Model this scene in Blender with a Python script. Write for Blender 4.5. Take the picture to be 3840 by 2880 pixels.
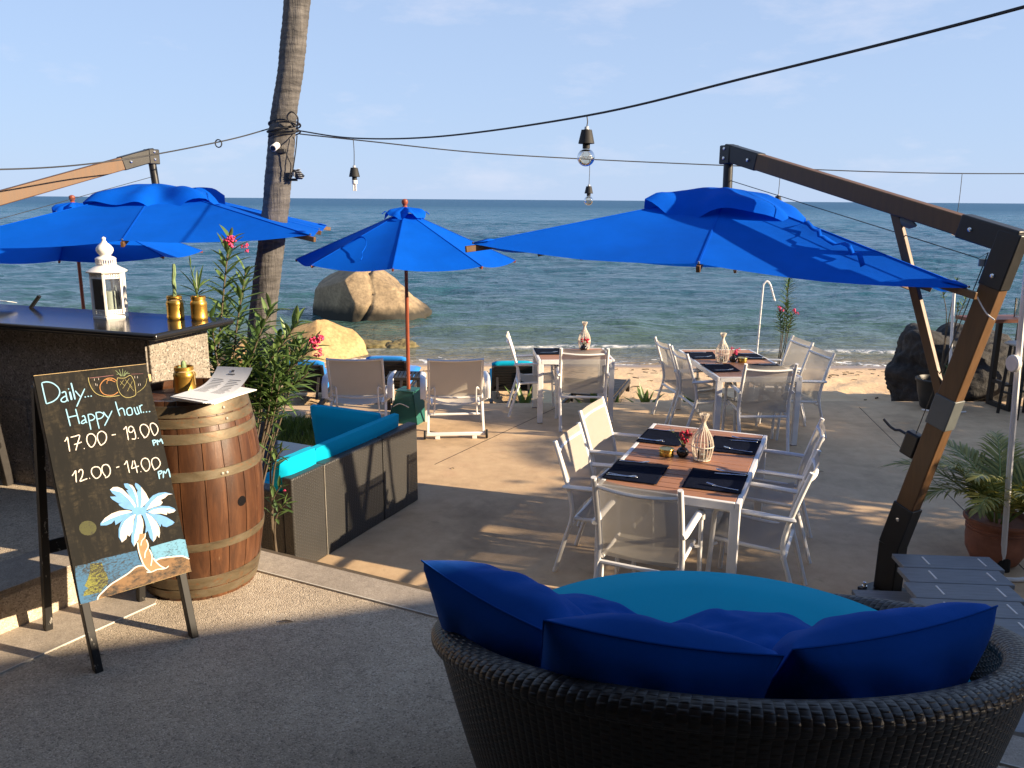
import bpy, math, random
import numpy as np
from mathutils import Vector, Matrix, noise as mnoise
from math import sin, cos, pi, radians, sqrt, atan2

for o in list(bpy.data.objects):
    bpy.data.objects.remove(o)
scene = bpy.context.scene
COL = scene.collection
random.seed(7)

# ------------------------------------------------------------------ camera
cam_d = bpy.data.cameras.new('camera')
cam_d.sensor_width = 36.0
cam_d.lens = 3110.0 / 3840.0 * 36.0
cam_d.clip_start = 0.05
cam_d.clip_end = 60000.0
cam = bpy.data.objects.new('camera', cam_d)
COL.objects.link(cam)
cam.location = (0, 0, 2.535)
_p, _r = radians(12.53), radians(0.42)
_fw = Vector((0, cos(_p), -sin(_p)))
_rt = Vector((1, 0, 0)) * cos(_r) + Vector((0, sin(_p), cos(_p))) * sin(_r)
_up = _rt.cross(_fw)
_m = Matrix((_rt, _up, -_fw)).transposed().to_4x4()
_m.translation = cam.location
cam.matrix_world = _m
scene.camera = cam

# ------------------------------------------------------------------ sky, sun, exposure
SUN_EL = radians(19.0)
SUN_AZ = radians(-17.0)            # from +x (the right), turned a little behind the camera
sun_dir = Vector((cos(SUN_AZ) * cos(SUN_EL), sin(SUN_AZ) * cos(SUN_EL), sin(SUN_EL)))
world = bpy.data.worlds.new('World')
scene.world = world
world.use_nodes = True
wn = world.node_tree
for n_ in list(wn.nodes):
    wn.nodes.remove(n_)
w_out = wn.nodes.new('ShaderNodeOutputWorld')
w_bg = wn.nodes.new('ShaderNodeBackground')
w_sky = wn.nodes.new('ShaderNodeTexSky')
w_sky.sky_type = 'NISHITA'
w_sky.sun_disc = False
w_sky.sun_elevation = SUN_EL
w_sky.sun_rotation = atan2(sun_dir.x, sun_dir.y)
w_sky.altitude = 0
w_sky.air_density = 1.0
w_sky.dust_density = 0.1
w_sky.ozone_density = 6.0
w_bg.inputs['Strength'].default_value = 0.070
# thin cloud wisps, everywhere in the sky
w_tc = wn.nodes.new('ShaderNodeTexCoord')
w_map = wn.nodes.new('ShaderNodeMapping')
w_map.inputs['Scale'].default_value = (1.0, 1.0, 3.2)
w_no = wn.nodes.new('ShaderNodeTexNoise')
w_no.inputs['Scale'].default_value = 5.0
w_no.inputs['Detail'].default_value = 7.0
w_no.inputs['Roughness'].default_value = 0.62
w_rmp = wn.nodes.new('ShaderNodeValToRGB')
w_rmp.color_ramp.elements[0].position = 0.54
w_rmp.color_ramp.elements[0].color = (0, 0, 0, 1)
w_rmp.color_ramp.elements[1].position = 0.80
w_rmp.color_ramp.elements[1].color = (0.5, 0.5, 0.5, 1)
w_mix = wn.nodes.new('ShaderNodeMix')
w_mix.data_type = 'RGBA'
w_mix.inputs['B'].default_value = (5.2, 5.2, 5.9, 1)
# sea haze thickening towards the horizon, all round
w_sep = wn.nodes.new('ShaderNodeSeparateXYZ')
w_inv = wn.nodes.new('ShaderNodeMath')
w_inv.operation = 'SUBTRACT'
w_inv.use_clamp = True
w_inv.inputs[0].default_value = 1.0
w_pow = wn.nodes.new('ShaderNodeMath')
w_pow.operation = 'POWER'
w_pow.inputs[1].default_value = 1.5
w_mul = wn.nodes.new('ShaderNodeMath')
w_mul.operation = 'MULTIPLY'
w_mul.inputs[1].default_value = 0.54
w_add = wn.nodes.new('ShaderNodeMath')
w_add.operation = 'ADD'
w_add.use_clamp = True
w_add.inputs[1].default_value = 0.36
w_hz = wn.nodes.new('ShaderNodeMix')
w_hz.data_type = 'RGBA'
w_hz.inputs['B'].default_value = (3.15, 4.0, 5.6, 1)
L_ = wn.links.new
L_(w_tc.outputs['Generated'], w_map.inputs['Vector'])
L_(w_map.outputs['Vector'], w_no.inputs['Vector'])
L_(w_no.outputs['Fac'], w_rmp.inputs['Fac'])
L_(w_rmp.outputs['Color'], w_mix.inputs['Factor'])
L_(w_tc.outputs['Generated'], w_sep.inputs[0])
L_(w_sep.outputs['Z'], w_inv.inputs[1])
L_(w_inv.outputs[0], w_pow.inputs[0])
L_(w_pow.outputs[0], w_mul.inputs[0])
L_(w_mul.outputs[0], w_add.inputs[0])
L_(w_add.outputs[0], w_hz.inputs['Factor'])
L_(w_sky.outputs['Color'], w_hz.inputs['A'])
L_(w_hz.outputs['Result'], w_mix.inputs['A'])
L_(w_mix.outputs['Result'], w_bg.inputs['Color'])
L_(w_bg.outputs['Background'], w_out.inputs['Surface'])

sun_d = bpy.data.lights.new('sun', 'SUN')
sun_d.energy = 5.0
sun_d.angle = radians(0.55)
sun_d.color = (1.0, 0.80, 0.55)
sun = bpy.data.objects.new('sun', sun_d)
COL.objects.link(sun)
sun.rotation_euler = sun_dir.to_track_quat('Z', 'Y').to_euler()

scene.view_settings.view_transform = 'Standard'
scene.view_settings.look = 'None'
scene.view_settings.exposure = 1.28
scene.view_settings.gamma = 1.0
scene.view_settings.use_curve_mapping = False
scene.render.engine = 'CYCLES'
try:
    scene.cycles.use_denoising = True
    scene.cycles.max_bounces = 8
    scene.cycles.transparent_max_bounces = 16
    scene.cycles.caustics_reflective = False
    scene.cycles.caustics_refractive = False
except Exception:
    pass

# ------------------------------------------------------------------ materials
M = {}


def newmat(name):
    m = bpy.data.materials.new(name)
    m.use_nodes = True
    M[name] = m
    return m, m.node_tree, m.node_tree.nodes['Principled BSDF']


def noise_node(nt, scale, detail=4.0, rough=0.55, vec=None, dist=0.0):
    n = nt.nodes.new('ShaderNodeTexNoise')
    n.inputs['Scale'].default_value = scale
    n.inputs['Detail'].default_value = detail
    n.inputs['Roughness'].default_value = rough
    n.inputs['Distortion'].default_value = dist
    if vec is not None:
        nt.links.new(vec, n.inputs['Vector'])
    return n


def coords(nt, kind='Object', scale=(1, 1, 1), rot=(0, 0, 0)):
    tc = nt.nodes.new('ShaderNodeTexCoord')
    mp = nt.nodes.new('ShaderNodeMapping')
    mp.inputs['Scale'].default_value = scale
    mp.inputs['Rotation'].default_value = rot
    nt.links.new(tc.outputs[kind], mp.inputs['Vector'])
    return mp.outputs['Vector']


def world_pos(nt):
    g = nt.nodes.new('ShaderNodeNewGeometry')
    return g.outputs['Position']


def ramp(nt, fac, stops):
    r = nt.nodes.new('ShaderNodeValToRGB')
    els = r.color_ramp.elements
    while len(els) < len(stops):
        els.new(0.5)
    for e, (p, c) in zip(els, stops):
        e.position = p
        e.color = (c[0], c[1], c[2], 1) if not isinstance(c, (int, float)) else (c, c, c, 1)
    nt.links.new(fac, r.inputs['Fac'])
    return r.outputs['Color']


def mixc(nt, fac, a, b, mode='MIX'):
    m = nt.nodes.new('ShaderNodeMix')
    m.data_type = 'RGBA'
    m.blend_type = mode
    for s, v in (('Factor', fac), ('A', a), ('B', b)):
        if isinstance(v, (int, float)):
            m.inputs[s].default_value = v if s == 'Factor' else (v, v, v, 1)
        elif isinstance(v, tuple):
            m.inputs[s].default_value = (v[0], v[1], v[2], 1)
        else:
            nt.links.new(v, m.inputs[s])
    return m.outputs['Result']


def math_n(nt, op, a, b=None, clamp=False):
    n = nt.nodes.new('ShaderNodeMath')
    n.operation = op
    n.use_clamp = clamp
    for i, v in enumerate((a, b)):
        if v is None:
            continue
        if isinstance(v, (int, float)):
            n.inputs[i].default_value = v
        else:
            nt.links.new(v, n.inputs[i])
    return n.outputs[0]


def bump(nt, bsdf, h, strength=0.5, dist=0.01):
    b = nt.nodes.new('ShaderNodeBump')
    b.inputs['Strength'].default_value = strength
    b.inputs['Distance'].default_value = dist
    nt.links.new(h, b.inputs['Height'])
    nt.links.new(b.outputs['Normal'], bsdf.inputs['Normal'])
    return b


def simple(name, c, rough=0.6, var=0.12, nscale=6.0, bstr=0.0, bscale=60.0, bdist=0.003, metal=0.0, spec=0.5,
           coat=0.0, stretch=(1, 1, 1), kind='Object'):
    m, nt, b = newmat(name)
    v = coords(nt, kind, stretch)
    n = noise_node(nt, nscale, 5, 0.6, v)
    lo = tuple(x * (1 - var) for x in c)
    hi = tuple(min(1, x * (1 + var)) for x in c)
    nt.links.new(ramp(nt, n.outputs['Fac'], [(0.3, lo), (0.7, hi)]), b.inputs['Base Color'])
    b.inputs['Roughness'].default_value = rough
    b.inputs['Metallic'].default_value = metal
    b.inputs['Specular IOR Level'].default_value = spec
    b.inputs['Coat Weight'].default_value = coat
    rr = math_n(nt, 'ADD', math_n(nt, 'MULTIPLY', n.outputs['Fac'], 0.25), rough - 0.12)
    nt.links.new(rr, b.inputs['Roughness'])
    if bstr:
        n2 = noise_node(nt, bscale, 4, 0.6, v)
        bump(nt, b, n2.outputs['Fac'], bstr, bdist)
    return m


def fabric(name, c, weave=900.0, transl=0.0, var=0.1, rough=0.85, fold=0.0, fscale=6.0, alpha=0.0, sheen=0.1, spec=0.25):
    m, nt, b = newmat(name)
    v = coords(nt, 'Object')
    n = noise_node(nt, 3.0, 5, 0.6, v)
    lo = tuple(x * (1 - var) for x in c)
    hi = tuple(min(1, x * (1 + var)) for x in c)
    col = ramp(nt, n.outputs['Fac'], [(0.3, lo), (0.7, hi)])
    nt.links.new(col, b.inputs['Base Color'])
    b.inputs['Roughness'].default_value = rough
    b.inputs['Specular IOR Level'].default_value = spec
    b.inputs['Sheen Weight'].default_value = sheen
    w = nt.nodes.new('ShaderNodeTexNoise')
    w.inputs['Scale'].default_value = weave
    nt.links.new(v, w.inputs['Vector'])
    h = w.outputs['Fac']
    if fold:
        f = noise_node(nt, fscale, 3, 0.5, v, 0.6)
        h = math_n(nt, 'ADD', math_n(nt, 'MULTIPLY', h, 0.04), math_n(nt, 'MULTIPLY', f.outputs['Fac'], fold))
        bump(nt, b, h, 0.5, 0.03)
    else:
        bump(nt, b, h, 0.25, 0.001)
    out = nt.nodes['Material Output']
    sh = b.outputs['BSDF']
    if transl:
        t = nt.nodes.new('ShaderNodeBsdfTranslucent')
        nt.links.new(col, t.inputs['Color'])
        mx = nt.nodes.new('ShaderNodeMixShader')
        mx.inputs['Fac'].default_value = transl
        nt.links.new(sh, mx.inputs[1])
        nt.links.new(t.outputs[0], mx.inputs[2])
        sh = mx.outputs[0]
    if alpha:
        t = nt.nodes.new('ShaderNodeBsdfTransparent')
        mx = nt.nodes.new('ShaderNodeMixShader')
        mx.inputs['Fac'].default_value = alpha
        nt.links.new(sh, mx.inputs[1])
        nt.links.new(t.outputs[0], mx.inputs[2])
        sh = mx.outputs[0]
    nt.links.new(sh, out.inputs['Surface'])
    return m


def glass(name, c=(0.9, 0.95, 0.95), tr=0.85, rough=0.03):
    m, nt, b = newmat(name)
    b.inputs['Base Color'].default_value = (c[0], c[1], c[2], 1)
    b.inputs['Roughness'].default_value = rough
    b.inputs['Specular IOR Level'].default_value = 0.8
    t = nt.nodes.new('ShaderNodeBsdfTransparent')
    t.inputs['Color'].default_value = (c[0], c[1], c[2], 1)
    g = nt.nodes.new('ShaderNodeBsdfGlossy')
    g.inputs['Roughness'].default_value = rough
    f = nt.nodes.new('ShaderNodeFresnel')
    f.inputs['IOR'].default_value = 1.45
    fr = math_n(nt, 'ADD', f.outputs[0], 1.0 - tr, True)
    mx = nt.nodes.new('ShaderNodeMixShader')
    nt.links.new(fr, mx.inputs['Fac'])
    nt.links.new(t.outputs[0], mx.inputs[1])
    nt.links.new(g.outputs[0], mx.inputs[2])
    nt.links.new(mx.outputs[0], nt.nodes['Material Output'].inputs['Surface'])
    return m


def weave(name, c, pu=0.022, pv=0.012, depth=0.004, rough=0.42):
    """woven flat synthetic rattan; UV is in metres"""
    m, nt, b = newmat(name)
    tc = nt.nodes.new('ShaderNodeTexCoord')
    sx = nt.nodes.new('ShaderNodeSeparateXYZ')
    nz = noise_node(nt, 9.0, 2, 0.5, tc.outputs['UV'])
    dv = nt.nodes.new('ShaderNodeVectorMath')
    dv.operation = 'MULTIPLY_ADD'
    nt.links.new(nz.outputs['Color'], dv.inputs[0])
    dv.inputs[1].default_value = (0.004, 0.004, 0)
    nt.links.new(tc.outputs['UV'], dv.inputs[2])
    nt.links.new(dv.outputs[0], sx.inputs[0])
    u = math_n(nt, 'DIVIDE', sx.outputs['X'], pu)
    v = math_n(nt, 'DIVIDE', sx.outputs['Y'], pv)
    fu = math_n(nt, 'SUBTRACT', math_n(nt, 'MULTIPLY', math_n(nt, 'FRACT', u), 2.0), 1.0)
    fv = math_n(nt, 'SUBTRACT', math_n(nt, 'MULTIPLY', math_n(nt, 'FRACT', v), 2.0), 1.0)
    par = math_n(nt, 'MODULO', math_n(nt, 'ADD', math_n(nt, 'FLOOR', u), math_n(nt, 'FLOOR', v)), 2.0)
    par = math_n(nt, 'ABSOLUTE', par)
    hu = math_n(nt, 'SUBTRACT', 1.0, math_n(nt, 'POWER', math_n(nt, 'ABSOLUTE', fu), 2.5))
    hv = math_n(nt, 'SUBTRACT', 1.0, math_n(nt, 'POWER', math_n(nt, 'ABSOLUTE', fv), 2.5))
    hH = math_n(nt, 'MULTIPLY', math_n(nt, 'MULTIPLY', hv, hu), par)
    hV = math_n(nt, 'MULTIPLY', math_n(nt, 'MULTIPLY', hu, 0.55), math_n(nt, 'SUBTRACT', 1.0, par))
    h = math_n(nt, 'MAXIMUM', hH, hV)
    n2 = noise_node(nt, 2.5, 4, 0.6, tc.outputs['UV'])
    ca = mixc(nt, n2.outputs['Fac'], tuple(x * 0.75 for x in c), tuple(x * 1.3 for x in c))
    nt.links.new(ca, b.inputs['Base Color'])
    b.inputs['Roughness'].default_value = rough
    b.inputs['Specular IOR Level'].default_value = 0.5
    bump(nt, b, h, 1.0, depth)
    return m


fabric('canopy_blue', (0.0008, 0.108, 0.66), transl=0.28, var=0.09, fold=0.14, fscale=2.2, sheen=0.0, spec=0.08)
fabric('vent_blue', (0.0008, 0.108, 0.66), transl=0.28, var=0.09, fold=0.25, fscale=5.0, sheen=0.0, spec=0.08)
fabric('pillow_blue', (0.001, 0.080, 0.42), var=0.08, fold=0.30, fscale=7.0, sheen=0.03, spec=0.1)
fabric('teal_canvas', (0.001, 0.36, 0.56), var=0.04, fold=0.05, fscale=3.0, sheen=0.03, spec=0.1)
fabric('sling', (0.50, 0.46, 0.40), weave=1400, transl=0.25, var=0.04, alpha=0.20, rough=0.7)
fabric('lounge_sling', (0.62, 0.56, 0.46), weave=1400, transl=0.2, var=0.04, rough=0.7)
fabric('placemat', (0.006, 0.009, 0.021), weave=400, var=0.2, fold=0.2, fscale=30.0, rough=0.95, sheen=0.0, spec=0.05)
fabric('lounger_pad', (0.01, 0.20, 0.62), var=0.06, fold=0.1)
simple('white_metal', (0.80, 0.79, 0.78), 0.38, 0.05, 9, 0.05, 200, 0.0005)
simple('white_paint', (0.78, 0.75, 0.72), 0.5, 0.06, 12, 0.1, 150, 0.001)
simple('black_metal', (0.013, 0.013, 0.014), 0.42, 0.25, 8, 0.1, 180, 0.0008)
simple('black_rubber', (0.010, 0.010, 0.011), 0.7, 0.2, 8)
simple('steel', (0.75, 0.75, 0.74), 0.22, 0.08, 20, metal=1.0)
simple('bracket_grey', (0.10, 0.11, 0.11), 0.5, 0.1, 10)
simple('galvanised', (0.52, 0.49, 0.43), 0.5, 0.25, 14, 0.25, 60, 0.001, metal=0.55)
simple('gold', (0.62, 0.36, 0.075), 0.36, 0.16, 14, 0.15, 90, 0.001, metal=0.85)
simple('twine', (0.52, 0.38, 0.2), 0.9, 0.2, 40)
simple('table_slat', (0.37, 0.175, 0.092), 0.5, 0.12, 5, 0.2, 40, 0.0008, stretch=(1, 14, 14))
simple('umbrella_wood', (0.115, 0.055, 0.019), 0.5, 0.18, 6, 0.2, 30, 0.001, stretch=(6, 6, 0.8))
simple('pole_wood', (0.24, 0.055, 0.022), 0.4, 0.25, 8, 0.1, 40, 0.001, stretch=(8, 8, 0.7))
simple('dark_wood', (0.020, 0.017, 0.016), 0.55, 0.25, 8, 0.3, 40, 0.001, stretch=(8, 1, 8))
simple('bar_wood', (0.17, 0.055, 0.028), 0.5, 0.25, 6, 0.2, 40, 0.001, stretch=(1, 9, 9))
simple('grey_plank', (0.20, 0.215, 0.235), 0.6, 0.18, 6, 0.35, 30, 0.0015, stretch=(1, 10, 10))
simple('green_paint', (0.012, 0.10, 0.083), 0.5, 0.2, 5, 0.2, 60, 0.001)
simple('paper', (0.80, 0.79, 0.78), 0.7, 0.03, 6)
simple('ink', (0.12, 0.12, 0.13), 0.8, 0.1, 6)
simple('terracotta', (0.30, 0.115, 0.065), 0.75, 0.3, 9, 0.3, 40, 0.002)
simple('soil', (0.03, 0.022, 0.016), 0.95, 0.4, 20, 0.8, 40, 0.01)
simple('pot_black', (0.016, 0.015, 0.015), 0.5, 0.25, 6, 0.1, 60, 0.001)
simple('rattan_white', (0.74, 0.66, 0.55), 0.6, 0.1, 20)
simple('ceramic_black', (0.010, 0.009, 0.010), 0.16, 0.2, 6)
simple('candle', (0.85, 0.8, 0.7), 0.5, 0.03, 6)
simple('brass_tin', (0.60, 0.42, 0.11), 0.3, 0.15, 15, 0.1, 90, 0.0008, metal=0.85)
simple('cactus', (0.19, 0.27, 0.12), 0.6, 0.25, 40, 0.5, 120, 0.002)
simple('cable', (0.012, 0.012, 0.013), 0.6, 0.2, 10)
simple('grey_plastic', (0.42, 0.43, 0.44), 0.45, 0.08, 10)
simple('black_granite', (0.012, 0.012, 0.013), 0.16, 0.3, 300, spec=0.6)
simple('glass_table', (0.035, 0.045, 0.065), 0.12, 0.1, 4, spec=0.7)
simple('thatch', (0.20, 0.15, 0.08), 0.95, 0.35, 20, 0.8, 30, 0.02)
simple('render_wall', (0.55, 0.52, 0.47), 0.9, 0.08, 3, 0.3, 40, 0.004)
simple('hall_paint', (0.16, 0.13, 0.10), 0.9, 0.1, 3, 0.3, 40, 0.004)
simple('flower_pink', (0.72, 0.055, 0.17), 0.6, 0.25, 60)
simple('flower_red', (0.52, 0.012, 0.05), 0.6, 0.3, 60)
simple('chalk_blue', (0.25, 0.47, 0.64), 0.95, 0.10, 200)
simple('chalk_white', (0.66, 0.60, 0.56), 0.95, 0.08, 200)
simple('chalk_yellow', (0.34, 0.30, 0.13), 0.95, 0.25, 300)
simple('chalk_orange', (0.36, 0.17, 0.065), 0.95, 0.25, 300)
simple('chalk_pink', (0.27, 0.12, 0.13), 0.95, 0.25, 300)
simple('chalk_green', (0.17, 0.22, 0.12), 0.95, 0.25, 300)
simple('paint_frond', (0.13, 0.30, 0.58), 0.9, 0.12, 40)
simple('paint_cream', (0.62, 0.57, 0.53), 0.9, 0.05, 40)
simple('paint_trunk', (0.30, 0.19, 0.10), 0.9, 0.15, 60)
glass('clear_glass')
glass('bulb_glass', (0.95, 0.9, 0.8), 0.88)
weave('wicker_black', (0.036, 0.0345, 0.033), 0.022, 0.012, 0.0022)
weave('wicker_brown', (0.026, 0.024, 0.023), 0.024, 0.013, 0.004, 0.45)
weave('wicker_rim', (0.030, 0.029, 0.030), 0.024, 0.0125, 0.0035, 0.38)


def leafmat(name, c1, c2, transl=0.25):
    m, nt, b = newmat(name)
    oi = nt.nodes.new('ShaderNodeNewGeometry')
    n = noise_node(nt, 9.0, 2, 0.5, coords(nt, 'Object'))
    f = math_n(nt, 'ADD', math_n(nt, 'MULTIPLY', oi.outputs['Random Per Island'], 0.7),
               math_n(nt, 'MULTIPLY', n.outputs['Fac'], 0.3))
    col = ramp(nt, f, [(0.15, c1), (0.85, c2)])
    nt.links.new(col, b.inputs['Base Color'])
    b.inputs['Roughness'].default_value = 0.42
    t = nt.nodes.new('ShaderNodeBsdfTranslucent')
    nt.links.new(col, t.inputs['Color'])
    mx = nt.nodes.new('ShaderNodeMixShader')
    mx.inputs['Fac'].default_value = transl
    nt.links.new(b.outputs[0], mx.inputs[1])
    nt.links.new(t.outputs[0], mx.inputs[2])
    nt.links.new(mx.outputs[0], nt.nodes['Material Output'].inputs['Surface'])
    return m


leafmat('oleander_leaf', (0.045, 0.095, 0.026), (0.17, 0.26, 0.075))
leafmat('palm_leaf', (0.13, 0.16, 0.028), (0.44, 0.39, 0.09))
leafmat('grass_blade', (0.07, 0.12, 0.018), (0.22, 0.26, 0.05), 0.35)
leafmat('agave_leaf', (0.05, 0.10, 0.02), (0.16, 0.24, 0.06))
leafmat('dark_leaf', (0.02, 0.05, 0.012), (0.07, 0.12, 0.03))
simple('stem_green', (0.22, 0.28, 0.08), 0.6, 0.2, 20)
simple('stem_brown', (0.10, 0.075, 0.05), 0.8, 0.25, 20)

# ------------------------------------------------------------------ mesh helpers


class MB:
    def __init__(self):
        self.v, self.f, self.uv = [], [], {}

    def add(self, verts, faces, uvs=None):
        o = len(self.v)
        self.v += [tuple(x) for x in verts]
        self.f += [tuple(i + o for i in fc) for fc in faces]
        if uvs is not None:
            for i, t in enumerate(uvs):
                self.uv[o + i] = t
        return self

    def box(self, c, s, rz=0.0, m=None):
        x, y, z = s[0] / 2, s[1] / 2, s[2] / 2
        P = [Vector((a * x, b * y, d * z)) for d in (-1, 1) for a, b in ((-1, -1), (1, -1), (1, 1), (-1, 1))]
        R = Matrix.Rotation(rz, 3, 'Z') if m is None else m
        P = [R @ p + Vector(c) for p in P]
        return self.add(P, [(3, 2, 1, 0), (4, 5, 6, 7), (0, 1, 5, 4), (1, 2, 6, 5), (2, 3, 7, 6), (3, 0, 4, 7)])

    def beam(self, a, b, w, h, up=(0, 0, 1), w2=None, h2=None):
        a, b = Vector(a), Vector(b)
        d = (b - a).normalized()
        s = d.cross(Vector(up))
        if s.length < 1e-4:
            s = d.cross(Vector((0, 1, 0)))
        s.normalize()
        u = s.cross(d)
        w2 = w if w2 is None else w2
        h2 = h if h2 is None else h2
        P = []
        for p, ww, hh in ((a, w, h), (b, w2, h2)):
            for i, j in ((-1, -1), (1, -1), (1, 1), (-1, 1)):
                P.append(p + s * (i * ww / 2) + u * (j * hh / 2))
        return self.add(P, [(3, 2, 1, 0), (4, 5, 6, 7), (0, 1, 5, 4), (1, 2, 6, 5), (2, 3, 7, 6), (3, 0, 4, 7)])

    def tube(self, path, r, n=8, cap=True, closed=False, flat=1.0, up=None):
        P = [Vector(p) for p in path]
        k = len(P)
        R = r if isinstance(r, (list, tuple)) else [r] * k
        vs, fs, prev = [], [], None
        for i, p in enumerate(P):
            if closed:
                d = P[(i + 1) % k] - P[i - 1]
            else:
                d = P[min(i + 1, k - 1)] - P[max(i - 1, 0)]
            d.normalize()
            if prev is None:
                a = Vector(up) if up else (Vector((0, 0, 1)) if abs(d.z) < 0.9 else Vector((0, 1, 0)))
            else:
                a = prev
            s = a - d * a.dot(d)
            s.normalize()
            prev = s
            t = d.cross(s)
            for j in range(n):
                an = 2 * pi * j / n
                vs.append(p + s * (cos(an) * R[i]) + t * (sin(an) * R[i] * flat))
        m = k if closed else k - 1
        for i in range(m):
            for j in range(n):
                a0, a1 = i * n + j, i * n + (j + 1) % n
                b0, b1 = ((i + 1) % k) * n + j, ((i + 1) % k) * n + (j + 1) % n
                fs.append((a0, a1, b1, b0))
        if cap and not closed:
            fs.append(tuple(range(n - 1, -1, -1)))
            fs.append(tuple((k - 1) * n + j for j in range(n)))
        return self.add(vs, fs)

    def lathe(self, prof, n=24, c=(0, 0, 0), a0=0.0, sx=1.0, sy=1.0):
        vs, fs = [], []
        for r, z in prof:
            for j in range(n):
                a = a0 + 2 * pi * j / n
                vs.append((c[0] + max(r, 1e-4) * cos(a) * sx, c[1] + max(r, 1e-4) * sin(a) * sy, c[2] + z))
        for i in range(len(prof) - 1):
            for j in range(n):
                fs.append((i * n + j, i * n + (j + 1) % n, (i + 1) * n + (j + 1) % n, (i + 1) * n + j))
        if prof[0][0] > 2e-4:
            fs.append(tuple(range(n - 1, -1, -1)))
        if prof[-1][0] > 2e-4:
            fs.append(tuple((len(prof) - 1) * n + j for j in range(n)))
        return self.add(vs, fs)

    def grid(self, fn, nu, nv, wrap=False, uvfn=None):
        vs, fs, uv = [], [], []
        for j in range(nv + 1):
            for i in range(nu + (0 if wrap else 1)):
                a, b = i / nu, j / nv
                vs.append(fn(a, b))
        w = nu if wrap else nu + 1
        for j in range(nv):
            for i in range(nu):
                i2 = (i + 1) % w
                fs.append((j * w + i, j * w + i2, (j + 1) * w + i2, (j + 1) * w + i))
        if uvfn:
            for j in range(nv + 1):
                for i in range(w):
                    uv.append(uvfn(i / nu, j / nv))
            return self.add(vs, fs, uv)
        return self.add(vs, fs)

    def prism(self, pts, z0, z1):
        n = len(pts)
        vs = [(p[0], p[1], z0) for p in pts] + [(p[0], p[1], z1) for p in pts]
        fs = [tuple(range(n - 1, -1, -1)), tuple(range(n, 2 * n))]
        fs += [(i, (i + 1) % n, n + (i + 1) % n, n + i) for i in range(n)]
        return self.add(vs, fs)

    def build(self, name, mat, parent=None, smooth=30.0, bevel=0.0, boxuv=False, seg=2, solid=0.0, kind=None):
        me = bpy.data.meshes.new(name)
        me.from_pydata(self.v, [], self.f)
        if boxuv or self.uv:
            lay = me.uv_layers.new(name='UVMap')
            dat = np.zeros(len(me.loops) * 2, dtype=np.float32)
            V = me.vertices
            for p in me.polygons:
                nrm = p.normal
                t = Vector((0, 0, 1)).cross(nrm)
                if t.length < 0.3:
                    t = Vector((1, 0, 0))
                t.normalize()
                bt = nrm.cross(t)
                for li in p.loop_indices:
                    vi = me.loops[li].vertex_index
                    if self.uv and vi in self.uv:
                        dat[2 * li], dat[2 * li + 1] = self.uv[vi]
                    else:
                        co = V[vi].co
                        dat[2 * li], dat[2 * li + 1] = co.dot(t), co.dot(bt)
            lay.data.foreach_set('uv', dat)
        me.materials.append(M[mat])
        if smooth:
            me.shade_smooth()
            me.set_sharp_from_angle(angle=radians(smooth))
        o = bpy.data.objects.new(name, me)
        COL.objects.link(o)
        if parent is not None:
            o.parent = parent
        if solid:
            md = o.modifiers.new('solid', 'SOLIDIFY')
            md.thickness = solid
            md.offset = 0
        if bevel:
            md = o.modifiers.new('bevel', 'BEVEL')
            md.width = bevel
            md.segments = seg
            md.limit_method = 'ANGLE'
            md.angle_limit = radians(40)
        if kind:
            o['kind'] = kind
        return o


def thing(name, label, cat, loc=(0, 0, 0), rz=0.0, group=None):
    o = bpy.data.objects.new(name, None)
    o.empty_display_size = 0.1
    COL.objects.link(o)
    o.location = loc
    o.rotation_euler = (0, 0, rz)
    return tag(o, label, cat, group)


def tag(o, label, cat, group=None):
    o['label'] = label
    o['category'] = cat
    if group:
        o['group'] = group
    return o


def dup(root, loc, rz, label=None, group=None):
    r = root.copy()
    COL.objects.link(r)
    r.location = loc
    r.rotation_euler = (0, 0, rz)
    if label:
        r['label'] = label
    if group:
        r['group'] = group
    for ch in list(root.children):
        c = ch.copy()
        COL.objects.link(c)
        c.parent = r
        for g in list(ch.children):
            d = g.copy()
            COL.objects.link(d)
            d.parent = c
    return r


def V3(*a):
    return Vector(a)


def lerp(a, b, t):
    return a + (b - a) * t


def smooth_path(pts, n=6):
    P = [Vector(p) for p in pts]
    out = []
    for i in range(len(P) - 1):
        p0, p1, p2, p3 = P[max(i - 1, 0)], P[i], P[i + 1], P[min(i + 2, len(P) - 1)]
        for k in range(n):
            t = k / n
            out.append(0.5 * ((2 * p1) + (p2 - p0) * t + (2 * p0 - 5 * p1 + 4 * p2 - p3) * t * t +
                              (3 * p1 - p0 - 3 * p2 + p3) * t ** 3))
    out.append(P[-1])
    return out


def nz(x, y, z=0.0):
    return mnoise.noise(Vector((x, y, z)))


def fbm(p, oct=4):
    s, a, f = 0.0, 1.0, 1.0
    for _ in range(oct):
        s += a * mnoise.noise(p * f)
        a *= 0.5
        f *= 2.03
    return s

# ------------------------------------------------------------------ surface materials of the setting


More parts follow.
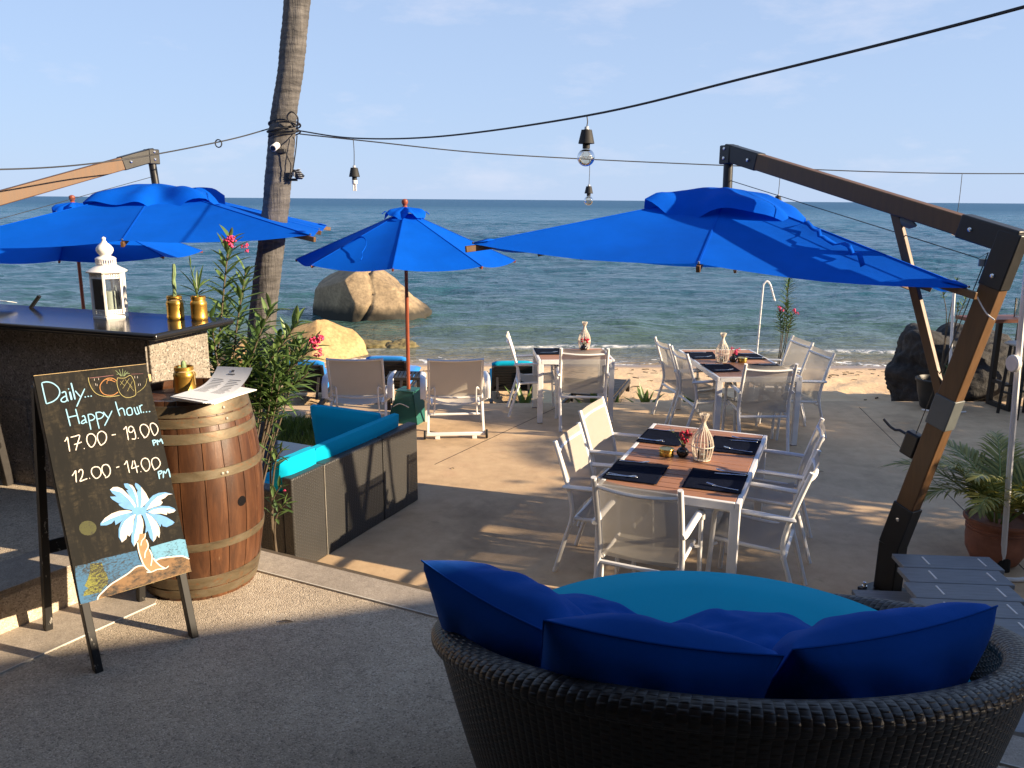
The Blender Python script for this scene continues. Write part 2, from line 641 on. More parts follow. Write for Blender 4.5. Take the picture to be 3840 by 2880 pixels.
def aggregate(name, c, dark, light, scale=170.0, rough=0.85, bdist=0.004, stain=0.18, bstr=0.6):
    m, nt, b = newmat(name)
    p = world_pos(nt)
    vo = nt.nodes.new('ShaderNodeTexVoronoi')
    vo.inputs['Scale'].default_value = scale
    nt.links.new(p, vo.inputs['Vector'])
    sep = nt.nodes.new('ShaderNodeSeparateColor')
    nt.links.new(vo.outputs['Color'], sep.inputs['Color'])
    col = ramp(nt, sep.outputs['Red'], [(0.0, dark), (0.3, c), (0.75, c), (1.0, light)])
    n = noise_node(nt, 1.4, 5, 0.62, p)
    n2 = noise_node(nt, 22.0, 3, 0.6, p)
    col = mixc(nt, stain * 2, col, ramp(nt, n.outputs['Fac'], [(0.3, 0.28), (0.7, 0.75)]), 'OVERLAY')
    col = mixc(nt, 0.3, col, ramp(nt, n2.outputs['Fac'], [(0.3, 0.3), (0.7, 0.7)]), 'OVERLAY')
    nt.links.new(col, b.inputs['Base Color'])
    b.inputs['Roughness'].default_value = rough
    b.inputs['Specular IOR Level'].default_value = 0.3
    h = math_n(nt, 'MULTIPLY', vo.outputs['Distance'], -1.0)
    bump(nt, b, h, bstr, bdist)
    return m


aggregate('pebble_wash', (0.50, 0.415, 0.315), (0.27, 0.225, 0.175), (0.68, 0.58, 0.46), 170.0, bdist=0.004)
aggregate('granite_wash_darker', (0.20, 0.18, 0.16), (0.08, 0.075, 0.07), (0.34, 0.31, 0.28), 130.0, bdist=0.004)
aggregate('granite_wash', (0.25, 0.22, 0.185), (0.09, 0.08, 0.07), (0.40, 0.365, 0.32), 130.0, bdist=0.004)
aggregate('kerb_stone', (0.36, 0.31, 0.26), (0.26, 0.23, 0.20), (0.46, 0.41, 0.35), 260.0, bdist=0.0015, bstr=0.3)


def concrete(name, c):
    m, nt, b = newmat(name)
    p = world_pos(nt)
    n1 = noise_node(nt, 0.9, 6, 0.65, p, 0.4)
    n2 = noise_node(nt, 6.0, 5, 0.65, p)
    n3 = noise_node(nt, 160.0, 3, 0.6, p)
    col = ramp(nt, n1.outputs['Fac'], [(0.28, tuple(x * 0.66 for x in c)), (0.5, c), (0.75, tuple(x * 1.15 for x in c))])
    n5 = noise_node(nt, 2.6, 4, 0.7, p, 1.5)
    col = mixc(nt, ramp(nt, n5.outputs['Fac'], [(0.60, 0.0), (0.74, 0.45)]), col, tuple(x * 0.55 for x in c))
    col = mixc(nt, 0.35, col, ramp(nt, n2.outputs['Fac'], [(0.3, 0.3), (0.7, 0.68)]), 'OVERLAY')
    col = mixc(nt, 0.35, col, ramp(nt, n3.outputs['Fac'], [(0.3, 0.35), (0.7, 0.65)]), 'OVERLAY')
    nt.links.new(col, b.inputs['Base Color'])
    b.inputs['Roughness'].default_value = 0.8
    b.inputs['Specular IOR Level'].default_value = 0.3
    h = math_n(nt, 'ADD', math_n(nt, 'MULTIPLY', n3.outputs['Fac'], 0.25), math_n(nt, 'MULTIPLY', n2.outputs['Fac'], 0.5))
    bump(nt, b, h, 0.35, 0.006)
    return m


concrete('terrace_concrete', (0.55, 0.395, 0.245))


def sand_mat():
    m, nt, b = newmat('sand')
    p = world_pos(nt)
    n1 = noise_node(nt, 1.1, 6, 0.65, p)
    n3 = noise_node(nt, 220.0, 3, 0.6, p)
    n2 = noise_node(nt, 9.0, 5, 0.65, p, 0.5)
    col = ramp(nt, n1.outputs['Fac'], [(0.3, (0.66, 0.44, 0.245)), (0.7, (0.76, 0.545, 0.33))])
    col = mixc(nt, 0.3, col, ramp(nt, n3.outputs['Fac'], [(0.3, 0.3), (0.7, 0.7)]), 'OVERLAY')
    sep = nt.nodes.new('ShaderNodeSeparateXYZ')
    nt.links.new(p, sep.inputs[0])
    wet = math_n(nt, 'ADD', sep.outputs['Z'], math_n(nt, 'MULTIPLY', n1.outputs['Fac'], 0.10))
    wm = nt.nodes.new('ShaderNodeMapRange')
    wm.inputs['From Min'].default_value = -0.52
    wm.inputs['From Max'].default_value = -0.58
    nt.links.new(wet, wm.inputs['Value'])
    col = mixc(nt, wm.outputs[0], col, (0.30, 0.20, 0.125))
    nt.links.new(col, b.inputs['Base Color'])
    rr = math_n(nt, 'SUBTRACT', 0.9, math_n(nt, 'MULTIPLY', wm.outputs[0], 0.62))
    nt.links.new(rr, b.inputs['Roughness'])
    h = math_n(nt, 'ADD', math_n(nt, 'MULTIPLY', n3.outputs['Fac'], 0.12), n2.outputs['Fac'])
    h = math_n(nt, 'MULTIPLY', h, math_n(nt, 'SUBTRACT', 1.0, math_n(nt, 'MULTIPLY', wm.outputs[0], 0.9)))
    bump(nt, b, h, 0.6, 0.035)


sand_mat()


def sea_mat():
    m, nt, b = newmat('sea_water')
    p = world_pos(nt)
    sep = nt.nodes.new('ShaderNodeSeparateXYZ')
    nt.links.new(p, sep.inputs[0])
    big = noise_node(nt, 1.0, 5, 0.6, None)
    mp = nt.nodes.new('ShaderNodeMapping')
    mp.inputs['Scale'].default_value = (0.012, 0.05, 0.0)
    nt.links.new(p, mp.inputs['Vector'])
    nt.links.new(mp.outputs[0], big.inputs['Vector'])
    # depth of the water: distance from the shore, on a log scale, shifted by patches of reef and sand
    d = math_n(nt, 'LOGARITHM', math_n(nt, 'MAXIMUM', math_n(nt, 'SUBTRACT', sep.outputs['Y'], 15.4), 0.1), 10.0)
    d = math_n(nt, 'ADD', d, math_n(nt, 'MULTIPLY', math_n(nt, 'SUBTRACT', big.outputs['Fac'], 0.5), 0.9))
    d = math_n(nt, 'DIVIDE', d, 3.2)
    col = ramp(nt, d, [(0.0, (0.26, 0.20, 0.13)), (0.10, (0.12, 0.125, 0.085)), (0.24, (0.045, 0.095, 0.082)),
                       (0.38, (0.020, 0.078, 0.112)), (0.55, (0.010, 0.070, 0.128)), (0.68, (0.008, 0.092, 0.165)),
                       (0.85, (0.008, 0.076, 0.170))])
    # foam along the swash
    fn = noise_node(nt, 2.6, 6, 0.7, p, 1.2)
    f2 = noise_node(nt, 0.55, 3, 0.5, p)
    ys = math_n(nt, 'ADD', sep.outputs['Y'], math_n(nt, 'MULTIPLY', math_n(nt, 'SUBTRACT', f2.outputs['Fac'], 0.5), 1.6))
    near = nt.nodes.new('ShaderNodeMapRange')
    near.inputs['From Min'].default_value = 17.9
    near.inputs['From Max'].default_value = 16.6
    nt.links.new(ys, near.inputs['Value'])
    thr = math_n(nt, 'SUBTRACT', fn.outputs['Fac'], math_n(nt, 'SUBTRACT', 0.70, math_n(nt, 'MULTIPLY', near.outputs[0], 0.16)))
    fo = math_n(nt, 'MULTIPLY', thr, 14.0, True)
    fo = math_n(nt, 'MULTIPLY', fo, near.outputs[0], True)
    at = nt.nodes.new('ShaderNodeAttribute')
    at.attribute_name = 'foam'
    fo = math_n(nt, 'MAXIMUM', fo, math_n(nt, 'MULTIPLY', math_n(nt, 'MULTIPLY', at.outputs['Fac'], math_n(nt, 'SUBTRACT', fn.outputs['Fac'], 0.42)), 9.0, True), True)
    col = mixc(nt, fo, col, (0.80, 0.79, 0.77))
    nt.links.new(col, b.inputs['Base Color'])
    # unresolved wavelets far out act as roughness
    fr_ = nt.nodes.new('ShaderNodeMapRange')
    fr_.inputs['From Min'].default_value = 30.0
    fr_.inputs['From Max'].default_value = 400.0
    fr_.inputs['To Min'].default_value = 0.10
    fr_.inputs['To Max'].default_value = 0.42
    nt.links.new(sep.outputs['Y'], fr_.inputs['Value'])
    nt.links.new(math_n(nt, 'ADD', math_n(nt, 'MULTIPLY', fo, 0.5), fr_.outputs[0]), b.inputs['Roughness'])
    b.inputs['IOR'].default_value = 1.33
    b.inputs['Specular IOR Level'].default_value = 0.4
    # ripples
    hs = []
    for sc, st, det in ((2.2, (0.55, 1.5, 1), 4), (0.34, (0.45, 1.6, 1), 5)):
        mp2 = nt.nodes.new('ShaderNodeMapping')
        mp2.inputs['Scale'].default_value = st
        mp2.inputs['Rotation'].default_value = (0, 0, 0.12)
        nt.links.new(p, mp2.inputs['Vector'])
        hs.append(noise_node(nt, sc, det, 0.62, mp2.outputs[0], 0.3).outputs['Fac'])
    h = math_n(nt, 'ADD', math_n(nt, 'MULTIPLY', hs[0], 0.30), math_n(nt, 'MULTIPLY', hs[1], 1.0))
    bump(nt, b, h, 1.0, 0.55)


sea_mat()


def rock_mat(name, c1, c2, dark, dscale=2.0, moss=None, bd=0.03):
    m, nt, b = newmat(name)
    p = coords(nt, 'Object')
    n1 = noise_node(nt, dscale, 6, 0.65, p, 0.3)
    n2 = noise_node(nt, 14.0, 7, 0.72, p)
    col = ramp(nt, n1.outputs['Fac'], [(0.28, dark), (0.45, c1), (0.75, c2)])
    col = mixc(nt, 0.6, col, ramp(nt, n2.outputs['Fac'], [(0.3, 0.2), (0.7, 0.74)]), 'OVERLAY')
    if moss:
        g = nt.nodes.new('ShaderNodeNewGeometry')
        sp = nt.nodes.new('ShaderNodeSeparateXYZ')
        nt.links.new(g.outputs['Position'], sp.inputs[0])
        mr = nt.nodes.new('ShaderNodeMapRange')
        mr.inputs['From Min'].default_value = moss[0]
        mr.inputs['From Max'].default_value = moss[1]
        nt.links.new(math_n(nt, 'ADD', sp.outputs['Z'], math_n(nt, 'MULTIPLY', n1.outputs['Fac'], 0.3)), mr.inputs['Value'])
        col = mixc(nt, mr.outputs[0], col, moss[2])
    nt.links.new(col, b.inputs['Base Color'])
    b.inputs['Roughness'].default_value = 0.85
    h = math_n(nt, 'ADD', math_n(nt, 'MULTIPLY', n2.outputs['Fac'], 0.35), n1.outputs['Fac'])
    bump(nt, b, h, 0.6, bd)


rock_mat('sea_boulder_rock', (0.24, 0.175, 0.105), (0.38, 0.285, 0.17), (0.065, 0.052, 0.04), 1.9, (-0.12, -0.36, (0.030, 0.026, 0.018)))
rock_mat('beach_boulder_rock', (0.42, 0.27, 0.12), (0.52, 0.36, 0.17), (0.28, 0.18, 0.08), 2.2)
rock_mat('mossy_rock', (0.15, 0.12, 0.06), (0.20, 0.17, 0.06), (0.05, 0.05, 0.02), 3.0)
rock_mat('black_rock', (0.022, 0.021, 0.022), (0.048, 0.045, 0.045), (0.008, 0.008, 0.009), 5.0, None, 0.06)

# palm bark
m_, nt_, b_ = newmat('palm_bark')
v_ = coords(nt_, 'Object', (3, 3, 14))
w_ = noise_node(nt_, 1.2, 6, 0.7, v_, 0.5)
v2_ = coords(nt_, 'Object', (16, 16, 1.6))
w2_ = noise_node(nt_, 2.0, 5, 0.7, v2_, 0.3)
c_ = ramp(nt_, w_.outputs['Fac'], [(0.25, (0.030, 0.028, 0.028)), (0.5, (0.092, 0.086, 0.083)), (0.8, (0.17, 0.158, 0.150))])
c_ = mixc(nt_, 0.5, c_, ramp(nt_, w2_.outputs['Fac'], [(0.3, 0.2), (0.7, 0.75)]), 'OVERLAY')
nt_.links.new(c_, b_.inputs['Base Color'])
b_.inputs['Roughness'].default_value = 0.9
bump(nt_, b_, math_n(nt_, 'ADD', w_.outputs['Fac'], w2_.outputs['Fac']), 0.8, 0.02)

# ------------------------------------------------------------------ sea
SEA_Z = -0.65
rng = np.random.default_rng(3)


def build_sea():
    nx = 430
    y0, y1, y2 = 14.5, 320.0, 30000.0
    ys = np.concatenate([y0 * np.exp(np.linspace(0, math.log(y1 / y0), 720)), y1 * np.exp(np.linspace(0, math.log(y2 / y1), 90))[1:]])
    ny = len(ys)
    xs = np.linspace(-1, 1, nx)
    Y = np.repeat(ys[:, None], nx, 1)
    X = xs[None, :] * (0.85 * Y + 14)
    dyr = np.gradient(ys)[:, None]
    dxr = (2 * (0.85 * Y + 14) / nx)
    sp = np.maximum(np.broadcast_to(dyr, Y.shape), dxr * 0.7)
    Z = np.zeros_like(Y)
    for i in range(110):
        lam = 0.35 * (6.0 / 0.35) ** rng.random()
        th = rng.normal(-pi / 2 + 0.25, 0.6)
        k = 2 * pi / lam
        kx, ky = k * cos(th), k * sin(th)
        amp = 0.0092 * lam ** 0.60
        att = np.clip((lam / sp - 2.2) / 2.0, 0, 1)
        ph = rng.random() * 2 * pi
        s = np.sin(kx * X + ky * Y + ph)
        Z += amp * att * (s + 0.35 * np.sin(2 * (kx * X + ky * Y + ph) + pi / 2)) * 0.62
    # wind patches
    pat = 0.72 + 0.16 * np.sin(X * 0.07 + 0.11 * Y + 1.0) + 0.14 * np.sin(X * 0.021 - 0.05 * Y) + 0.10 * np.sin(0.31 * X - 0.17 * Y + 2.0)
    Z *= 1.0 * pat
    Z *= np.clip((Y - 16.2) / 6.0, 0.12, 1.0)
    # little shore break
    sh = 17.75 + 0.35 * np.sin(X * 0.33 + 1.0) + 0.2 * np.sin(X * 0.9)
    brk = np.exp(-((Y - sh) / 0.28) ** 2) * (0.5 + 0.5 * np.sin(X * 0.21 + 0.4)) * np.clip(1.2 - np.abs(X - 3) / 16, 0, 1)
    Z += 0.07 * brk
    sh2 = 20.2 + 0.5 * np.sin(X * 0.23 + 2.0)
    Z += 0.09 * np.exp(-((Y - sh2) / 0.5) ** 2) * (0.5 + 0.5 * np.sin(X * 0.17 + 2))
    foam = np.exp(-((Y - sh + 0.15) / 0.12) ** 2) * np.clip(brk * 1.2, 0, 1) * (0.5 + 0.5 * np.sin(X * 0.8 + 1.5 * np.sin(X * 0.27)))
    V = np.stack([X, Y, Z + SEA_Z], -1).reshape(-1, 3)
    idx = np.arange(ny * nx).reshape(ny, nx)
    F = np.stack([idx[:-1, :-1], idx[:-1, 1:], idx[1:, 1:], idx[1:, :-1]], -1).reshape(-1, 4)
    me = bpy.data.meshes.new('sea')
    me.vertices.add(len(V))
    me.vertices.foreach_set('co', V.ravel())
    me.loops.add(F.size)
    me.loops.foreach_set('vertex_index', F.ravel())
    me.polygons.add(len(F))
    me.polygons.foreach_set('loop_start', np.arange(0, F.size, 4))
    me.polygons.foreach_set('loop_total', np.full(len(F), 4))
    me.update()
    at = me.attributes.new('foam', 'FLOAT', 'POINT')
    at.data.foreach_set('value', foam.ravel().astype(np.float32))
    me.shade_smooth()
    me.materials.append(M['sea_water'])
    o = bpy.data.objects.new('sea', me)
    COL.objects.link(o)
    o['kind'] = 'structure'
    o['label'] = 'choppy blue green sea reaching to the horizon'


build_sea()


def struct(mb, name, mat, label=None, **kw):
    o = mb.build(name, mat, **kw)
    o['kind'] = 'structure'
    if label:
        o['label'] = label
    return o


# ------------------------------------------------------------------ sand
def sand_z(x, y):
    t = max(0.0, y - 10.0)
    z = -0.16 - 0.052 * t - 0.0045 * t * t
    if y < 15.2:
        k = min(1.0, (15.2 - y) / 1.5)
        z += k * (0.035 * nz(x * 2.2, y * 2.2) + 0.022 * nz(x * 6.1, y * 6.1, 3.0)) * (1.0 if y > 12.6 else 1.5)
    return z


mb = MB()
mb.grid(lambda a, b: (lambda x, y: (x, y, sand_z(x, y)))(lerp(-16, 16, a), 9.2 + 10.5 * b), 330, 130)
struct(mb, 'beach', 'sand', 'golden sand beach with footprints between the terrace and the sea', smooth=80)
mb = MB()
mb.add([(-3000, 19.6, -1.4), (3000, 19.6, -1.4), (3000, 60, -6), (-3000, 60, -6)], [(0, 1, 2, 3)])
mb.add([(-3000, -400, -0.6), (-16, -400, -0.6), (-16, 19.6, -1.4), (-3000, 19.6, -1.4)], [(0, 1, 2, 3)])
mb.add([(16, -400, -0.6), (3000, -400, -0.6), (3000, 19.6, -1.4), (16, 19.6, -1.4)], [(0, 1, 2, 3)])
mb.add([(-16, -400, -0.6), (16, -400, -0.6), (16, 9.3, -0.6), (-16, 9.3, -0.6)], [(0, 1, 2, 3)])
struct(mb, 'ground', 'sand', 'sandy ground around the terraces')

# dry seaweed and twigs left by the tide
mb = MB()
for i in range(300):
    r = random.random()
    y = 14.9 + random.gauss(0, 0.35) if r < 0.55 else random.uniform(10.9, 15.6)
    x = random.uniform(-9, 9)
    a = random.gauss(0, 0.5)
    l = random.uniform(0.03, 0.16)
    z = sand_z(x, y) + 0.006
    pts = [(x + l * (t - 0.5) * cos(a), y + l * (t - 0.5) * sin(a) + 0.02 * sin(5 * t + i), z + 0.004 * sin(3 * t)) for t in (0, 0.33, 0.66, 1)]
    mb.tube(pts, random.uniform(0.004, 0.011), 5, flat=0.6)
o = mb.build('seaweed_debris', 'stem_brown')
o['kind'] = 'stuff'
o['label'] = 'dry seaweed and twigs scattered along the tide line on the sand'

# ------------------------------------------------------------------ lower terrace
mb = MB()
edge = [(-14, 9.3), (-2.92, 10.04), (-0.12, 10.27), (4.08, 10.52), (6.5, 10.56), (14, 10.6)]
poly = [(-14, 0.0), (14, 0.0)] + edge[::-1]
mb.prism(poly, -0.55, 0.0)
struct(mb, 'lower_terrace', 'terrace_concrete', 'sandy brown concrete lower terrace under the dining tables', smooth=0)


# ------------------------------------------------------------------ upper terrace with its stone edging
def edge_y(x):
    return 3.917 - 0.49 * (x + 0.87)


KD = Vector((1, -0.49, 0)).normalized()
KN = Vector((0.49, 1, 0)).normalized()
e0 = V3(-9, edge_y(-9), 0)
e1 = V3(9, edge_y(9), 0)
mb = MB()
a, b = e0 - KN * 0.02, e1 - KN * 0.02
mb.prism([(-9, -9), (9, -9), (b.x, b.y), (a.x, a.y)], -0.3, 0.70)
struct(mb, 'upper_terrace', 'pebble_wash', 'pebble wash floor of the upper terrace', smooth=0)
kerb = MB()
a, b = e0 - KN * 0.215, e1 - KN * 0.215
c, d = e1 - KN * 0.03, e0 - KN * 0.03
kerb.prism([(a.x, a.y), (b.x, b.y), (c.x, c.y), (d.x, d.y)], 0.66, 0.706)
ko = struct(kerb, 'kerb', 'kerb_stone', 'smooth grey stone kerb edging the upper terrace', smooth=0)
mb = MB()
c2, d2 = e1 + KN * 0.004, e0 + KN * 0.004
c, d = e1 - KN * 0.0285, e0 - KN * 0.0285
mb.prism([(d.x, d.y), (c.x, c.y), (c2.x, c2.y), (d2.x, d2.y)], 0.60, 0.702)
mb.build('edge_strip', 'stem_brown', ko, smooth=0)
mb = MB()
a, b = e0 - KN * 0.224, e1 - KN * 0.224
c, d = e1 - KN * 0.2165, e0 - KN * 0.2165
mb.prism([(a.x, a.y), (b.x, b.y), (c.x, c.y), (d.x, d.y)], 0.68, 0.7085)
mb.build('joint_strip', 'render_wall', ko, smooth=0)

# raised bar floor: one step up from the upper terrace
SD = Vector((0.53, 0.85, 0)).normalized()
SN = Vector((SD.y, -SD.x, 0))
s0 = V3(-2.164, 3.256, 0)
p_near, p_far = s0 - SD * 4.2, s0 + SD * 0.85
BAR_Z = 0.89
mb = MB()
mb.prism([(-9, p_near.y), (p_near.x, p_near.y), (p_far.x, p_far.y), (p_far.x - 0.3, p_far.y + 1.2), (-9, 7.6)], -0.2, BAR_Z)
bf = struct(mb, 'bar_floor', 'pebble_wash', 'raised pebble wash floor along the bar, one step up', smooth=0)
# smooth stone tread edge and the paver band at the foot of the step
mb = MB()
a, b = p_near - SN * 0.30, p_far - SN * 0.30
mb.prism([(p_near.x, p_near.y), (p_far.x, p_far.y), (b.x, b.y), (a.x, a.y)][::1], BAR_Z - 0.03, BAR_Z + 0.004)
mb.build('tread_paver', 'kerb_stone', bf, smooth=0)
mb = MB()
a, b = p_near + SN * 0.004, p_far + SN * 0.004
c, d = p_far - SD * 0.35 + SN * 0.30, p_near + SN * 0.30
mb.prism([(d.x, d.y), (c.x, c.y), (b.x, b.y), (a.x, a.y)], 0.66, 0.704)
mb.build('foot_paver', 'kerb_stone', bf, smooth=0)
mb = MB()
a, b = p_near + SN * 0.302, p_far - SD * 0.35 + SN * 0.302
c, d = p_far - SD * 0.35 + SN * 0.309, p_near + SN * 0.309
mb.prism([(d.x, d.y), (c.x, c.y), (b.x, b.y), (a.x, a.y)], 0.68, 0.7055)
mb.build('joint_strip', 'render_wall', bf, smooth=0)

# ------------------------------------------------------------------ umbrellas


def rel(pts, base):
    return [Vector(p) - base for p in pts]


def canopy_panel(apex, A, B, r0, sag=0.05, nt=8, nr=10, overhang=0.0):
    apex, A, B = Vector(apex), Vector(A), Vector(B)
    mb = MB()

    def fn(t, r):
        rr = lerp(r0, 1.0, r)
        e = A.lerp(B, t)
        p = apex + (e - apex) * rr
        w = 4 * t * (1 - t)
        p.z -= sag * w * rr ** 1.4
        # taut cloth wrinkles toward the rib ends
        p.z += 0.008 * nz(p.x * 2.3, p.y * 2.3, 5.0) * w
        if r > 0.999:
            p += (apex - p) * (0.012 * w)
        return p
    mb.grid(fn, nt, nr)
    return mb


def build_cantilever(label, base, bend, elbow, armend, corners, apex, plate=True, brace_t=(0.48, 0.34), winch_t=0.335, strap=None,
                     vent_seed=1):
    base = Vector(base)
    t = thing('cantilever_umbrella', label, 'umbrella', base, 0, 'cantilever umbrellas')
    bend, elbow, armend, apex = [Vector(p) - base for p in (bend, elbow, armend, apex)]
    C = [Vector(p) - base for p in corners]
    pd = (elbow - bend).normalized()
    ad = (armend - elbow).normalized()
    side = pd.cross(ad).normalized()
    # post: steel foot, timber post, steel elbow, timber arm, steel head
    MB().box((0, 0, 0.012), (0.26, 0.26, 0.024), atan2(ad.y, ad.x)).build('base_plate', 'black_metal', t, bevel=0.004)
    for sx in (-1, 1):
        for sy in (-1, 1):
            q = Matrix.Rotation(atan2(ad.y, ad.x), 3, 'Z') @ V3(sx * 0.10, sy * 0.10, 0)
            MB().lathe([(0.018, 0.024), (0.018, 0.036), (0.011, 0.037), (0.011, 0.06), (0.0, 0.064)], 8, q).build('bolt', 'steel', t)
    foot = MB()
    foot.beam((0, 0, 0.024), bend, 0.145, 0.10, side)
    foot.beam(bend - pd * 0.015, bend + pd * 0.30, 0.1455, 0.1005, side)
    foot.build('post_foot', 'black_metal', t, bevel=0.006)
    MB().beam(bend + pd * 0.24, elbow - pd * 0.22, 0.125, 0.085, side).build('post', 'umbrella_wood', t, bevel=0.008, seg=3)
    el = MB()
    el.beam(elbow - pd * 0.27, elbow + pd * 0.05, 0.138, 0.096, side)
    el.beam(elbow - ad * 0.05, elbow + ad * 0.30, 0.136, 0.094, side)
    eo = el.build('elbow_bracket', 'black_metal', t, bevel=0.008)
    MB().beam(elbow + ad * 0.26, armend - ad * 0.26, 0.115, 0.080, side).build('arm', 'umbrella_wood', t, bevel=0.008, seg=3)
    hd = MB()
    hd.beam(armend - ad * 0.34, armend + ad * 0.02, 0.126, 0.088, side)
    hd.beam(armend + V3(0, 0, 0.055), armend + V3(0, 0, -0.085), 0.11, 0.10, side)
    ho = hd.build('arm_head', 'black_metal', t, bevel=0.008)
    MB().tube([armend + V3(0, 0, -0.07), apex + V3(0, 0, -0.15)], 0.036, 14).build('hanger_tube', 'black_metal', t)
    for p, o_ in ((elbow - pd * 0.2, eo), (elbow + ad * 0.22, eo), (armend - ad * 0.26, ho), (armend + V3(0, 0, 0.03), ho),
                  (armend + V3(0, 0, -0.04), ho), (bend + pd * 0.2, None)):
        for s in (-1, 1):
            bm_ = MB()
            c = p + side * (s * 0.055)
            bm_.tube([c - side * s * 0.02, c, c + side * s * 0.004], [0.013, 0.013, 0.006], 8)
            bm_.build('bolt', 'steel', o_ if o_ else t)
    # brace with its sliding bracket
    pb = bend.lerp(elbow, brace_t[0])
    pa = elbow.lerp(armend, brace_t[1])
    MB().beam(pb + (pa - pb).normalized() * 0.02, pa, 0.056, 0.034, side).build('brace', 'umbrella_wood', t, bevel=0.004)
    MB().beam(pb - pd * 0.10, pb + pd * 0.10, 0.138, 0.098, side).build('slide_bracket', 'bracket_grey', t, bevel=0.006)
    # winch with crank
    pw = bend.lerp(elbow, winch_t)
    inn = (ad - pd * ad.dot(pd)).normalized()
    wc = pw + inn * 0.12
    wo = MB().beam(wc - pd * 0.08, wc + pd * 0.08, 0.10, 0.07, side).build('winch', 'black_metal', t, bevel=0.012)
    h0 = wc + inn * 0.05 + pd * 0.04
    MB().tube([h0, h0 + inn * 0.06, h0 + inn * 0.09 - pd * 0.015, h0 + inn * 0.13 - pd * 0.012, h0 + inn * 0.19 + pd * 0.01], 0.009, 8).build('crank_handle', 'black_metal', wo)
    # lifting cable
    MB().tube([wc + pd * 0.08, elbow - pd * 0.10 + inn * 0.10, elbow + ad * 0.18 - V3(0, 0, 0.15), armend + V3(0, 0, -0.20)], 0.003, 5).build('cable', 'cable', t)
    pl = elbow.lerp(armend, 0.30) - V3(0, 0, 0.085)
    MB().tube([pl - ad * 0.09, pl - ad * 0.05, pl + ad * 0.05, pl + ad * 0.09], [0.006, 0.03, 0.03, 0.006], 10, flat=0.5).build('pulley', 'bracket_grey', t)
    MB().lathe([(0.03, -0.02), (0.03, 0.02)], 12, elbow - pd * 0.16 + inn * 0.10).build('pulley', 'bracket_grey', t)
    # canopy: eight panels over eight ribs
    ring = []
    for i in range(4):
        ring.append(C[i])
        m_ = (C[i] + C[(i + 1) % 4]) / 2
        ring.append(m_ + (apex - m_) * 0.004)
    for i in range(8):
        canopy_panel(apex, ring[i], ring[(i + 1) % 8], 0.13, 0.045).build('canopy_panel', 'canopy_blue', t, smooth=60)
        sm = MB()
        q0 = apex + (ring[i] - apex) * 0.14 + V3(0, 0, 0.002)
        sm.beam(q0, ring[i] + V3(0, 0, 0.003), 0.012, 0.004)
        sm.build('seam', 'canopy_blue', t)
    hub = apex + V3(0, 0, -0.16)
    for i in range(8):
        e = ring[i]
        dv = (e - hub)
        tip = e + Vector((dv.x, dv.y, dv.z)).normalized() * (0.055 if i % 2 == 0 else 0.02) + V3(0, 0, -0.03)
        MB().beam(hub, tip, 0.026, 0.042).build('rib', 'umbrella_wood', t, bevel=0.003)
        if i % 2 == 0:
            pk = MB()
            n_ = Vector((dv.x, dv.y, 0)).normalized()
            s_ = Vector((-n_.y, n_.x, 0))
            b0 = e - n_ * 0.13 + V3(0, 0, 0.03)
            pk.add([b0 + s_ * 0.05, b0 - s_ * 0.05, e - s_ * 0.012 + V3(0, 0, 0.006), e + s_ * 0.012 + V3(0, 0, 0.006)], [(0, 1, 2, 3)])
            pk.build('corner_pocket', 'canopy_blue', t, solid=0.006)
        MB().lathe([(0.008, 0), (0.008, 0.012), (0.0, 0.016)], 8, e + V3(0, 0, 0.0)).build('rivet', 'steel', t)
    MB().lathe([(0.05, -0.06), (0.07, -0.03), (0.07, 0.03), (0.04, 0.06)], 16, hub).build('hub', 'black_metal', t)
    # loose wind vent on top
    vm = MB()
    e1 = (C[1] - C[0]).normalized()
    e2 = (C[3] - C[0]).normalized()
    nrm = e1.cross(e2).normalized()
    if nrm.z < 0:
        nrm = -nrm
    rise = (apex - (C[0] + C[2]) / 2).length
    half = (C[1] - C[0]).length / 2

    def vf(a, b):
        an = 2 * pi * a
        sq = 1.0 / max(abs(cos(an)), abs(sin(an)))
        R = b * 0.60 * (1 + 0.62 * (sq - 1))
        p = e1 * (R * cos(an)) + e2 * (R * sin(an))
        slope = rise / half
        zc = -slope * b * 0.58 * 0.85
        lift = 0.035 + 0.03 * sin(b * pi)
        ruf = (0.050 * sin(5 * an + vent_seed) + 0.030 * sin(9 * an + 2 * vent_seed) + 0.06 * nz(2 * cos(an), 2 * sin(an), vent_seed)) * b ** 2.2
        puff = 0.05 * nz(3 * p.x, 3 * p.y, 4.0 + vent_seed) * (1 - abs(2 * b - 1))
        hang = -0.055 * max(0, b - 0.85) / 0.15
        z = zc + lift + max(ruf, -0.055) + puff + hang
        return apex + p + nrm * z
    vm.grid(vf, 96, 16, wrap=True)
    vm.build('vent_cap', 'vent_blue', t, smooth=80)
    # tie strap lying on the cloth
    if strap:
        s0, s1 = strap
        A = Vector(s0) - base
        B = Vector(s1) - base
        pts = [A.lerp(B, k / 14) + V3(0, 0, 0.02 + 0.03 * abs(sin(k * 0.9)) + 0.02 * sin(k * 2.1)) + Vector((0.03 * sin(k * 0.8), 0.03 * cos(k * 0.7), 0)) for k in range(15)]
        st = MB()
        vs, fs = [], []
        for k, p in enumerate(pts):
            w_ = V3(0.018, 0.012, 0.006)
            vs += [p + w_, p - w_]
            if k:
                fs.append((2 * k - 2, 2 * k - 1, 2 * k + 1, 2 * k))
        st.add(vs, fs)
        st.build('tie_strap', 'canopy_blue', t, solid=0.003)
    return t


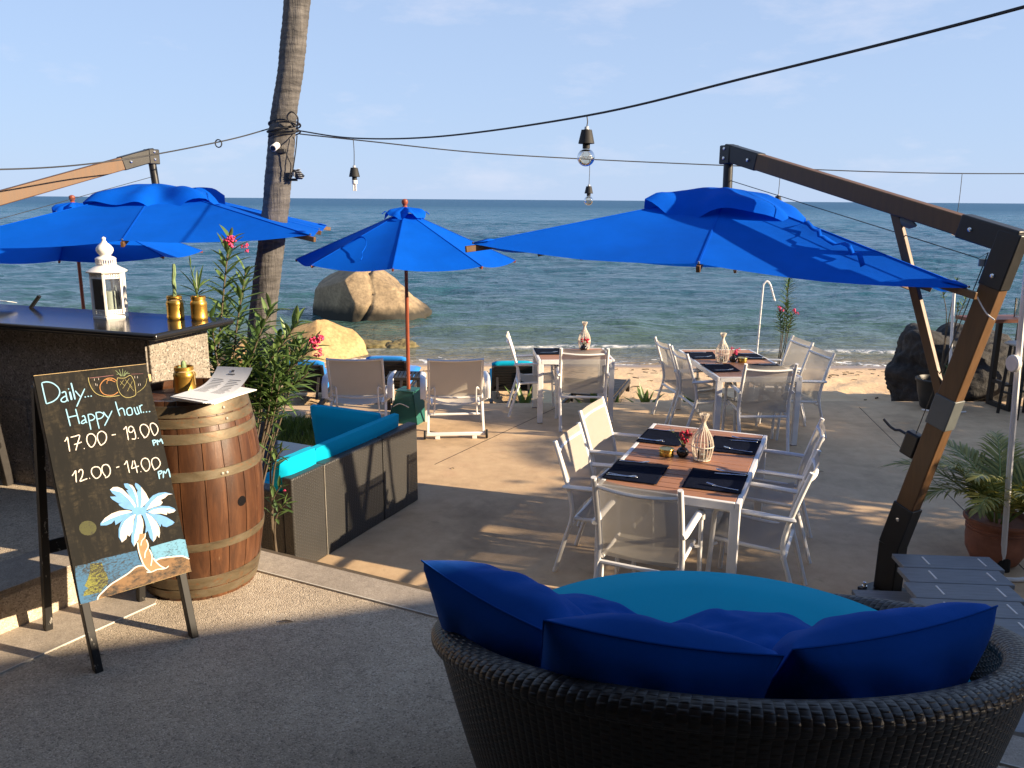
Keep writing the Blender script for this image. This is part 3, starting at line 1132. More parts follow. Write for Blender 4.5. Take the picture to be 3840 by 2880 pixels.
RU = build_cantilever('blue cantilever umbrella with brown timber post beside the dining tables',
                      (2.50, 5.08, 0), (2.50, 5.07, 0.36), (2.725, 4.60, 2.336), (1.645, 6.57, 2.897),
                      [(-0.268, 5.64, 2.243), (2.555, 4.66, 2.07), (3.536, 7.485, 1.83), (0.713, 8.465, 2.0)],
                      (1.652, 6.57, 2.60), strap=((1.95, 5.75, 2.36), (2.12, 5.02, 2.16)), vent_seed=2)
LU = build_cantilever('blue cantilever umbrella above the granite bar with its arm from the frame edge',
                      (-4.43, 6.88, 0), (-4.43, 6.88, 0.36), (-4.80, 6.36, 2.26), (-3.50, 8.30, 2.93),
                      [(-4.644, 6.56, 2.143), (-1.712, 7.10, 2.231), (-2.223, 10.04, 2.214), (-5.155, 9.50, 2.13)],
                      (-3.47, 8.30, 2.63), vent_seed=5)
# white string that ties the canopy corner to the post
o = MB().tube(smooth_path([(2.585, 4.645, 2.05), (2.62, 4.64, 1.99), (2.66, 4.63, 1.93), (2.69, 4.60, 1.90)], 4), 0.004, 5).build('tie_string', 'paper')
tag(o, 'white string tied from the blue canopy corner to the timber post', 'string')


def build_market(label, x, y, top, rim_z, R, rot, bottom):
    t = thing('market_umbrella', label, 'umbrella', (x, y, bottom), 0, 'market umbrellas')
    b = bottom
    MB().tube([(0, 0, 0), (0, 0, (top - b) * 0.5)], 0.022, 12).build('lower_pole', 'pole_wood', t)
    MB().tube([(0, 0, (top - b) * 0.5 + 0.001), (0, 0, top - b - 0.08)], 0.0205, 12).build('upper_pole', 'pole_wood', t)
    z = top - b
    MB().lathe([(0.034, -0.14), (0.036, -0.115), (0.028, -0.105), (0.034, -0.09), (0.026, -0.078), (0.020, -0.068), (0.030, -0.055),
                (0.037, -0.035), (0.034, -0.012), (0.018, 0.0), (0.0, 0.003)], 16, (0, 0, z)).build('finial', 'pole_wood', t)
    apex = V3(0, 0, top - b - 0.13)
    rz = rim_z - b
    ring = [V3(R * cos(rot + k * pi / 4), R * sin(rot + k * pi / 4), rz) for k in range(8)]
    for k in range(8):
        canopy_panel(apex, ring[k], ring[(k + 1) % 8], 0.05, 0.05, 8, 10).build('canopy_panel', 'canopy_blue', t, smooth=60)
        MB().beam(apex + V3(0, 0, -0.06), ring[k] + V3(0, 0, -0.016), 0.018, 0.026).build('rib', 'pole_wood', t)
        MB().beam(V3(0, 0, rz + 0.05), apex.lerp(ring[k], 0.52) + V3(0, 0, -0.04), 0.016, 0.02).build('strut', 'pole_wood', t)
        sm = MB()
        sm.beam(apex + (ring[k] - apex) * 0.06 + V3(0, 0, 0.003), ring[k] + V3(0, 0, 0.003), 0.010, 0.004)
        sm.build('seam', 'canopy_blue', t)
    MB().lathe([(0.03, -0.05), (0.055, -0.03), (0.055, 0.03), (0.03, 0.05)], 12, (0, 0, rz + 0.05)).build('runner', 'pole_wood', t)
    vm = MB()

    def vf(a, bb):
        an = 2 * pi * a
        r = 0.03 + bb * 0.20
        return V3(r * cos(an), r * sin(an), apex.z + 0.045 - 0.07 * bb + 0.03 * bb * sin(5 * an + 1) + 0.018 * bb * sin(9 * an) - 0.03 * max(0, bb - 0.8) / 0.2)
    vm.grid(vf, 64, 8, wrap=True)
    vm.build('vent_cap', 'vent_blue', t, smooth=80)
    tie = MB()
    for an in (2.7, 0.4):
        c = V3(0.2 * cos(an), 0.2 * sin(an) - 0.05, apex.z - 0.03)
        tie.tube([c, c + V3(0.05 * cos(an), 0, 0.025), c + V3(0.09 * cos(an), 0, -0.005)], 0.006, 5)
    tie.build('vent_tie', 'canopy_blue', t)
    return t, apex, ring


MU, ap_, rg_ = build_market('blue octagonal market umbrella on a reddish pole in a green stand', -1.205, 9.42, 2.533, 1.865, 1.235, -pi / 2 + 0.02, 0.375)
# tie strap loop on the front panel
lp = [(-0.60, -0.62, 1.62), (-0.48, -0.62, 1.70), (-0.38, -0.66, 1.75), (-0.32, -0.72, 1.72), (-0.31, -0.78, 1.66), (-0.34, -0.84, 1.60), (-0.33, -0.89, 1.56), (-0.34, -0.93, 1.53)]
st = MB()
st.tube(smooth_path([Vector(p) + V3(0, 0, 0.02) for p in lp], 4), 0.008, 6, flat=0.4)
st.build('tie_strap', 'canopy_blue', MU)
FU, ap2_, rg2_ = build_market('blue market umbrella on a brown pole behind the bar', -5.38, 10.35, 2.55, 1.86, 1.45, -pi / 2 + 0.35, -0.16)

# green timber stand of the market umbrella
t = thing('umbrella_stand', 'dark green tapered timber umbrella stand between the white deck chairs', 'umbrella stand', (-1.205, 9.42, 0), radians(-18))
fr = MB()
b_, tp = 0.19, 0.105
vs = [(-b_, -b_, 0), (b_, -b_, 0), (b_, b_, 0), (-b_, b_, 0), (-tp, -tp, 0.36), (tp, -tp, 0.36), (tp, tp, 0.36), (-tp, tp, 0.36)]
names = ['front', 'side', 'back', 'side']
for k in range(4):
    i, j = k, (k + 1) % 4
    mbx = MB()
    nn = [V3(0, -1, 0.2), V3(1, 0, 0.2), V3(0, 1, 0.2), V3(-1, 0, 0.2)][k] * 0.012
    P = [Vector(vs[i]), Vector(vs[j]), Vector(vs[4 + j]), Vector(vs[4 + i])]
    Q = [p - Vector((nn.x, nn.y, 0)) for p in P]
    mbx.add(P + Q, [(0, 1, 2, 3), (7, 6, 5, 4), (0, 4, 5, 1), (1, 5, 6, 2), (2, 6, 7, 3), (3, 7, 4, 0)])
    mbx.build('board', 'green_paint', t)
MB().box((0, 0, 0.368), (0.235, 0.235, 0.014)).build('cap_board', 'green_paint', t, bevel=0.003)
MB().tube(smooth_path([(-0.12, -0.165, 0.19), (-0.03, -0.175, 0.235), (0.08, -0.172, 0.20)], 4), 0.005, 5).build('rope_handle', 'paper', t)

# ------------------------------------------------------------------ palm beside the bar
tr_path = [(-2.60, 8.40, -0.1), (-2.60, 8.40, 0.15), (-2.595, 8.40, 0.99), (-2.48, 8.40, 1.75), (-2.355, 8.40, 2.44), (-2.24, 8.40, 3.23),
           (-2.127, 8.40, 3.82), (-2.045, 8.40, 4.36), (-1.80, 8.4, 6.0), (-1.62, 8.4, 7.4)]
PT = thing('palm_tree', 'leaning coconut palm with ringed grey trunk rising out of the frame', 'palm tree', (-2.60, 8.40, 0))


def ringed_trunk(path, r0, r1, seed, name, parent, off):
    sp = smooth_path(path, 34)
    P = [p - Vector(off) for p in sp]
    n = 36
    vs, fs = [], []
    L = 0.0
    pos = []
    for i, p in enumerate(P):
        if i:
            L += (P[i] - P[i - 1]).length
        pos.append(L)
    for i, p in enumerate(P):
        t_ = pos[i] / L
        r = lerp(r0, r1, min(1, t_ * 1.6)) + 0.05 * math.exp(-pos[i] / 0.25)
        fr_ = (pos[i] / 0.062 + 0.7 * nz(0, 0, pos[i] * 2)) % 1.0
        for j in range(n):
            a = 2 * pi * j / n
            q = 0.006 * (1 - fr_) + 0.010 * nz(2.2 * cos(a), 2.2 * sin(a), pos[i] * 3 + seed) + 0.005 * nz(5 * cos(a), 5 * sin(a), pos[i] * 9 + seed)
            vs.append(p + V3((r + q) * cos(a), (r + q) * sin(a), 0))
    for i in range(len(P) - 1):
        for j in range(n):
            fs.append((i * n + j, i * n + (j + 1) % n, (i + 1) * n + (j + 1) % n, (i + 1) * n + j))
    m_ = MB()
    m_.add(vs, fs)
    return m_.build(name, 'palm_bark', parent, smooth=50)


def frond_mesh(o, az, el, L, droop, nleaf, leaf_l, leaf_w, seed=0, rach=0.018, hang=0.35):
    """returns (rachis MB, leaflet MB)"""
    rnd = random.Random(seed)
    o = Vector(o)
    pts = []
    d = V3(cos(az) * cos(el), sin(az) * cos(el), sin(el))
    p = o.copy()
    N = 14
    e = el
    for k in range(N + 1):
        pts.append(p.copy())
        e -= droop / N * (0.5 + k / N)
        d = V3(cos(az) * cos(e), sin(az) * cos(e), sin(e))
        p = p + d * (L / N)
    rc = MB().tube(pts, [lerp(rach, rach * 0.2, k / N) for k in range(N + 1)], 5)
    lf = MB()
    for k in range(nleaf):
        t_ = lerp(0.18, 0.99, k / (nleaf - 1))
        f = t_ * N
        i = min(int(f), N - 1)
        q = pts[i].lerp(pts[i + 1], f - i)
        d = (pts[i + 1] - pts[i]).normalized()
        s = d.cross(V3(0, 0, 1))
        if s.length < 0.05:
            s = V3(-sin(az), cos(az), 0)
        s.normalize()
        u = s.cross(d)
        ll = leaf_l * (0.45 + 0.75 * sin(pi * min(1, 0.12 + t_ * 0.92))) * rnd.uniform(0.85, 1.1)
        for sg in (-1, 1):
            ang = lerp(1.15, 0.45, t_) + rnd.uniform(-0.08, 0.08)
            dirv = (d * cos(ang) + s * (sg * sin(ang)) + u * rnd.uniform(0.05, 0.25)).normalized()
            wv = (d - dirv * d.dot(dirv)).normalized() * leaf_w
            a = q
            m1 = q + dirv * (ll * 0.4) + V3(0, 0, -hang * ll * 0.12)
            m2 = q + dirv * (ll * 0.75) + V3(0, 0, -hang * ll * 0.42)
            tip = q + dirv * ll * 0.95 + V3(0, 0, -hang * ll * 0.85)
            lf.add([a - wv * 0.3, a + wv * 0.3, m1 + wv * 0.5, m1 - wv * 0.5, m2 + wv * 0.35, m2 - wv * 0.35, tip],
                   [(0, 1, 2, 3), (3, 2, 4, 5), (5, 4, 6)])
    return rc, lf


ringed_trunk(tr_path, 0.138, 0.115, 2.0, 'trunk', PT, (-2.60, 8.40, 0))


def palm_crown(parent, top, n, L, seed):
    rnd = random.Random(seed)
    crown = MB()
    for k in range(n):
        rc, lf = frond_mesh(top, 2 * pi * k / n + rnd.uniform(-0.2, 0.2), rnd.uniform(-0.1, 1.1), L * rnd.uniform(0.85, 1.1), rnd.uniform(1.0, 1.7),
                            34, 0.75, 0.05, seed * 100 + k, 0.03)
        crown.add(rc.v, rc.f)
        crown.add(lf.v, lf.f)
    return crown.build('crown', 'palm_leaf', parent)


palm_crown(PT, (0.98, 0, 7.4), 15, 3.0, 3)

# security camera and flood light fixed to the trunk
t = thing('security_camera', 'small white bullet security camera strapped to the palm trunk', 'camera', (-2.27, 8.26, 3.03))
sc = MB()
sc.tube([(0.0, 0.0, 0.0), (-0.012, -0.10, -0.035)], 0.032, 16)
sc.build('housing', 'white_paint', t, bevel=0.004)
MB().tube([(-0.0125, -0.104, -0.0365), (-0.013, -0.108, -0.038)], 0.025, 14).build('lens', 'ceramic_black', t)
MB().box((0.03, 0.02, -0.055), (0.08, 0.05, 0.04)).build('bracket', 'black_metal', t, bevel=0.004)
t = thing('flood_light', 'small black flood light on a bracket at the side of the palm trunk', 'flood light', (-2.20, 8.33, 2.73))
MB().beam((-0.03, 0, -0.02), (0.09, 0, -0.02), 0.03, 0.025).build('bracket', 'black_metal', t)
fl = MB()
fl.beam((0.07, 0, 0.06), (0.13, -0.02, 0.0), 0.10, 0.05)
fl.build('lamp_housing', 'black_metal', t, bevel=0.005)
for k in range(5):
    MB().beam((0.095 + 0.008 * k, -0.03, 0.07 - 0.017 * k), (0.125 + 0.006 * k, -0.03, 0.08 - 0.02 * k), 0.10, 0.003).build('fin', 'grey_plastic', fl and t)
MB().lathe([(0.016, -0.02), (0.016, 0.02)], 10, (0.075, -0.045, 0.03)).build('knob', 'steel', t)
o = MB().tube(smooth_path([(-2.19, 8.25, 2.97), (-2.165, 8.25, 2.90), (-2.145, 8.25, 2.84), (-2.17, 8.26, 2.72)], 4), 0.006, 5).build('camera_cable', 'cable')
tag(o, 'thin black cable running from the security camera to the flood light', 'cable')

# ------------------------------------------------------------------ cables and lamps
def wire(label, pts, r, n=10, name='overhead_cable'):
    o = MB().tube(smooth_path(pts, n), r, 6).build(name, 'cable')
    return tag(o, label, 'cable', 'overhead cables')


wire('thick black overhead cable climbing from the palm towards the upper frame corner',
     [(-2.07, 8.34, 3.17), (-1.42, 7.6, 3.055), (-0.55, 6.35, 2.985), (0.426, 5.0, 3.012), (1.10, 4.05, 3.10), (1.712, 3.0, 3.18), (2.3, 2.0, 3.30)], 0.0062)
wire('thin black overhead cable sagging from the palm across to the far side of the terrace',
     [(-2.07, 8.34, 3.14), (-1.41, 8.5, 3.085), (-0.4, 8.9, 3.01), (0.915, 9.4, 2.969), (2.4, 9.7, 2.93), (4.2, 9.9, 2.88), (5.963, 10.0, 2.875), (9, 10, 2.93)], 0.0058)
wire('black overhead cable from the palm to the far edge beside the bar',
     [(-2.36, 8.36, 3.19), (-2.75, 8.1, 3.05), (-3.48, 7.5, 2.844), (-3.903, 6.5, 2.732), (-4.6, 5.4, 2.72)], 0.006)
wr = MB()
for k, (dz, rr) in enumerate(((0.0, 0.150), (0.03, 0.149), (-0.03, 0.151), (0.06, 0.150))):
    ring = [(-2.243 + 0.006 * k + rr * cos(a), 8.40 + rr * sin(a), 3.17 + dz + 0.035 * sin(a + k)) for a in [2 * pi * j / 28 for j in range(28)]]
    wr.tube(ring, 0.008, 6, closed=True)
o = wr.build('cable_wrap', 'cable')
tag(o, 'black cable wound several times around the palm trunk', 'cable')
o = MB().tube(smooth_path([(-2.10, 8.28, 3.20), (-2.15, 8.22, 3.28), (-2.10, 8.2, 3.33), (-2.05, 8.22, 3.28), (-2.08, 8.28, 3.18)], 5), 0.008, 6).build('cable_loop', 'cable')
tag(o, 'small loop of black cable standing off the palm above the wrap', 'cable')
o = MB().tube(smooth_path([(-2.085, 8.3, 3.12), (-2.10, 8.28, 2.98), (-2.15, 8.28, 2.73)], 5), 0.006, 5).build('hanging_cable', 'cable')
tag(o, 'black cable hanging from the overhead wire down to the flood light', 'cable')
rg = MB()
rg.tube([(-2.77 + 0.03 * cos(a), 8.08, 3.03 + 0.035 * sin(a)) for a in [2 * pi * j / 20 for j in range(20)]], 0.006, 6, closed=True)
tag(rg.build('cable_ring', 'cable'), 'small black cable ring hanging on the wire beside the palm', 'cable ring')


def lamp(label, top, cord_len, s=1.0, kind='globe'):
    x, y, z = top
    t = thing('hanging_lamp', label, 'hanging lamp', (x, y, z - cord_len), 0, 'lamps on the overhead cables')
    MB().tube(smooth_path([(0, 0, cord_len), (0.004, 0, cord_len * 0.5), (0.0, 0, 0)], 4), 0.0035 * max(1, s * 0.9), 6).build('cord', 'cable', t)
    MB().lathe([(0.012, 0.0), (0.014, -0.015), (0.010, -0.02)], 10, (0, 0, 0.0)).build('cord_grip', 'grey_plastic', t)
    MB().lathe([(0.0, -0.016 * s), (0.031 * s, -0.018 * s), (0.048 * s, -0.095 * s), (0.046 * s, -0.097 * s), (0.0, -0.094 * s)], 24).build('shade', 'black_rubber', t, smooth=40)
    MB().lathe([(0.022 * s, -0.092 * s), (0.022 * s, -0.125 * s)], 16).build('socket', 'black_rubber', t)
    if kind == 'globe':
        r = 0.052 * s
        zc = -0.125 * s - r * 0.96
        pr = [(0.016 * s, -0.122 * s), (0.018 * s, -0.13 * s)]
        for k in range(3, 17):
            a = pi * k / 16
            pr.append((r * sin(a) + 1e-5, zc + r * cos(a)))
        bo = MB().lathe(pr, 24).build('bulb', 'bulb_glass', t, smooth=60)
        fm = MB()
        fm.tube([(-0.012 * s, 0, -0.13 * s), (-0.02 * s, 0, zc + 0.01), (0, 0, zc - 0.015 * s), (0.02 * s, 0, zc + 0.01), (0.012 * s, 0, -0.13 * s)], 0.0012 * s, 5)
        fm.tube([(-0.03 * s, 0, zc), (0, 0, zc + 0.003), (0.03 * s, 0, zc)], 0.0010 * s, 5)
        fm.build('filament', 'gold', bo)
    else:
        bo = MB().lathe([(0.021, -0.125), (0.024, -0.13), (0.024, -0.155), (0.018, -0.16)], 16).build('bulb', 'white_paint', t)
        for dx, dy in ((-0.011, -0.005), (0.011, -0.005), (0, 0.01)):
            MB().tube([(dx, dy, -0.158), (dx, dy, -0.215), (dx, dy, -0.22)], [0.0065, 0.0065, 0.003], 8).build('tube', 'white_paint', bo)
    return t


lamp('cone shaded lamp with a white energy saving tube bulb near the palm', (-1.415, 7.6, 3.055), 0.235, 1.0, 'cfl')
lamp('large cone shaded lamp with a clear glass globe bulb on the thick cable', (0.421, 5.0, 3.005), 0.055, 0.98)
lamp('small cone shaded lamp with a globe bulb hanging on the thin cable', (0.83, 9.38, 2.972), 0.27, 0.98)
lamp('lamp hanging on a long cord behind the timber arm', (5.215, 9.95, 2.873), 0.50, 0.95)
lamp('lamp on a short cord behind the blue wind vent', (3.05, 9.8, 2.915), 0.30, 0.95)

# ------------------------------------------------------------------ dining tables
TABLES = {}


def make_table(key, label, fl, yaw, w, l, nsl):
    c, s = cos(yaw), sin(yaw)
    ctr = (fl[0] + c * w / 2 - s * l / 2, fl[1] + s * w / 2 + c * l / 2, 0)
    t = thing('dining_table', label, 'table', ctr, yaw, 'white framed dining tables')
    TABLES[key] = (fl, yaw, w, l)
    for sx in (-1, 1):
        for sy in (-1, 1):
            lg = MB()
            lg.box((sx * (w / 2 - 0.030), sy * (l / 2 - 0.024), 0.357), (0.060, 0.048, 0.706))
            lo = lg.build('leg', 'white_metal', t, bevel=0.005)
            MB().box((sx * (w / 2 - 0.030), sy * (l / 2 - 0.024), 0.002), (0.056, 0.044, 0.004)).build('foot_pad', 'black_rubber', lo)
    for sx in (-1, 1):
        MB().box((sx * (w / 2 - 0.016), 0, 0.722), (0.032, l, 0.056)).build('side_rail', 'white_metal', t, bevel=0.006, seg=3)
    for sy in (-1, 1):
        MB().box((0, sy * (l / 2 - 0.014), 0.722), (w - 0.066, 0.028, 0.056)).build('end_rail', 'white_metal', t, bevel=0.006, seg=3)
    inner = l - 0.060
    pitch = inner / nsl
    me = None
    for k in range(nsl):
        y = -inner / 2 + pitch * (k + 0.5)
        if me is None:
            o_ = MB().box((0, 0, 0), (w - 0.068, pitch - 0.006, 0.022)).build('slat', 'table_slat', t, bevel=0.0025)
            me = o_.data
        else:
            o_ = bpy.data.objects.new('slat', me)
            COL.objects.link(o_)
            o_.parent = t
            md = o_.modifiers.new('bevel', 'BEVEL')
            md.width = 0.0025
            md.segments = 2
        o_.location = (0, y, 0.739 + random.uniform(-0.0006, 0.0006))
    MB().box((0, 0, 0.722), (w - 0.07, l - 0.062, 0.008)).build('under_tray', 'black_metal', t)
    return t


make_table(1, 'slatted dining table with white frame nearest the round daybed', (0.5476, 5.0767), -0.386, 0.905, 1.637, 17)
make_table(2, 'long slatted dining table with white frame on the far side, four side chairs', (2.1319, 8.4258), 0.0557, 0.905, 1.637, 17)
make_table(3, 'small square slatted table with white frame at the beach edge', (0.2986, 9.306), 0.058, 0.882, 0.785, 8)
TOP = 0.7525


def on_table(k, u, v, z=TOP):
    (fx, fy), a, w, l = TABLES[k]
    return V3(fx + cos(a) * u - sin(a) * v, fy + sin(a) * u + cos(a) * v, z)


# ------------------------------------------------------------------ dining chairs
def make_chair(label):
    t = thing('dining_chair', label, 'chair', (0, 0, 0), 0, 'white sling dining chairs')
    W = 0.245                                   # half distance of the back posts
    post = smooth_path([(0, -0.315, 0.0), (0, -0.245, 0.24), (0, -0.195, 0.42), (0, -0.205, 0.56), (0, -0.262, 0.76), (0, -0.325, 0.95)], 5)
    for s in (-1, 1):
        pth = [p + V3(s * (W + 0.012 * min(1, p.z / 0.4)), 0, 0) for p in post]
        k = len([p for p in pth if p.z < 0.44])
        lg = MB()
        lg.tube(pth[:k + 1], 0.0155, 8, flat=1.15, up=(0, 1, 0))
        lg.build('leg', 'white_metal', t, smooth=50)
        MB().tube(pth[k:], 0.0165, 8, flat=1.1, up=(0, 1, 0)).build('back_post', 'white_metal', t, smooth=50)
        # front leg
        MB().tube([(s * (W + 0.030), 0.262, 0.0), (s * (W + 0.028), 0.245, 0.30), (s * (W + 0.026), 0.232, 0.585)], 0.0155, 8).build('leg', 'white_metal', t, smooth=50)
        arm = smooth_path([(s * (W + 0.026), 0.232, 0.585), (s * (W + 0.026), 0.222, 0.628), (s * (W + 0.026), 0.185, 0.648), (s * (W + 0.028), 0.02, 0.650),
                           (s * (W + 0.026), -0.21, 0.640), (s * (W + 0.02), -0.245, 0.638)], 5)
        MB().tube(arm, 0.016, 8, flat=1.5, up=(0, 0, 1)).build('armrest', 'white_metal', t, smooth=50)
        MB().tube([(s * (W - 0.012), -0.185, 0.405), (s * (W - 0.012), 0.0, 0.415), (s * (W - 0.010), 0.235, 0.430)], 0.014, 8, flat=0.9).build('seat_rail', 'white_metal', t, smooth=50)
        MB().tube([(s * (W - 0.005), 0.21, 0.40), (s * (W + 0.026), 0.236, 0.40)], 0.010, 6).build('rail_bracket', 'white_metal', t)
    MB().tube([(-W + 0.01, 0.236, 0.425), (0, 0.236, 0.412), (W - 0.01, 0.236, 0.425)], 0.012, 8).build('front_crossbar', 'white_metal', t)
    MB().tube([(-W - 0.01, -0.200, 0.372), (W + 0.01, -0.200, 0.372)], 0.014, 8, flat=1.2).build('rear_crossbar', 'white_metal', t)
    # the top bar is bowed backwards and sits below the post tips
    tb = [V3(lerp(-W, W, k / 10), -0.296 - 0.035 * (1 - (2 * k / 10 - 1) ** 2), 0.888 - 0.012 * (1 - (2 * k / 10 - 1) ** 2)) for k in range(11)]
    MB().tube(tb, 0.0125, 8, flat=1.2).build('top_rail', 'white_metal', t, smooth=50)
    # woven back: from just above the seat to the post tips
    prof = [p for p in post if p.z > 0.41]

    def bf_(a, b):
        f = b * (len(prof) - 1)
        i = min(int(f), len(prof) - 2)
        p = prof[i].lerp(prof[i + 1], f - i)
        w = 1 - (2 * a - 1) ** 2
        bow = lerp(0.02, 0.028, b) * w
        return V3(lerp(-W + 0.010, W - 0.010, a), p.y + 0.008 - bow, p.z - 0.004 - 0.012 * w * (b > 0.99))
    MB().grid(bf_, 12, 16).build('back_sling', 'sling', t, smooth=80)
    sp = [(-0.165, 0.425), (-0.10, 0.405), (0.0, 0.404), (0.12, 0.416), (0.20, 0.433), (0.248, 0.436), (0.256, 0.42)]

    def sf_(a, b):
        f = b * (len(sp) - 1)
        i = min(int(f), len(sp) - 2)
        y = lerp(sp[i][0], sp[i + 1][0], f - i)
        z = lerp(sp[i][1], sp[i + 1][1], f - i)
        return V3(lerp(-W + 0.005, W - 0.005, a), y, z + 0.012 - 0.020 * (1 - (2 * a - 1) ** 2))
    MB().grid(sf_, 12, 14).build('seat_sling', 'sling', t, smooth=80)
    return t


# (back-top point, facing direction in degrees, label)
CH = [((0.389, 5.614), -22, 'sling chair facing the daybed-side table from its sunlit edge, nearer of the two'),
      ((0.633, 6.437), -25, 'sling chair on the sunlit edge of the daybed-side table, farther of the two'),
      ((0.716, 4.52), 65, 'sling chair seen from behind at the table end next to the round daybed'),
      ((2.242, 5.773), 160, 'sling chair on the shaded edge of the daybed-side table, farther of the two'),
      ((1.906, 4.966), 156, 'sling chair on the shaded edge of the daybed-side table, nearer the timber post'),
      ((1.738, 9.533), 8, 'sling chair at the long far table, farther one on the small-table side'),
      ((1.818, 8.918), 8, 'sling chair at the long far table, nearer one on the small-table side'),
      ((2.592, 8.142), 92, 'sling chair with its back turned at the near end of the long far table'),
      ((3.444, 9.724), 187, 'sling chair at the long far table, farther one on the oleander side'),
      ((3.432, 9.03), 187, 'sling chair at the long far table, nearer one on the oleander side'),
      ((0.793, 8.953), 89, 'sling chair with its back turned at the small square table'),
      ((-0.055, 9.84), 2, 'sling chair standing side-on at the small square table')]
proto = None
for (bx, by), deg, lab in CH:
    a = radians(deg)
    loc = (bx + cos(a) * 0.325, by + sin(a) * 0.325, 0)
    if proto is None:
        proto = make_chair(lab)
        proto.location = loc
        proto.rotation_euler = (0, 0, a - pi / 2)
    else:
        dup(proto, loc, a - pi / 2, lab)

# ------------------------------------------------------------------ place settings
TN = {1: 'the daybed-side table', 2: 'the long far table', 3: 'the small square table'}


def placemat(k, corners, label, seed):
    P = [on_table(k, u, v) for u, v in corners]           # order: near-left, far-left, far-right, near-right
    o_ = sum(P, V3(0, 0, 0)) / 4
    mbx = MB()

    def fn(a, b):
        p = P[0].lerp(P[3], a).lerp(P[1].lerp(P[2], a), b)
        e = max(abs(2 * a - 1), abs(2 * b - 1))
        z = 0.0035 + 0.003 * abs(nz(p.x * 9, p.y * 9, seed)) + 0.004 * max(0, e - 0.9) / 0.1 * max(0, nz(p.x * 14, p.y * 14, seed + 3.0))
        wob = 0.004 * nz(p.x * 30, p.y * 30, seed)
        return p - o_ + V3(wob if e > 0.98 else 0, wob if e > 0.98 else 0, z)
    mbx.grid(fn, 22, 26)
    o = mbx.build('placemat', 'placemat', None, smooth=60, solid=0.002)
    o.location = o_
    tag(o, label, 'placemat', 'dark placemats on the tables')


placemat(1, [(0.0, 0.12), (0.0, 0.55), (0.358, 0.55), (0.362, 0.13)], 'navy placemat nearest the back-turned chair at the daybed-side table', 1)
placemat(1, [(0.0, 1.038), (0.008, 1.445), (0.36, 1.41), (0.33, 1.037)], 'navy placemat behind the red flowers on the daybed-side table', 2)
placemat(1, [(0.545, 1.02), (0.525, 1.44), (0.881, 1.424), (0.874, 1.032)], 'navy placemat in the far shaded corner of the daybed-side table', 3)
placemat(1, [(0.52, 0.15), (0.516, 0.57), (0.885, 0.557), (0.884, 0.165)], 'navy placemat on the shaded near corner of the daybed-side table', 4)
placemat(2, [(0.03, 0.235), (0.006, 0.69), (0.345, 0.69), (0.34, 0.275)], 'navy placemat on the near corner of the long far table', 5)
placemat(2, [(0.01, 0.98), (0.025, 1.43), (0.37, 1.44), (0.31, 0.985)], 'navy placemat behind the woven vase on the long far table', 6)
placemat(2, [(0.53, 0.945), (0.60, 1.33), (0.865, 1.35), (0.873, 0.95)], 'navy placemat beside the pink flowers on the long far table', 7)
placemat(2, [(0.535, 0.24), (0.54, 0.68), (0.88, 0.70), (0.88, 0.25)], 'navy placemat half hidden by the chair back on the long far table', 8)
placemat(3, [(0.01, 0.31), (0.005, 0.745), (0.345, 0.73), (0.31, 0.32)], 'navy placemat on the small square table', 9)


def cutlery(kind, k, p0, p1, label):
    A, B = on_table(k, *p0), on_table(k, *p1)
    L = 0.205
    d = (B - A).normalized()
    mid = (A + B) / 2 + V3(0, 0, 0.0075)
    s = V3(-d.y, d.x, 0)
    mbx = MB()

    def pt(x, y, z=0.0):
        return d * (x - L / 2) + s * y + V3(0, 0, z)
    if kind == 'fork':
        out = [(0, .004), (.02, .0065), (.10, .004), (.135, .0035), (.148, .010), (.165, .0115)]
    elif kind == 'spoon':
        out = [(0, .004), (.02, .0065), (.10, .004), (.145, .0035), (.158, .012), (.175, .0185), (.19, .019), (.203, .010)]
    else:
        out = [(0, .005), (.02, .0075), (.08, .006), (.10, .0085), (.15, .0095), (.19, .007), (.205, .001)]
    zf = (lambda x: 0.004 + 0.010 * max(0, (x - .12) / .085) ** 1.5 if kind != 'knife' else 0.004)
    vs, fs = [], []
    for x, y in out:
        z = zf(x)
        vs += [pt(x, -y, z), pt(x, 0, z + 0.0018), pt(x, y, z)]
    for i in range(len(out) - 1):
        fs += [(3 * i, 3 * i + 3, 3 * i + 4, 3 * i + 1), (3 * i + 1, 3 * i + 4, 3 * i + 5, 3 * i + 2)]
    mbx.add(vs, fs)
    if kind == 'fork':
        for j in range(4):
            y = -0.0093 + j * 0.0062
            mbx.beam(pt(.163, y, zf(.165)), pt(.207, y * 0.9, zf(.207)), 0.0032, 0.002)
    o = mbx.build(kind, 'steel', None, smooth=60, solid=0.0016)
    o.location = mid
    tag(o, label, kind, 'cutlery on the placemats')


def setting(k, mat, f, kn, sp=None):
    cutlery('fork', k, f[0], f[1], 'steel fork on the ' + mat)
    cutlery('knife', k, kn[0], kn[1], 'steel knife on the ' + mat)
    if sp:
        cutlery('spoon', k, sp[0], sp[1], 'steel spoon on the ' + mat)


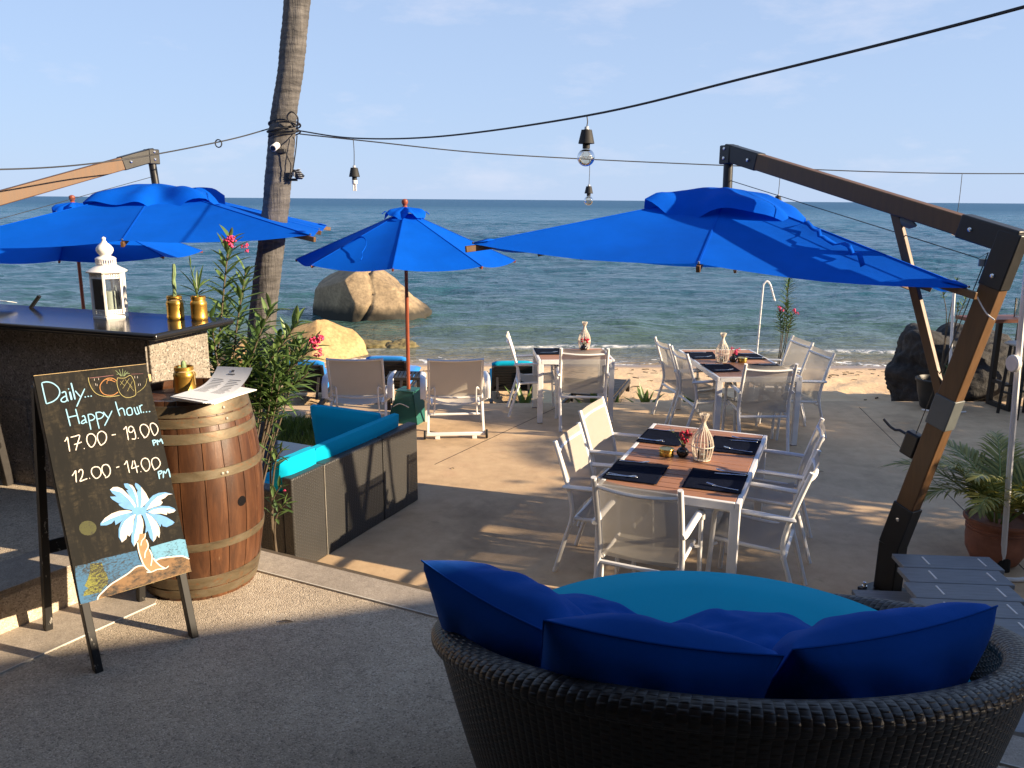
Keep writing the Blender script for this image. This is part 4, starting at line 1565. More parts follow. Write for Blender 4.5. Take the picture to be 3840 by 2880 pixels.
setting(1, 'placemat nearest the back-turned chair, daybed-side table', ((0.03, 0.505), (0.21, 0.525)), ((0.23, 0.20), (0.01, 0.182)), ((0.02, 0.215), (0.215, 0.19)))
setting(1, 'placemat behind the red flowers, daybed-side table', ((0.023, 1.405), (0.21, 1.40)), ((0.20, 1.09), (0.015, 1.10)), ((0.01, 1.12), (0.19, 1.085)))
setting(1, 'far shaded placemat of the daybed-side table', ((0.85, 1.08), (0.648, 1.105)), ((0.86, 1.365), (0.655, 1.335)), ((0.86, 1.42), (0.66, 1.415)))
setting(1, 'near shaded placemat of the daybed-side table', ((0.866, 0.206), (0.662, 0.245)), ((0.88, 0.525), (0.665, 0.49)), ((0.875, 0.555), (0.672, 0.56)))
setting(2, 'near corner placemat of the long far table', ((0.06, 0.30), (0.26, 0.31)), ((0.06, 0.63), (0.25, 0.64)))
setting(2, 'placemat behind the woven vase, long far table', ((0.05, 1.06), (0.25, 1.08)), ((0.08, 1.36), (0.27, 1.38)))
setting(2, 'placemat beside the pink flowers, long far table', ((0.84, 1.00), (0.64, 1.01)), ((0.85, 1.28), (0.65, 1.27)))
setting(2, 'half hidden placemat of the long far table', ((0.85, 0.30), (0.65, 0.30)), ((0.85, 0.62), (0.65, 0.63)))
setting(3, 'placemat of the small square table', ((0.06, 0.40), (0.26, 0.41)), ((0.05, 0.66), (0.25, 0.66)))


def woven_vase(k, u, v, label, rot=0.0):
    t = thing('woven_vase', label, 'woven vase', on_table(k, u, v, TOP + 0.0), rot, 'white rattan vases')
    H = 0.335
    prof = [(0.056, 0.004), (0.066, 0.04), (0.074, 0.09), (0.072, 0.13), (0.058, 0.175), (0.036, 0.215), (0.018, 0.25), (0.012, 0.272), (0.016, 0.29), (0.028, 0.315), (0.034, H)]
    n = 18
    sm = smooth_path([(r, 0, z) for r, z in prof], 3)
    for j in range(n):
        a = 2 * pi * j / n
        tw = 0.7
        pth = []
        for p in sm:
            aa = a + tw * max(0, (p.z - 0.2)) / 0.14
            pth.append((p.x * cos(aa), p.x * sin(aa), p.z))
        MB().tube(pth, 0.0033, 5).build('strand', 'rattan_white', t)
    for z, r in ((0.006, 0.056), (0.105, 0.0755)):
        MB().tube([(r * cos(2 * pi * j / 30), r * sin(2 * pi * j / 30), z) for j in range(30)], 0.004, 5, closed=True).build('ring', 'rattan_white', t)
    MB().lathe([(0.0, 0.004), (0.055, 0.004), (0.055, 0.008), (0.0, 0.008)], 20).build('base', 'rattan_white', t)
    gl = MB().lathe([(0.030, 0.009), (0.032, 0.07), (0.030, 0.07), (0.028, 0.012)], 20).build('candle_glass', 'clear_glass', t)
    MB().lathe([(0.026, 0.012), (0.026, 0.04), (0.0, 0.041)], 16).build('candle', 'candle', gl)
    return t


woven_vase(1, 0.54, 0.785, 'white rattan bottle vase with a candle on the daybed-side table', 0.1)
woven_vase(2, 0.29, 0.80, 'white rattan bottle vase with a candle on the long far table', 0.5)
woven_vase(3, 0.625, 0.70, 'white rattan bottle vase behind the flowers on the small square table', 0.9)


def petals(mbx, c, r, n, rnd):
    for _ in range(n):
        a, b = rnd.uniform(0, 2 * pi), rnd.uniform(-0.5, 1.4)
        d = V3(cos(a) * cos(b), sin(a) * cos(b), sin(b))
        p = c + d * r * rnd.uniform(0.35, 1.0)
        s = d.cross(V3(rnd.uniform(-1, 1), rnd.uniform(-1, 1), 1)).normalized()
        u = s.cross(d)
        w = r * rnd.uniform(0.28, 0.45)
        q = [p + s * w * 0.2 - u * w * 0.9, p + s * w, p + s * w * 0.3 + u * w + d * w * 0.4, p - s * w * 0.7 + u * w * 0.5 + d * w * 0.3, p - s * w * 0.8 - u * w * 0.2]
        mbx.add(q, [(0, 1, 2, 3, 4)])


def flower_vase(k, u, v, label, mat, s=1.0, seed=1, spread=0.05, tall=0.14, sprigs=True):
    rnd = random.Random(seed)
    t = thing('flower_vase', label, 'flower vase', on_table(k, u, v, TOP), 0, 'small black vases of flowers')
    MB().lathe([(0.022, 0.0), (0.034, 0.006), (0.044, 0.026), (0.043, 0.044), (0.030, 0.062), (0.016, 0.070), (0.014, 0.078), (0.020, 0.086), (0.017, 0.086), (0.010, 0.074)], 28).build('vase', 'ceramic_black', t, smooth=60)
    fm = MB()
    sm = MB()
    for j in range(7):
        c = V3(rnd.uniform(-spread, spread) + 0.012, rnd.uniform(-spread, spread), tall + rnd.uniform(-0.025, 0.035)) * 1.0
        sm.tube([(0, 0, 0.07), (c.x * 0.4, c.y * 0.4, 0.095), c], 0.0022, 5)
        petals(fm, c, 0.024, 12, rnd)
    sm.build('stem', 'stem_green', t)
    fm.build('blossom', mat, t, solid=0.001)
    if sprigs:
        sg = MB()
        for dx, dz in ((-0.10, 0.12), (0.09, 0.11)):
            base = V3(0, 0, 0.08)
            tip = V3(dx, 0.02, 0.08 + dz)
            sg.tube([base, base.lerp(tip, 0.5) + V3(0, 0, 0.02), tip], [0.0025, 0.002, 0.001], 5)
            for q in range(9):
                p = base.lerp(tip, 0.35 + 0.65 * q / 8) + V3(0, 0, 0.01)
                a = rnd.uniform(0, 6.28)
                dd = V3(cos(a), sin(a), 0.5) * 0.014
                sd = V3(-sin(a), cos(a), 0) * 0.003
                sg.add([p, p + dd * 0.5 + sd, p + dd, p + dd * 0.5 - sd], [(0, 1, 2, 3)])
        sg.build('sprig', 'oleander_leaf', t)
    return t


flower_vase(1, 0.40, 0.805, 'small black vase with deep red flowers on the daybed-side table', 'flower_red', seed=4)
flower_vase(2, 0.425, 0.815, 'small black vase with pink flowers on the long far table', 'flower_pink', seed=9, spread=0.045, tall=0.12, sprigs=False)
flower_vase(3, 0.60, 0.56, 'small black vase with red flowers on the small square table', 'flower_red', seed=14, spread=0.045, tall=0.12, sprigs=False)


def tin(k, u, v, label):
    t = thing('candle_tin', label, 'tin', on_table(k, u, v, TOP), 0, 'brass candle tins')
    MB().lathe([(0.049, 0.0), (0.051, 0.003), (0.051, 0.034), (0.050, 0.036)], 32).build('body', 'brass_tin', t, smooth=40)
    MB().lathe([(0.0525, 0.036), (0.0535, 0.038), (0.0535, 0.051), (0.051, 0.054), (0.046, 0.0535), (0.044, 0.051), (0.0, 0.051)], 32).build('lid', 'brass_tin', t, smooth=40)


tin(1, 0.288, 0.79, 'round brass tin on the daybed-side table')
tin(2, 0.527, 0.80, 'round brass tin on the long far table')

# ------------------------------------------------------------------ reclining deck chairs seen from behind (they face the sea, +y)
def make_deck_chair(label):
    t = thing('deck_chair', label, 'deck chair', (0, 0, 0), 0, 'white reclining deck chairs')
    W = 0.285
    for s in (-1, 1):
        MB().beam((s * 0.300, -0.02, 0.055), (s * 0.290, 0.14, 0.46), 0.034, 0.026, (1, 0, 0)).build('leg', 'white_metal', t, bevel=0.004)
        MB().beam((s * 0.325, 0.72, 0.0), (s * 0.325, 0.62, 0.52), 0.034, 0.026, (1, 0, 0)).build('leg', 'white_metal', t, bevel=0.004)
        # flat armrest that turns down at the back
        ar = smooth_path([(s * 0.345, 0.02, 0.44), (s * 0.347, 0.03, 0.56), (s * 0.347, 0.08, 0.62), (s * 0.347, 0.20, 0.64), (s * 0.345, 0.62, 0.60)], 5)
        MB().tube(ar, 0.013, 8, flat=2.6, up=(0, 0, 1)).build('armrest', 'white_metal', t, smooth=50)
        MB().beam((s * 0.335, 0.04, 0.44), (s * 0.295, 0.10, 0.40), 0.03, 0.03).build('arm_bracket', 'white_metal', t, bevel=0.003)
        # back frame post
        MB().beam((s * W, 0.14, 0.36), (s * (W + 0.002), -0.13, 0.90), 0.034, 0.022, (1, 0, 0)).build('back_post', 'white_metal', t, bevel=0.004)
        # thin U-shaped prop
        pp = smooth_path([(s * 0.258, 0.05, 0.53), (s * 0.235, 0.02, 0.56), (s * 0.222, 0.0, 0.54), (s * 0.222, 0.01, 0.42), (s * 0.232, 0.03, 0.26)], 4)
        MB().tube(pp, 0.009, 8).build('back_prop', 'white_metal', t)
        # wheel
        wl = MB()
        wl.tube([(s * 0.322, -0.02, 0.05), (s * 0.346, -0.02, 0.05)], 0.050, 20)
        wo = wl.build('wheel', 'black_rubber', t, bevel=0.008)
        MB().tube([(s * 0.3205, -0.02, 0.05), (s * 0.3475, -0.02, 0.05)], 0.022, 14).build('hub_cap', 'grey_plastic', wo)
        MB().beam((s * 0.255, 0.09, 0.36), (s * 0.27, 0.78, 0.40), 0.022, 0.03).build('seat_rail', 'white_metal', t, bevel=0.003)
    MB().beam((-0.318, -0.02, 0.055), (0.318, -0.02, 0.055), 0.036, 0.036).build('base_bar', 'white_metal', t, bevel=0.006)
    for x in (-0.2, 0.2):
        MB().box((x, -0.02, 0.018), (0.05, 0.03, 0.036)).build('foot', 'white_paint', t, bevel=0.003)
    MB().tube([(-0.292, 0.065, 0.255), (0.292, 0.065, 0.255)], 0.013, 8).build('crossbar', 'white_metal', t)
    for z, y, dz in ((0.892, -0.128, 0.018), (0.455, 0.088, 0.03)):
        MB().tube([V3(lerp(-W, W, k / 12), y + 0.02 * (1 - (k / 6 - 1) ** 2), z - dz * (1 - (k / 6 - 1) ** 2)) for k in range(13)], 0.013, 8, flat=1.3).build('back_bar', 'white_metal', t, smooth=50)

    def bf2(a, b):
        w = 1 - (2 * a - 1) ** 2
        return V3(lerp(-W + 0.012, W - 0.012, a), lerp(0.092, -0.118, b) + 0.026 * w, lerp(0.46, 0.885, b) - 0.018 * w)
    MB().grid(bf2, 14, 12).build('back_sling', 'lounge_sling', t, smooth=80)

    def sf2(a, b):
        w = 1 - (2 * a - 1) ** 2
        return V3(lerp(-0.255, 0.255, a), lerp(0.12, 0.80, b), lerp(0.375, 0.405, b) - 0.05 * w * sin(pi * min(1, b + 0.25)))
    MB().grid(sf2, 12, 12).build('seat_sling', 'lounge_sling', t, smooth=80)
    return t


dc = make_deck_chair('white sling deck chair with wheels beside the green stand, in full view')
dc.location = (-0.605, 8.67, 0)
dc.rotation_euler = (0, 0, 0.10)
dup(dc, (-1.66, 8.66, 0), 0.06, 'white sling deck chair partly hidden by the wicker sofa')

# ------------------------------------------------------------------ dark slatted sun loungers on the sand
def make_lounger(label, loc, rz, pad='lounger_pad', up=55, L=1.9, padded=True, back_l=0.66):
    t = thing('sun_lounger', label, 'sun lounger', loc, rz, 'dark sun loungers on the sand')
    W = 0.30
    for s in (-1, 1):
        MB().box((s * W, L / 2 - 0.3, 0.125), (0.04, L, 0.07)).build('side_rail', 'dark_wood', t, bevel=0.004)
        for y in (-0.20, L - 0.42):
            MB().box((s * W, y, 0.045), (0.055, 0.055, 0.09)).build('leg', 'dark_wood', t, bevel=0.004)
    n = 11
    for k in range(n):
        y = 0.40 + k * (L - 0.75) / n
        MB().box((0, y, 0.165), (2 * W - 0.045, (L - 0.75) / n - 0.012, 0.018)).build('slat', 'dark_wood', t)
    a = radians(up)
    hinge = V3(0, 0.36, 0.175)
    dv = V3(0, -cos(a), sin(a))
    nv = V3(0, -sin(a), -cos(a))
    for s in (-1, 1):
        MB().beam(hinge + V3(s * (W - 0.03), 0, 0), hinge + V3(s * (W - 0.03), 0, 0) + dv * back_l, 0.045, 0.03, (1, 0, 0)).build('back_rail', 'dark_wood', t)
        q = hinge + dv * (back_l * 0.6) + V3(s * 0.21, 0, 0)
        MB().beam(q + nv * 0.03, V3(q.x, 0.02, 0.14), 0.025, 0.03, (1, 0, 0)).build('back_prop', 'dark_wood', t)
    m = 9
    for k in range(m):
        c = hinge + dv * (back_l * (k + 0.5) / m) - nv * 0.02
        MB().beam(c - V3(W - 0.02, 0, 0), c + V3(W - 0.02, 0, 0), back_l / m - 0.010, 0.016, nv).build('back_slat', 'dark_wood', t)
    if padded:
        c0 = hinge - nv * 0.03
        th = 0.06

        def pf(a_, b_):
            # seat from the foot to the hinge, then up the back
            s_ = b_ * 2
            x = lerp(-W + 0.02, W - 0.02, a_)
            if s_ < 1:
                p = V3(x, lerp(L - 0.38, 0.42, s_), 0.18 + th)
            else:
                p = V3(x, 0, 0) + hinge + dv * (back_l * 1.03 * (s_ - 1)) - nv * (0.03 + th)
                p.x = x
            e = (abs(2 * a_ - 1)) ** 6
            return p - V3(0, 0, 0.03 * e)
        MB().grid(pf, 8, 20).build('mattress', pad, t, smooth=70, solid=0.05)
    return t


make_lounger('black slatted sun lounger with its back raised nearest the palm trunk', (-2.79, 10.62, -0.20), 0.03, padded=True, up=62, back_l=0.44)
make_lounger('black slatted sun lounger with blue mattress behind the hidden deck chair', (-1.72, 10.88, -0.20), -0.03, padded=True, up=62, back_l=0.46)
make_lounger('black sun lounger with teal mattress end-on behind the small square table', (0.02, 10.80, -0.20), 0.05, 'teal_canvas', up=60, back_l=0.42)
make_lounger('black sun lounger reclined low under the back-turned chair of the small table', (1.0, 10.72, -0.24), -0.30, 'teal_canvas', up=30, back_l=0.6, padded=False)

# low black slatted side table behind the umbrella pole
t = thing('side_table', 'low black slatted side table behind the reddish umbrella pole', 'side table', (-1.33, 10.06, 0), 0.02)
for k in range(9):
    MB().box((-0.188 + 0.047 * k, 0, 0.405), (0.036, 0.36, 0.016)).build('slat', 'dark_wood', t, bevel=0.002)
for y in (-0.18, 0.18):
    MB().box((0, y, 0.395), (0.43, 0.03, 0.035)).build('rail', 'dark_wood', t, bevel=0.002)
for sx in (-1, 1):
    for sy in (-1, 1):
        MB().box((sx * 0.185, sy * 0.155, 0.19), (0.045, 0.04, 0.38)).build('leg', 'dark_wood', t, bevel=0.002)

# ------------------------------------------------------------------ black wicker sofa, seen from behind
sd = Vector((-0.548, -1.194, 0)).normalized()          # along the back, towards the camera
rz_s = atan2(sd.y, sd.x)
t = thing('wicker_sofa', 'black wicker sofa with turquoise cushions behind the barrel', 'sofa', (-0.80, 6.77, 0), rz_s)
SL = 1.62
# local: +x towards the camera along the back, -y into the seat (towards the bar)
bk = MB()
for a_, b_ in ((0.0, 0.52), (0.526, 1.265), (1.271, SL)):
    MB().box(((a_ + b_) / 2, -0.045, 0.345), (b_ - a_, 0.09, 0.69)).build('back_panel', 'wicker_black', t, bevel=0.012, boxuv=True, seg=3)
MB().box((0.06, -0.49, 0.29), (0.12, 0.80, 0.58)).build('arm', 'wicker_black', t, bevel=0.012, boxuv=True)
MB().box((SL - 0.06, -0.49, 0.29), (0.12, 0.80, 0.58)).build('arm', 'wicker_black', t, bevel=0.012, boxuv=True)
MB().box((SL / 2, -0.49, 0.14), (SL - 0.25, 0.78, 0.26)).build('seat_base', 'wicker_black', t, bevel=0.01, boxuv=True)


def cushion(name, c, s, mat, parent, puff=0.02, rot=None, wr=1.0):
    """soft box cushion: c centre, s size"""
    m_ = MB()
    nx, ny = 14, 14
    hx, hy, hz = s[0] / 2, s[1] / 2, s[2] / 2
    R = rot if rot is not None else Matrix.Identity(3)

    def side(sg):
        def fn(a, b):
            x, y = 2 * a - 1, 2 * b - 1
            ex = 1 - abs(x) ** 8
            ey = 1 - abs(y) ** 8
            z = sg * (hz * (0.35 + 0.65 * (ex * ey) ** 0.5) + puff * (1 - x * x) * (1 - y * y))
            z += 0.004 * wr * nz(x * 2 + c[0], y * 2 + c[1], sg + 2.0)
            rx = hx * x * (1 - 0.02 * abs(y) ** 6)
            ry = hy * y * (1 - 0.02 * abs(x) ** 6)
            return R @ V3(rx, ry, z) + Vector(c)
        return fn
    top, bot = side(1), side(-1)
    m_.grid(lambda a, b: top(a, b), nx, ny)
    m_.grid(lambda a, b: bot(1 - a, b), nx, ny)
    # closing band
    per = [(k / nx, 0) for k in range(nx)] + [(1, k / ny) for k in range(ny)] + [(1 - k / nx, 1) for k in range(nx)] + [(0, 1 - k / ny) for k in range(ny)]
    vs, fs = [], []
    for a, b in per:
        vs += [bot(a, b), top(a, b)]
    n = len(per)
    for i in range(n):
        j = (i + 1) % n
        fs.append((2 * i, 2 * j, 2 * j + 1, 2 * i + 1))
    m_.add(vs, fs)
    return m_.build(name, mat, parent, smooth=70)


cushion('seat_cushion', (0.60, -0.52, 0.34), (0.92, 0.72, 0.14), 'teal_canvas', t)
cushion('seat_cushion', (1.28, -0.52, 0.34), (0.44, 0.72, 0.14), 'teal_canvas', t)
rx = Matrix.Rotation(radians(82), 3, 'X')
cushion('back_cushion', (0.67, -0.155, 0.56), (1.12, 0.46, 0.13), 'teal_canvas', t, rot=rx)
cushion('back_cushion', (1.42, -0.155, 0.57), (0.38, 0.46, 0.13), 'teal_canvas', t, rot=rx)
ry = Matrix.Rotation(radians(100), 3, 'Y') @ Matrix.Rotation(radians(90), 3, 'Z')
cushion('arm_cushion', (0.20, -0.56, 0.545), (0.70, 0.52, 0.13), 'teal_canvas', t, rot=ry)
for k in range(2):
    MB().box((0.523 + 0.745 * k, -0.045, 0.345), (0.004, 0.093, 0.68)).build('panel_seam', 'galvanised' if k else 'wicker_black', t, boxuv=True)

# coffee table beside the sofa
t = thing('coffee_table', 'low black wicker coffee table with a reflecting glass top', 'coffee table', (-2.12, 6.82, 0), rz_s)
MB().box((0, 0, 0.19), (0.80, 0.52, 0.36)).build('base', 'wicker_black', t, bevel=0.012, boxuv=True)
MB().box((0, 0, 0.376), (0.79, 0.51, 0.010)).build('glass_top', 'glass_table', t, bevel=0.002)

# grass bed at the foot of the palm
gm = MB()
rnd = random.Random(11)
for i in range(5200):
    a = rnd.uniform(0, 2 * pi)
    r = sqrt(rnd.random())
    x, y = -2.45 + 0.95 * r * cos(a), 8.62 + 0.62 * r * sin(a)
    h = rnd.uniform(0.05, 0.12)
    b = rnd.uniform(0, 2 * pi)
    w = V3(cos(b), sin(b), 0) * 0.0045
    ln = V3(rnd.uniform(-1, 1), rnd.uniform(-1, 1), 0) * 0.045
    z0 = 0.03 + 0.05 * (1 - r * r)
    p = V3(x, y, z0)
    gm.add([p - w, p + w, p + w * 0.7 + V3(0, 0, h * 0.6) + ln * 0.4, p - w * 0.7 + V3(0, 0, h * 0.6) + ln * 0.4, p + V3(0, 0, h) + ln], [(0, 1, 2, 3), (3, 2, 4)])
o = gm.build('grass', 'grass_blade', None, smooth=0)
o['kind'] = 'stuff'
o['label'] = 'patch of short green grass at the foot of the palm'
mb = MB()
mb.grid(lambda a, b: V3(-2.45 + 0.97 * b * cos(2 * pi * a), 8.62 + 0.64 * b * sin(2 * pi * a), 0.002 + 0.08 * (1 - b * b) ** 0.6), 40, 8, wrap=True)
o = mb.build('grass_bed_soil', 'soil')
o['kind'] = 'structure'

# ------------------------------------------------------------------ bar counter
bd = Vector((-0.946, 0.324, 0)).normalized()           # along the bar front, away from the lit end
rz_b = atan2(bd.y, bd.x)
BC = V3(-1.91, 4.305, 0)                                # near corner of the bar wall
BAR_TOP = 1.862
t = thing('bar_counter', 'granite wash bar with a polished black counter', 'bar', BC, rz_b)
# local: +x along the front away from the lit end, -y is behind (sea side)
BLN, BDP = 2.9, 0.46
MB().box((BLN / 2, -BDP / 2, 0.9), (BLN, BDP, 1.84)).build('wall', 'granite_wash', t, bevel=0.006)
MB().box((BLN / 2 + 0.01, 0.006, 1.32), (BLN - 0.02, 0.012, 0.98)).build('front_panel', 'granite_wash_darker', t)  # covers the whole front in a darker tone than the end wall
MB().box((BLN / 2 + 0.45, 0.016, 1.14), (BLN - 0.9, 0.010, 0.52)).build('kick_panel', 'granite_wash_darker', t)
ct = MB()
pts = [(-0.17, 0.14), (-0.17, -BDP - 0.03), (1.62, -BDP - 0.03), (2.3, -0.5), (3.0, -0.5), (3.0, 0.14)]
ct.prism([(p[0], p[1]) for p in pts][::-1], 1.826, BAR_TOP)
ct.build('counter_top', 'black_granite', t, bevel=0.014, seg=3)


def bar_pt(x, y):
    q = Matrix.Rotation(rz_b, 3, 'Z') @ V3(x, y, 0)
    return V3(BC.x + q.x, BC.y + q.y, BAR_TOP)


# lantern on the counter
t = thing('lantern', 'white hexagonal metal lantern with onion finial on the bar', 'lantern', (-2.30, 4.72, BAR_TOP), radians(12))
t.scale = (0.93, 0.93, 0.93)
R6 = 0.098
MB().lathe([(R6 + 0.006, 0.0), (R6 + 0.006, 0.012), (R6, 0.014), (R6, 0.02)], 6, a0=pi / 6).build('base', 'white_paint', t)
hexp = [V3(R6 * cos(pi / 6 + k * pi / 3), R6 * sin(pi / 6 + k * pi / 3), 0) for k in range(6)]
for k in range(6):
    a_, b_ = hexp[k], hexp[(k + 1) % 6]
    MB().beam(a_ * 0.97 + V3(0, 0, 0.018), a_ * 0.97 + V3(0, 0, 0.275), 0.014, 0.014, a_).build('post', 'white_paint', t, bevel=0.002)
    pn = MB()
    m0 = (a_ + b_) / 2
    MB().beam(m0 * 0.955 + V3(0, 0, 0.055), m0 * 0.955 + V3(0, 0, 0.24), 0.080, 0.002, m0).build('pane', 'clear_glass', t)
    for z0, z1 in ((0.02, 0.055), (0.24, 0.275)):
        gr = MB()
        e = (b_ - a_)
        zc = (z0 + z1) / 2
        for q in (z0 + 0.004, z1 - 0.004):
            gr.beam(a_ * 0.965 + V3(0, 0, q) + e * 0.06, a_ * 0.965 + V3(0, 0, q) + e * 0.94, 0.006, 0.008, m0)
        for q in range(7):
            f = 0.1 + 0.8 * q / 6
            gr.beam(a_ * 0.965 + e * f + V3(0, 0, z0 + 0.004), a_ * 0.965 + e * f + V3(0, 0, z1 - 0.004), 0.006 if q % 2 else 0.010, 0.003, m0)
        gr.beam(a_ * 0.965 + V3(0, 0, zc) + e * 0.1, a_ * 0.965 + V3(0, 0, zc) + e * 0.9, 0.003, 0.005, m0)
        gr.build('fretwork', 'white_paint', t)
rf = MB().lathe([(0.118, 0.275), (0.122, 0.282), (0.108, 0.292), (0.085, 0.303), (0.066, 0.315), (0.058, 0.322), (0.056, 0.328)], 6, a0=pi / 6).build('roof', 'white_paint', t, smooth=40)
col_ = MB()
for k in range(26):
    a_ = 2 * pi * k / 26
    col_.beam((0.056 * cos(a_), 0.056 * sin(a_), 0.326), (0.056 * cos(a_), 0.056 * sin(a_), 0.352), 0.006, 0.004, (cos(a_), sin(a_), 0))
col_.lathe([(0.057, 0.350), (0.060, 0.354), (0.058, 0.360)], 24)
col_.build('collar', 'white_paint', t)
MB().lathe([(0.056, 0.360), (0.050, 0.366), (0.034, 0.372), (0.030, 0.378), (0.040, 0.388), (0.049, 0.404), (0.048, 0.420), (0.036, 0.437), (0.020, 0.450), (0.012, 0.462),
            (0.010, 0.470), (0.013, 0.476), (0.009, 0.484), (0.0, 0.488)], 28).build('finial', 'white_paint', t, smooth=60)
MB().lathe([(0.036, 0.021), (0.036, 0.16), (0.0, 0.162)], 20).build('candle', 'candle', t)
MB().box((-0.012, -0.100, 0.16), (0.012, 0.012, 0.03)).build('latch', 'steel', t)


def gold_jar(label, loc, s=1.0, twine=True):
    t = thing('gold_jar', label, 'jar', loc, 0, 'gold painted glass jars')
    s_ = s
    MB().lathe([(0.046 * s_, 0.0), (0.050 * s_, 0.006), (0.051 * s_, 0.016), (0.049 * s_, 0.02), (0.049 * s_, 0.082), (0.051 * s_, 0.088), (0.048 * s_, 0.1), (0.041 * s_, 0.108), (0.0405 * s_, 0.112),
                (0.044 * s_, 0.114), (0.044 * s_, 0.130), (0.041 * s_, 0.132), (0.038 * s_, 0.13), (0.038 * s_, 0.10), (0.0, 0.098)], 32).build('jar_body', 'gold', t, smooth=50)
    MB().lathe([(0.0375 * s_, 0.11), (0.0, 0.116)], 20).build('soil', 'soil', t)
    if twine:
        tw = MB()
        for k in range(3):
            tw.tube([(0.0425 * s_ * cos(a), 0.0425 * s_ * sin(a), 0.109 + 0.002 * k) for a in [2 * pi * j / 24 for j in range(24)]], 0.0013, 4, closed=True)
        tw.tube(smooth_path([(0.042, -0.01, 0.11), (0.052, -0.014, 0.10), (0.055, -0.016, 0.075), (0.056, -0.012, 0.045)], 4), 0.0016, 4)
        tw.tube(smooth_path([(0.042, -0.01, 0.11), (0.055, -0.004, 0.105), (0.060, -0.004, 0.085)], 4), 0.0016, 4)
        tw.build('twine', 'twine', t)
    return t


t = gold_jar('gold jar with a tall stick cactus on the bar', (-1.905, 4.66, BAR_TOP), 0.94)
cp = smooth_path([(0.0, 0, 0.11), (0.005, 0, 0.17), (0.004, 0, 0.22), (0.010, 0, 0.26), (0.013, 0, 0.31)], 4)
cm = MB()
n_ = 10
vs, fs = [], []
for i, p in enumerate(cp):
    for j in range(n_ * 2):
        a_ = pi * j / n_
        r_ = (0.0105 if j % 2 else 0.0085) * (1.0 if i < len(cp) - 2 else 0.7) * (1 + 0.10 * sin(i * 1.3))
        vs.append(p + V3(r_ * cos(a_), r_ * sin(a_), 0))
for i in range(len(cp) - 1):
    for j in range(n_ * 2):
        fs.append((i * 2 * n_ + j, i * 2 * n_ + (j + 1) % (2 * n_), (i + 1) * 2 * n_ + (j + 1) % (2 * n_), (i + 1) * 2 * n_ + j))
fs.append(tuple((len(cp) - 1) * 2 * n_ + j for j in range(2 * n_)))
cm.add(vs, fs)
cm.build('cactus', 'cactus', t)
t = gold_jar('gold jar with a leafy sprig near the counter corner', (-1.765, 4.645, BAR_TOP), 0.90, False)
rnd = random.Random(5)


def lance(mbx, p, d, l, w, up=V3(0, 0, 1), bend=0.15):
    d = d.normalized()
    s = d.cross(up)
    if s.length < 0.05:
        s = V3(1, 0, 0)
    s.normalize()
    u = s.cross(d).normalized()
    q = []
    for f, ww in ((0.0, 0.12), (0.22, 0.75), (0.5, 1.0), (0.78, 0.65)):
        c = p + d * (l * f) - u * (bend * l * f * f)
        q += [c - s * (w * ww * 0.5) + u * (w * 0.18 * ww), c - u * (w * 0.05), c + s * (w * ww * 0.5) + u * (w * 0.18 * ww)]
    tip = p + d * l - u * (bend * l)
    q.append(tip)
    fs = []
    for i in range(3):
        fs += [(3 * i, 3 * i + 1, 3 * i + 4, 3 * i + 3), (3 * i + 1, 3 * i + 2, 3 * i + 5, 3 * i + 4)]
    fs += [(9, 10, 12), (10, 11, 12)]
    mbx.add(q, fs)


sp_ = MB()
for k in range(12):
    a_ = rnd.uniform(0, 2 * pi)
    e_ = rnd.uniform(0.2, 1.4)
    lance(sp_, V3(0.008 * cos(a_), 0.008 * sin(a_), 0.125 + 0.05 * rnd.random()), V3(cos(a_) * cos(e_), sin(a_) * cos(e_), sin(e_)), rnd.uniform(0.08, 0.16), 0.018)
sp_.tube([(0, 0, 0.11), (-0.01, 0, 0.20), (-0.025, 0, 0.27), (-0.03, 0, 0.32)], [0.004, 0.004, 0.003, 0.001], 5)
for k in range(5):
    lance(sp_, V3(-0.012 - 0.004 * k, 0, 0.19 + 0.028 * k), V3(rnd.uniform(-0.6, 0.4), rnd.uniform(-0.4, 0.4), 1.4), 0.06, 0.010)
sp_.build('sprig', 'oleander_leaf', t)
br = MB()
for k in range(7):
    a_ = 0.9 * k
    lance(br, V3(0.025 * cos(a_), 0.025 * sin(a_), 0.118), V3(cos(a_), sin(a_), 1.0), 0.028, 0.016)
br.build('dry_leaf', 'umbrella_wood', t)

# pale folded menu board at the far end of the counter
t = thing('menu_stand', 'pale glossy folded menu card on the far end of the bar', 'menu card', bar_pt(1.50, -0.20), rz_b)
MB().grid(lambda a, b: V3(lerp(-0.18, 0.42, a), lerp(0.2, -0.16, b), 0.004 + 0.085 * sin(pi * min(1, b * 0.8)) * (0.6 + 0.4 * a)), 12, 12).build('card', 'paper', t, smooth=80, solid=0.003)
MB().beam((-0.24, -0.20, 0.0), (-0.30, -0.22, 0.075), 0.025, 0.015).build('support', 'black_metal', t)

# dark bar stool at the frame edge (only its leg shows)
t = thing('bar_stool', 'dark timber bar stool leg in the shade before the bar', 'bar stool', (-3.06, 4.36, BAR_Z), 0.3)
for sx in (-1, 1):
    for sy in (-1, 1):
        MB().beam((sx * 0.19, sy * 0.19, 0), (sx * 0.14, sy * 0.14, 0.70), 0.045, 0.045).build('leg', 'dark_wood', t, bevel=0.004)
for sx in (-1, 1):
    MB().beam((sx * 0.172, -0.172, 0.25), (sx * 0.172, 0.172, 0.25), 0.03, 0.03).build('rung', 'dark_wood', t)
    MB().beam((-0.178, sx * 0.178, 0.18), (0.178, sx * 0.178, 0.18), 0.03, 0.03).build('rung', 'dark_wood', t)
MB().lathe([(0.17, 0.70), (0.185, 0.71), (0.185, 0.735), (0.17, 0.745), (0.0, 0.74)], 28).build('seat', 'dark_wood', t, smooth=40)

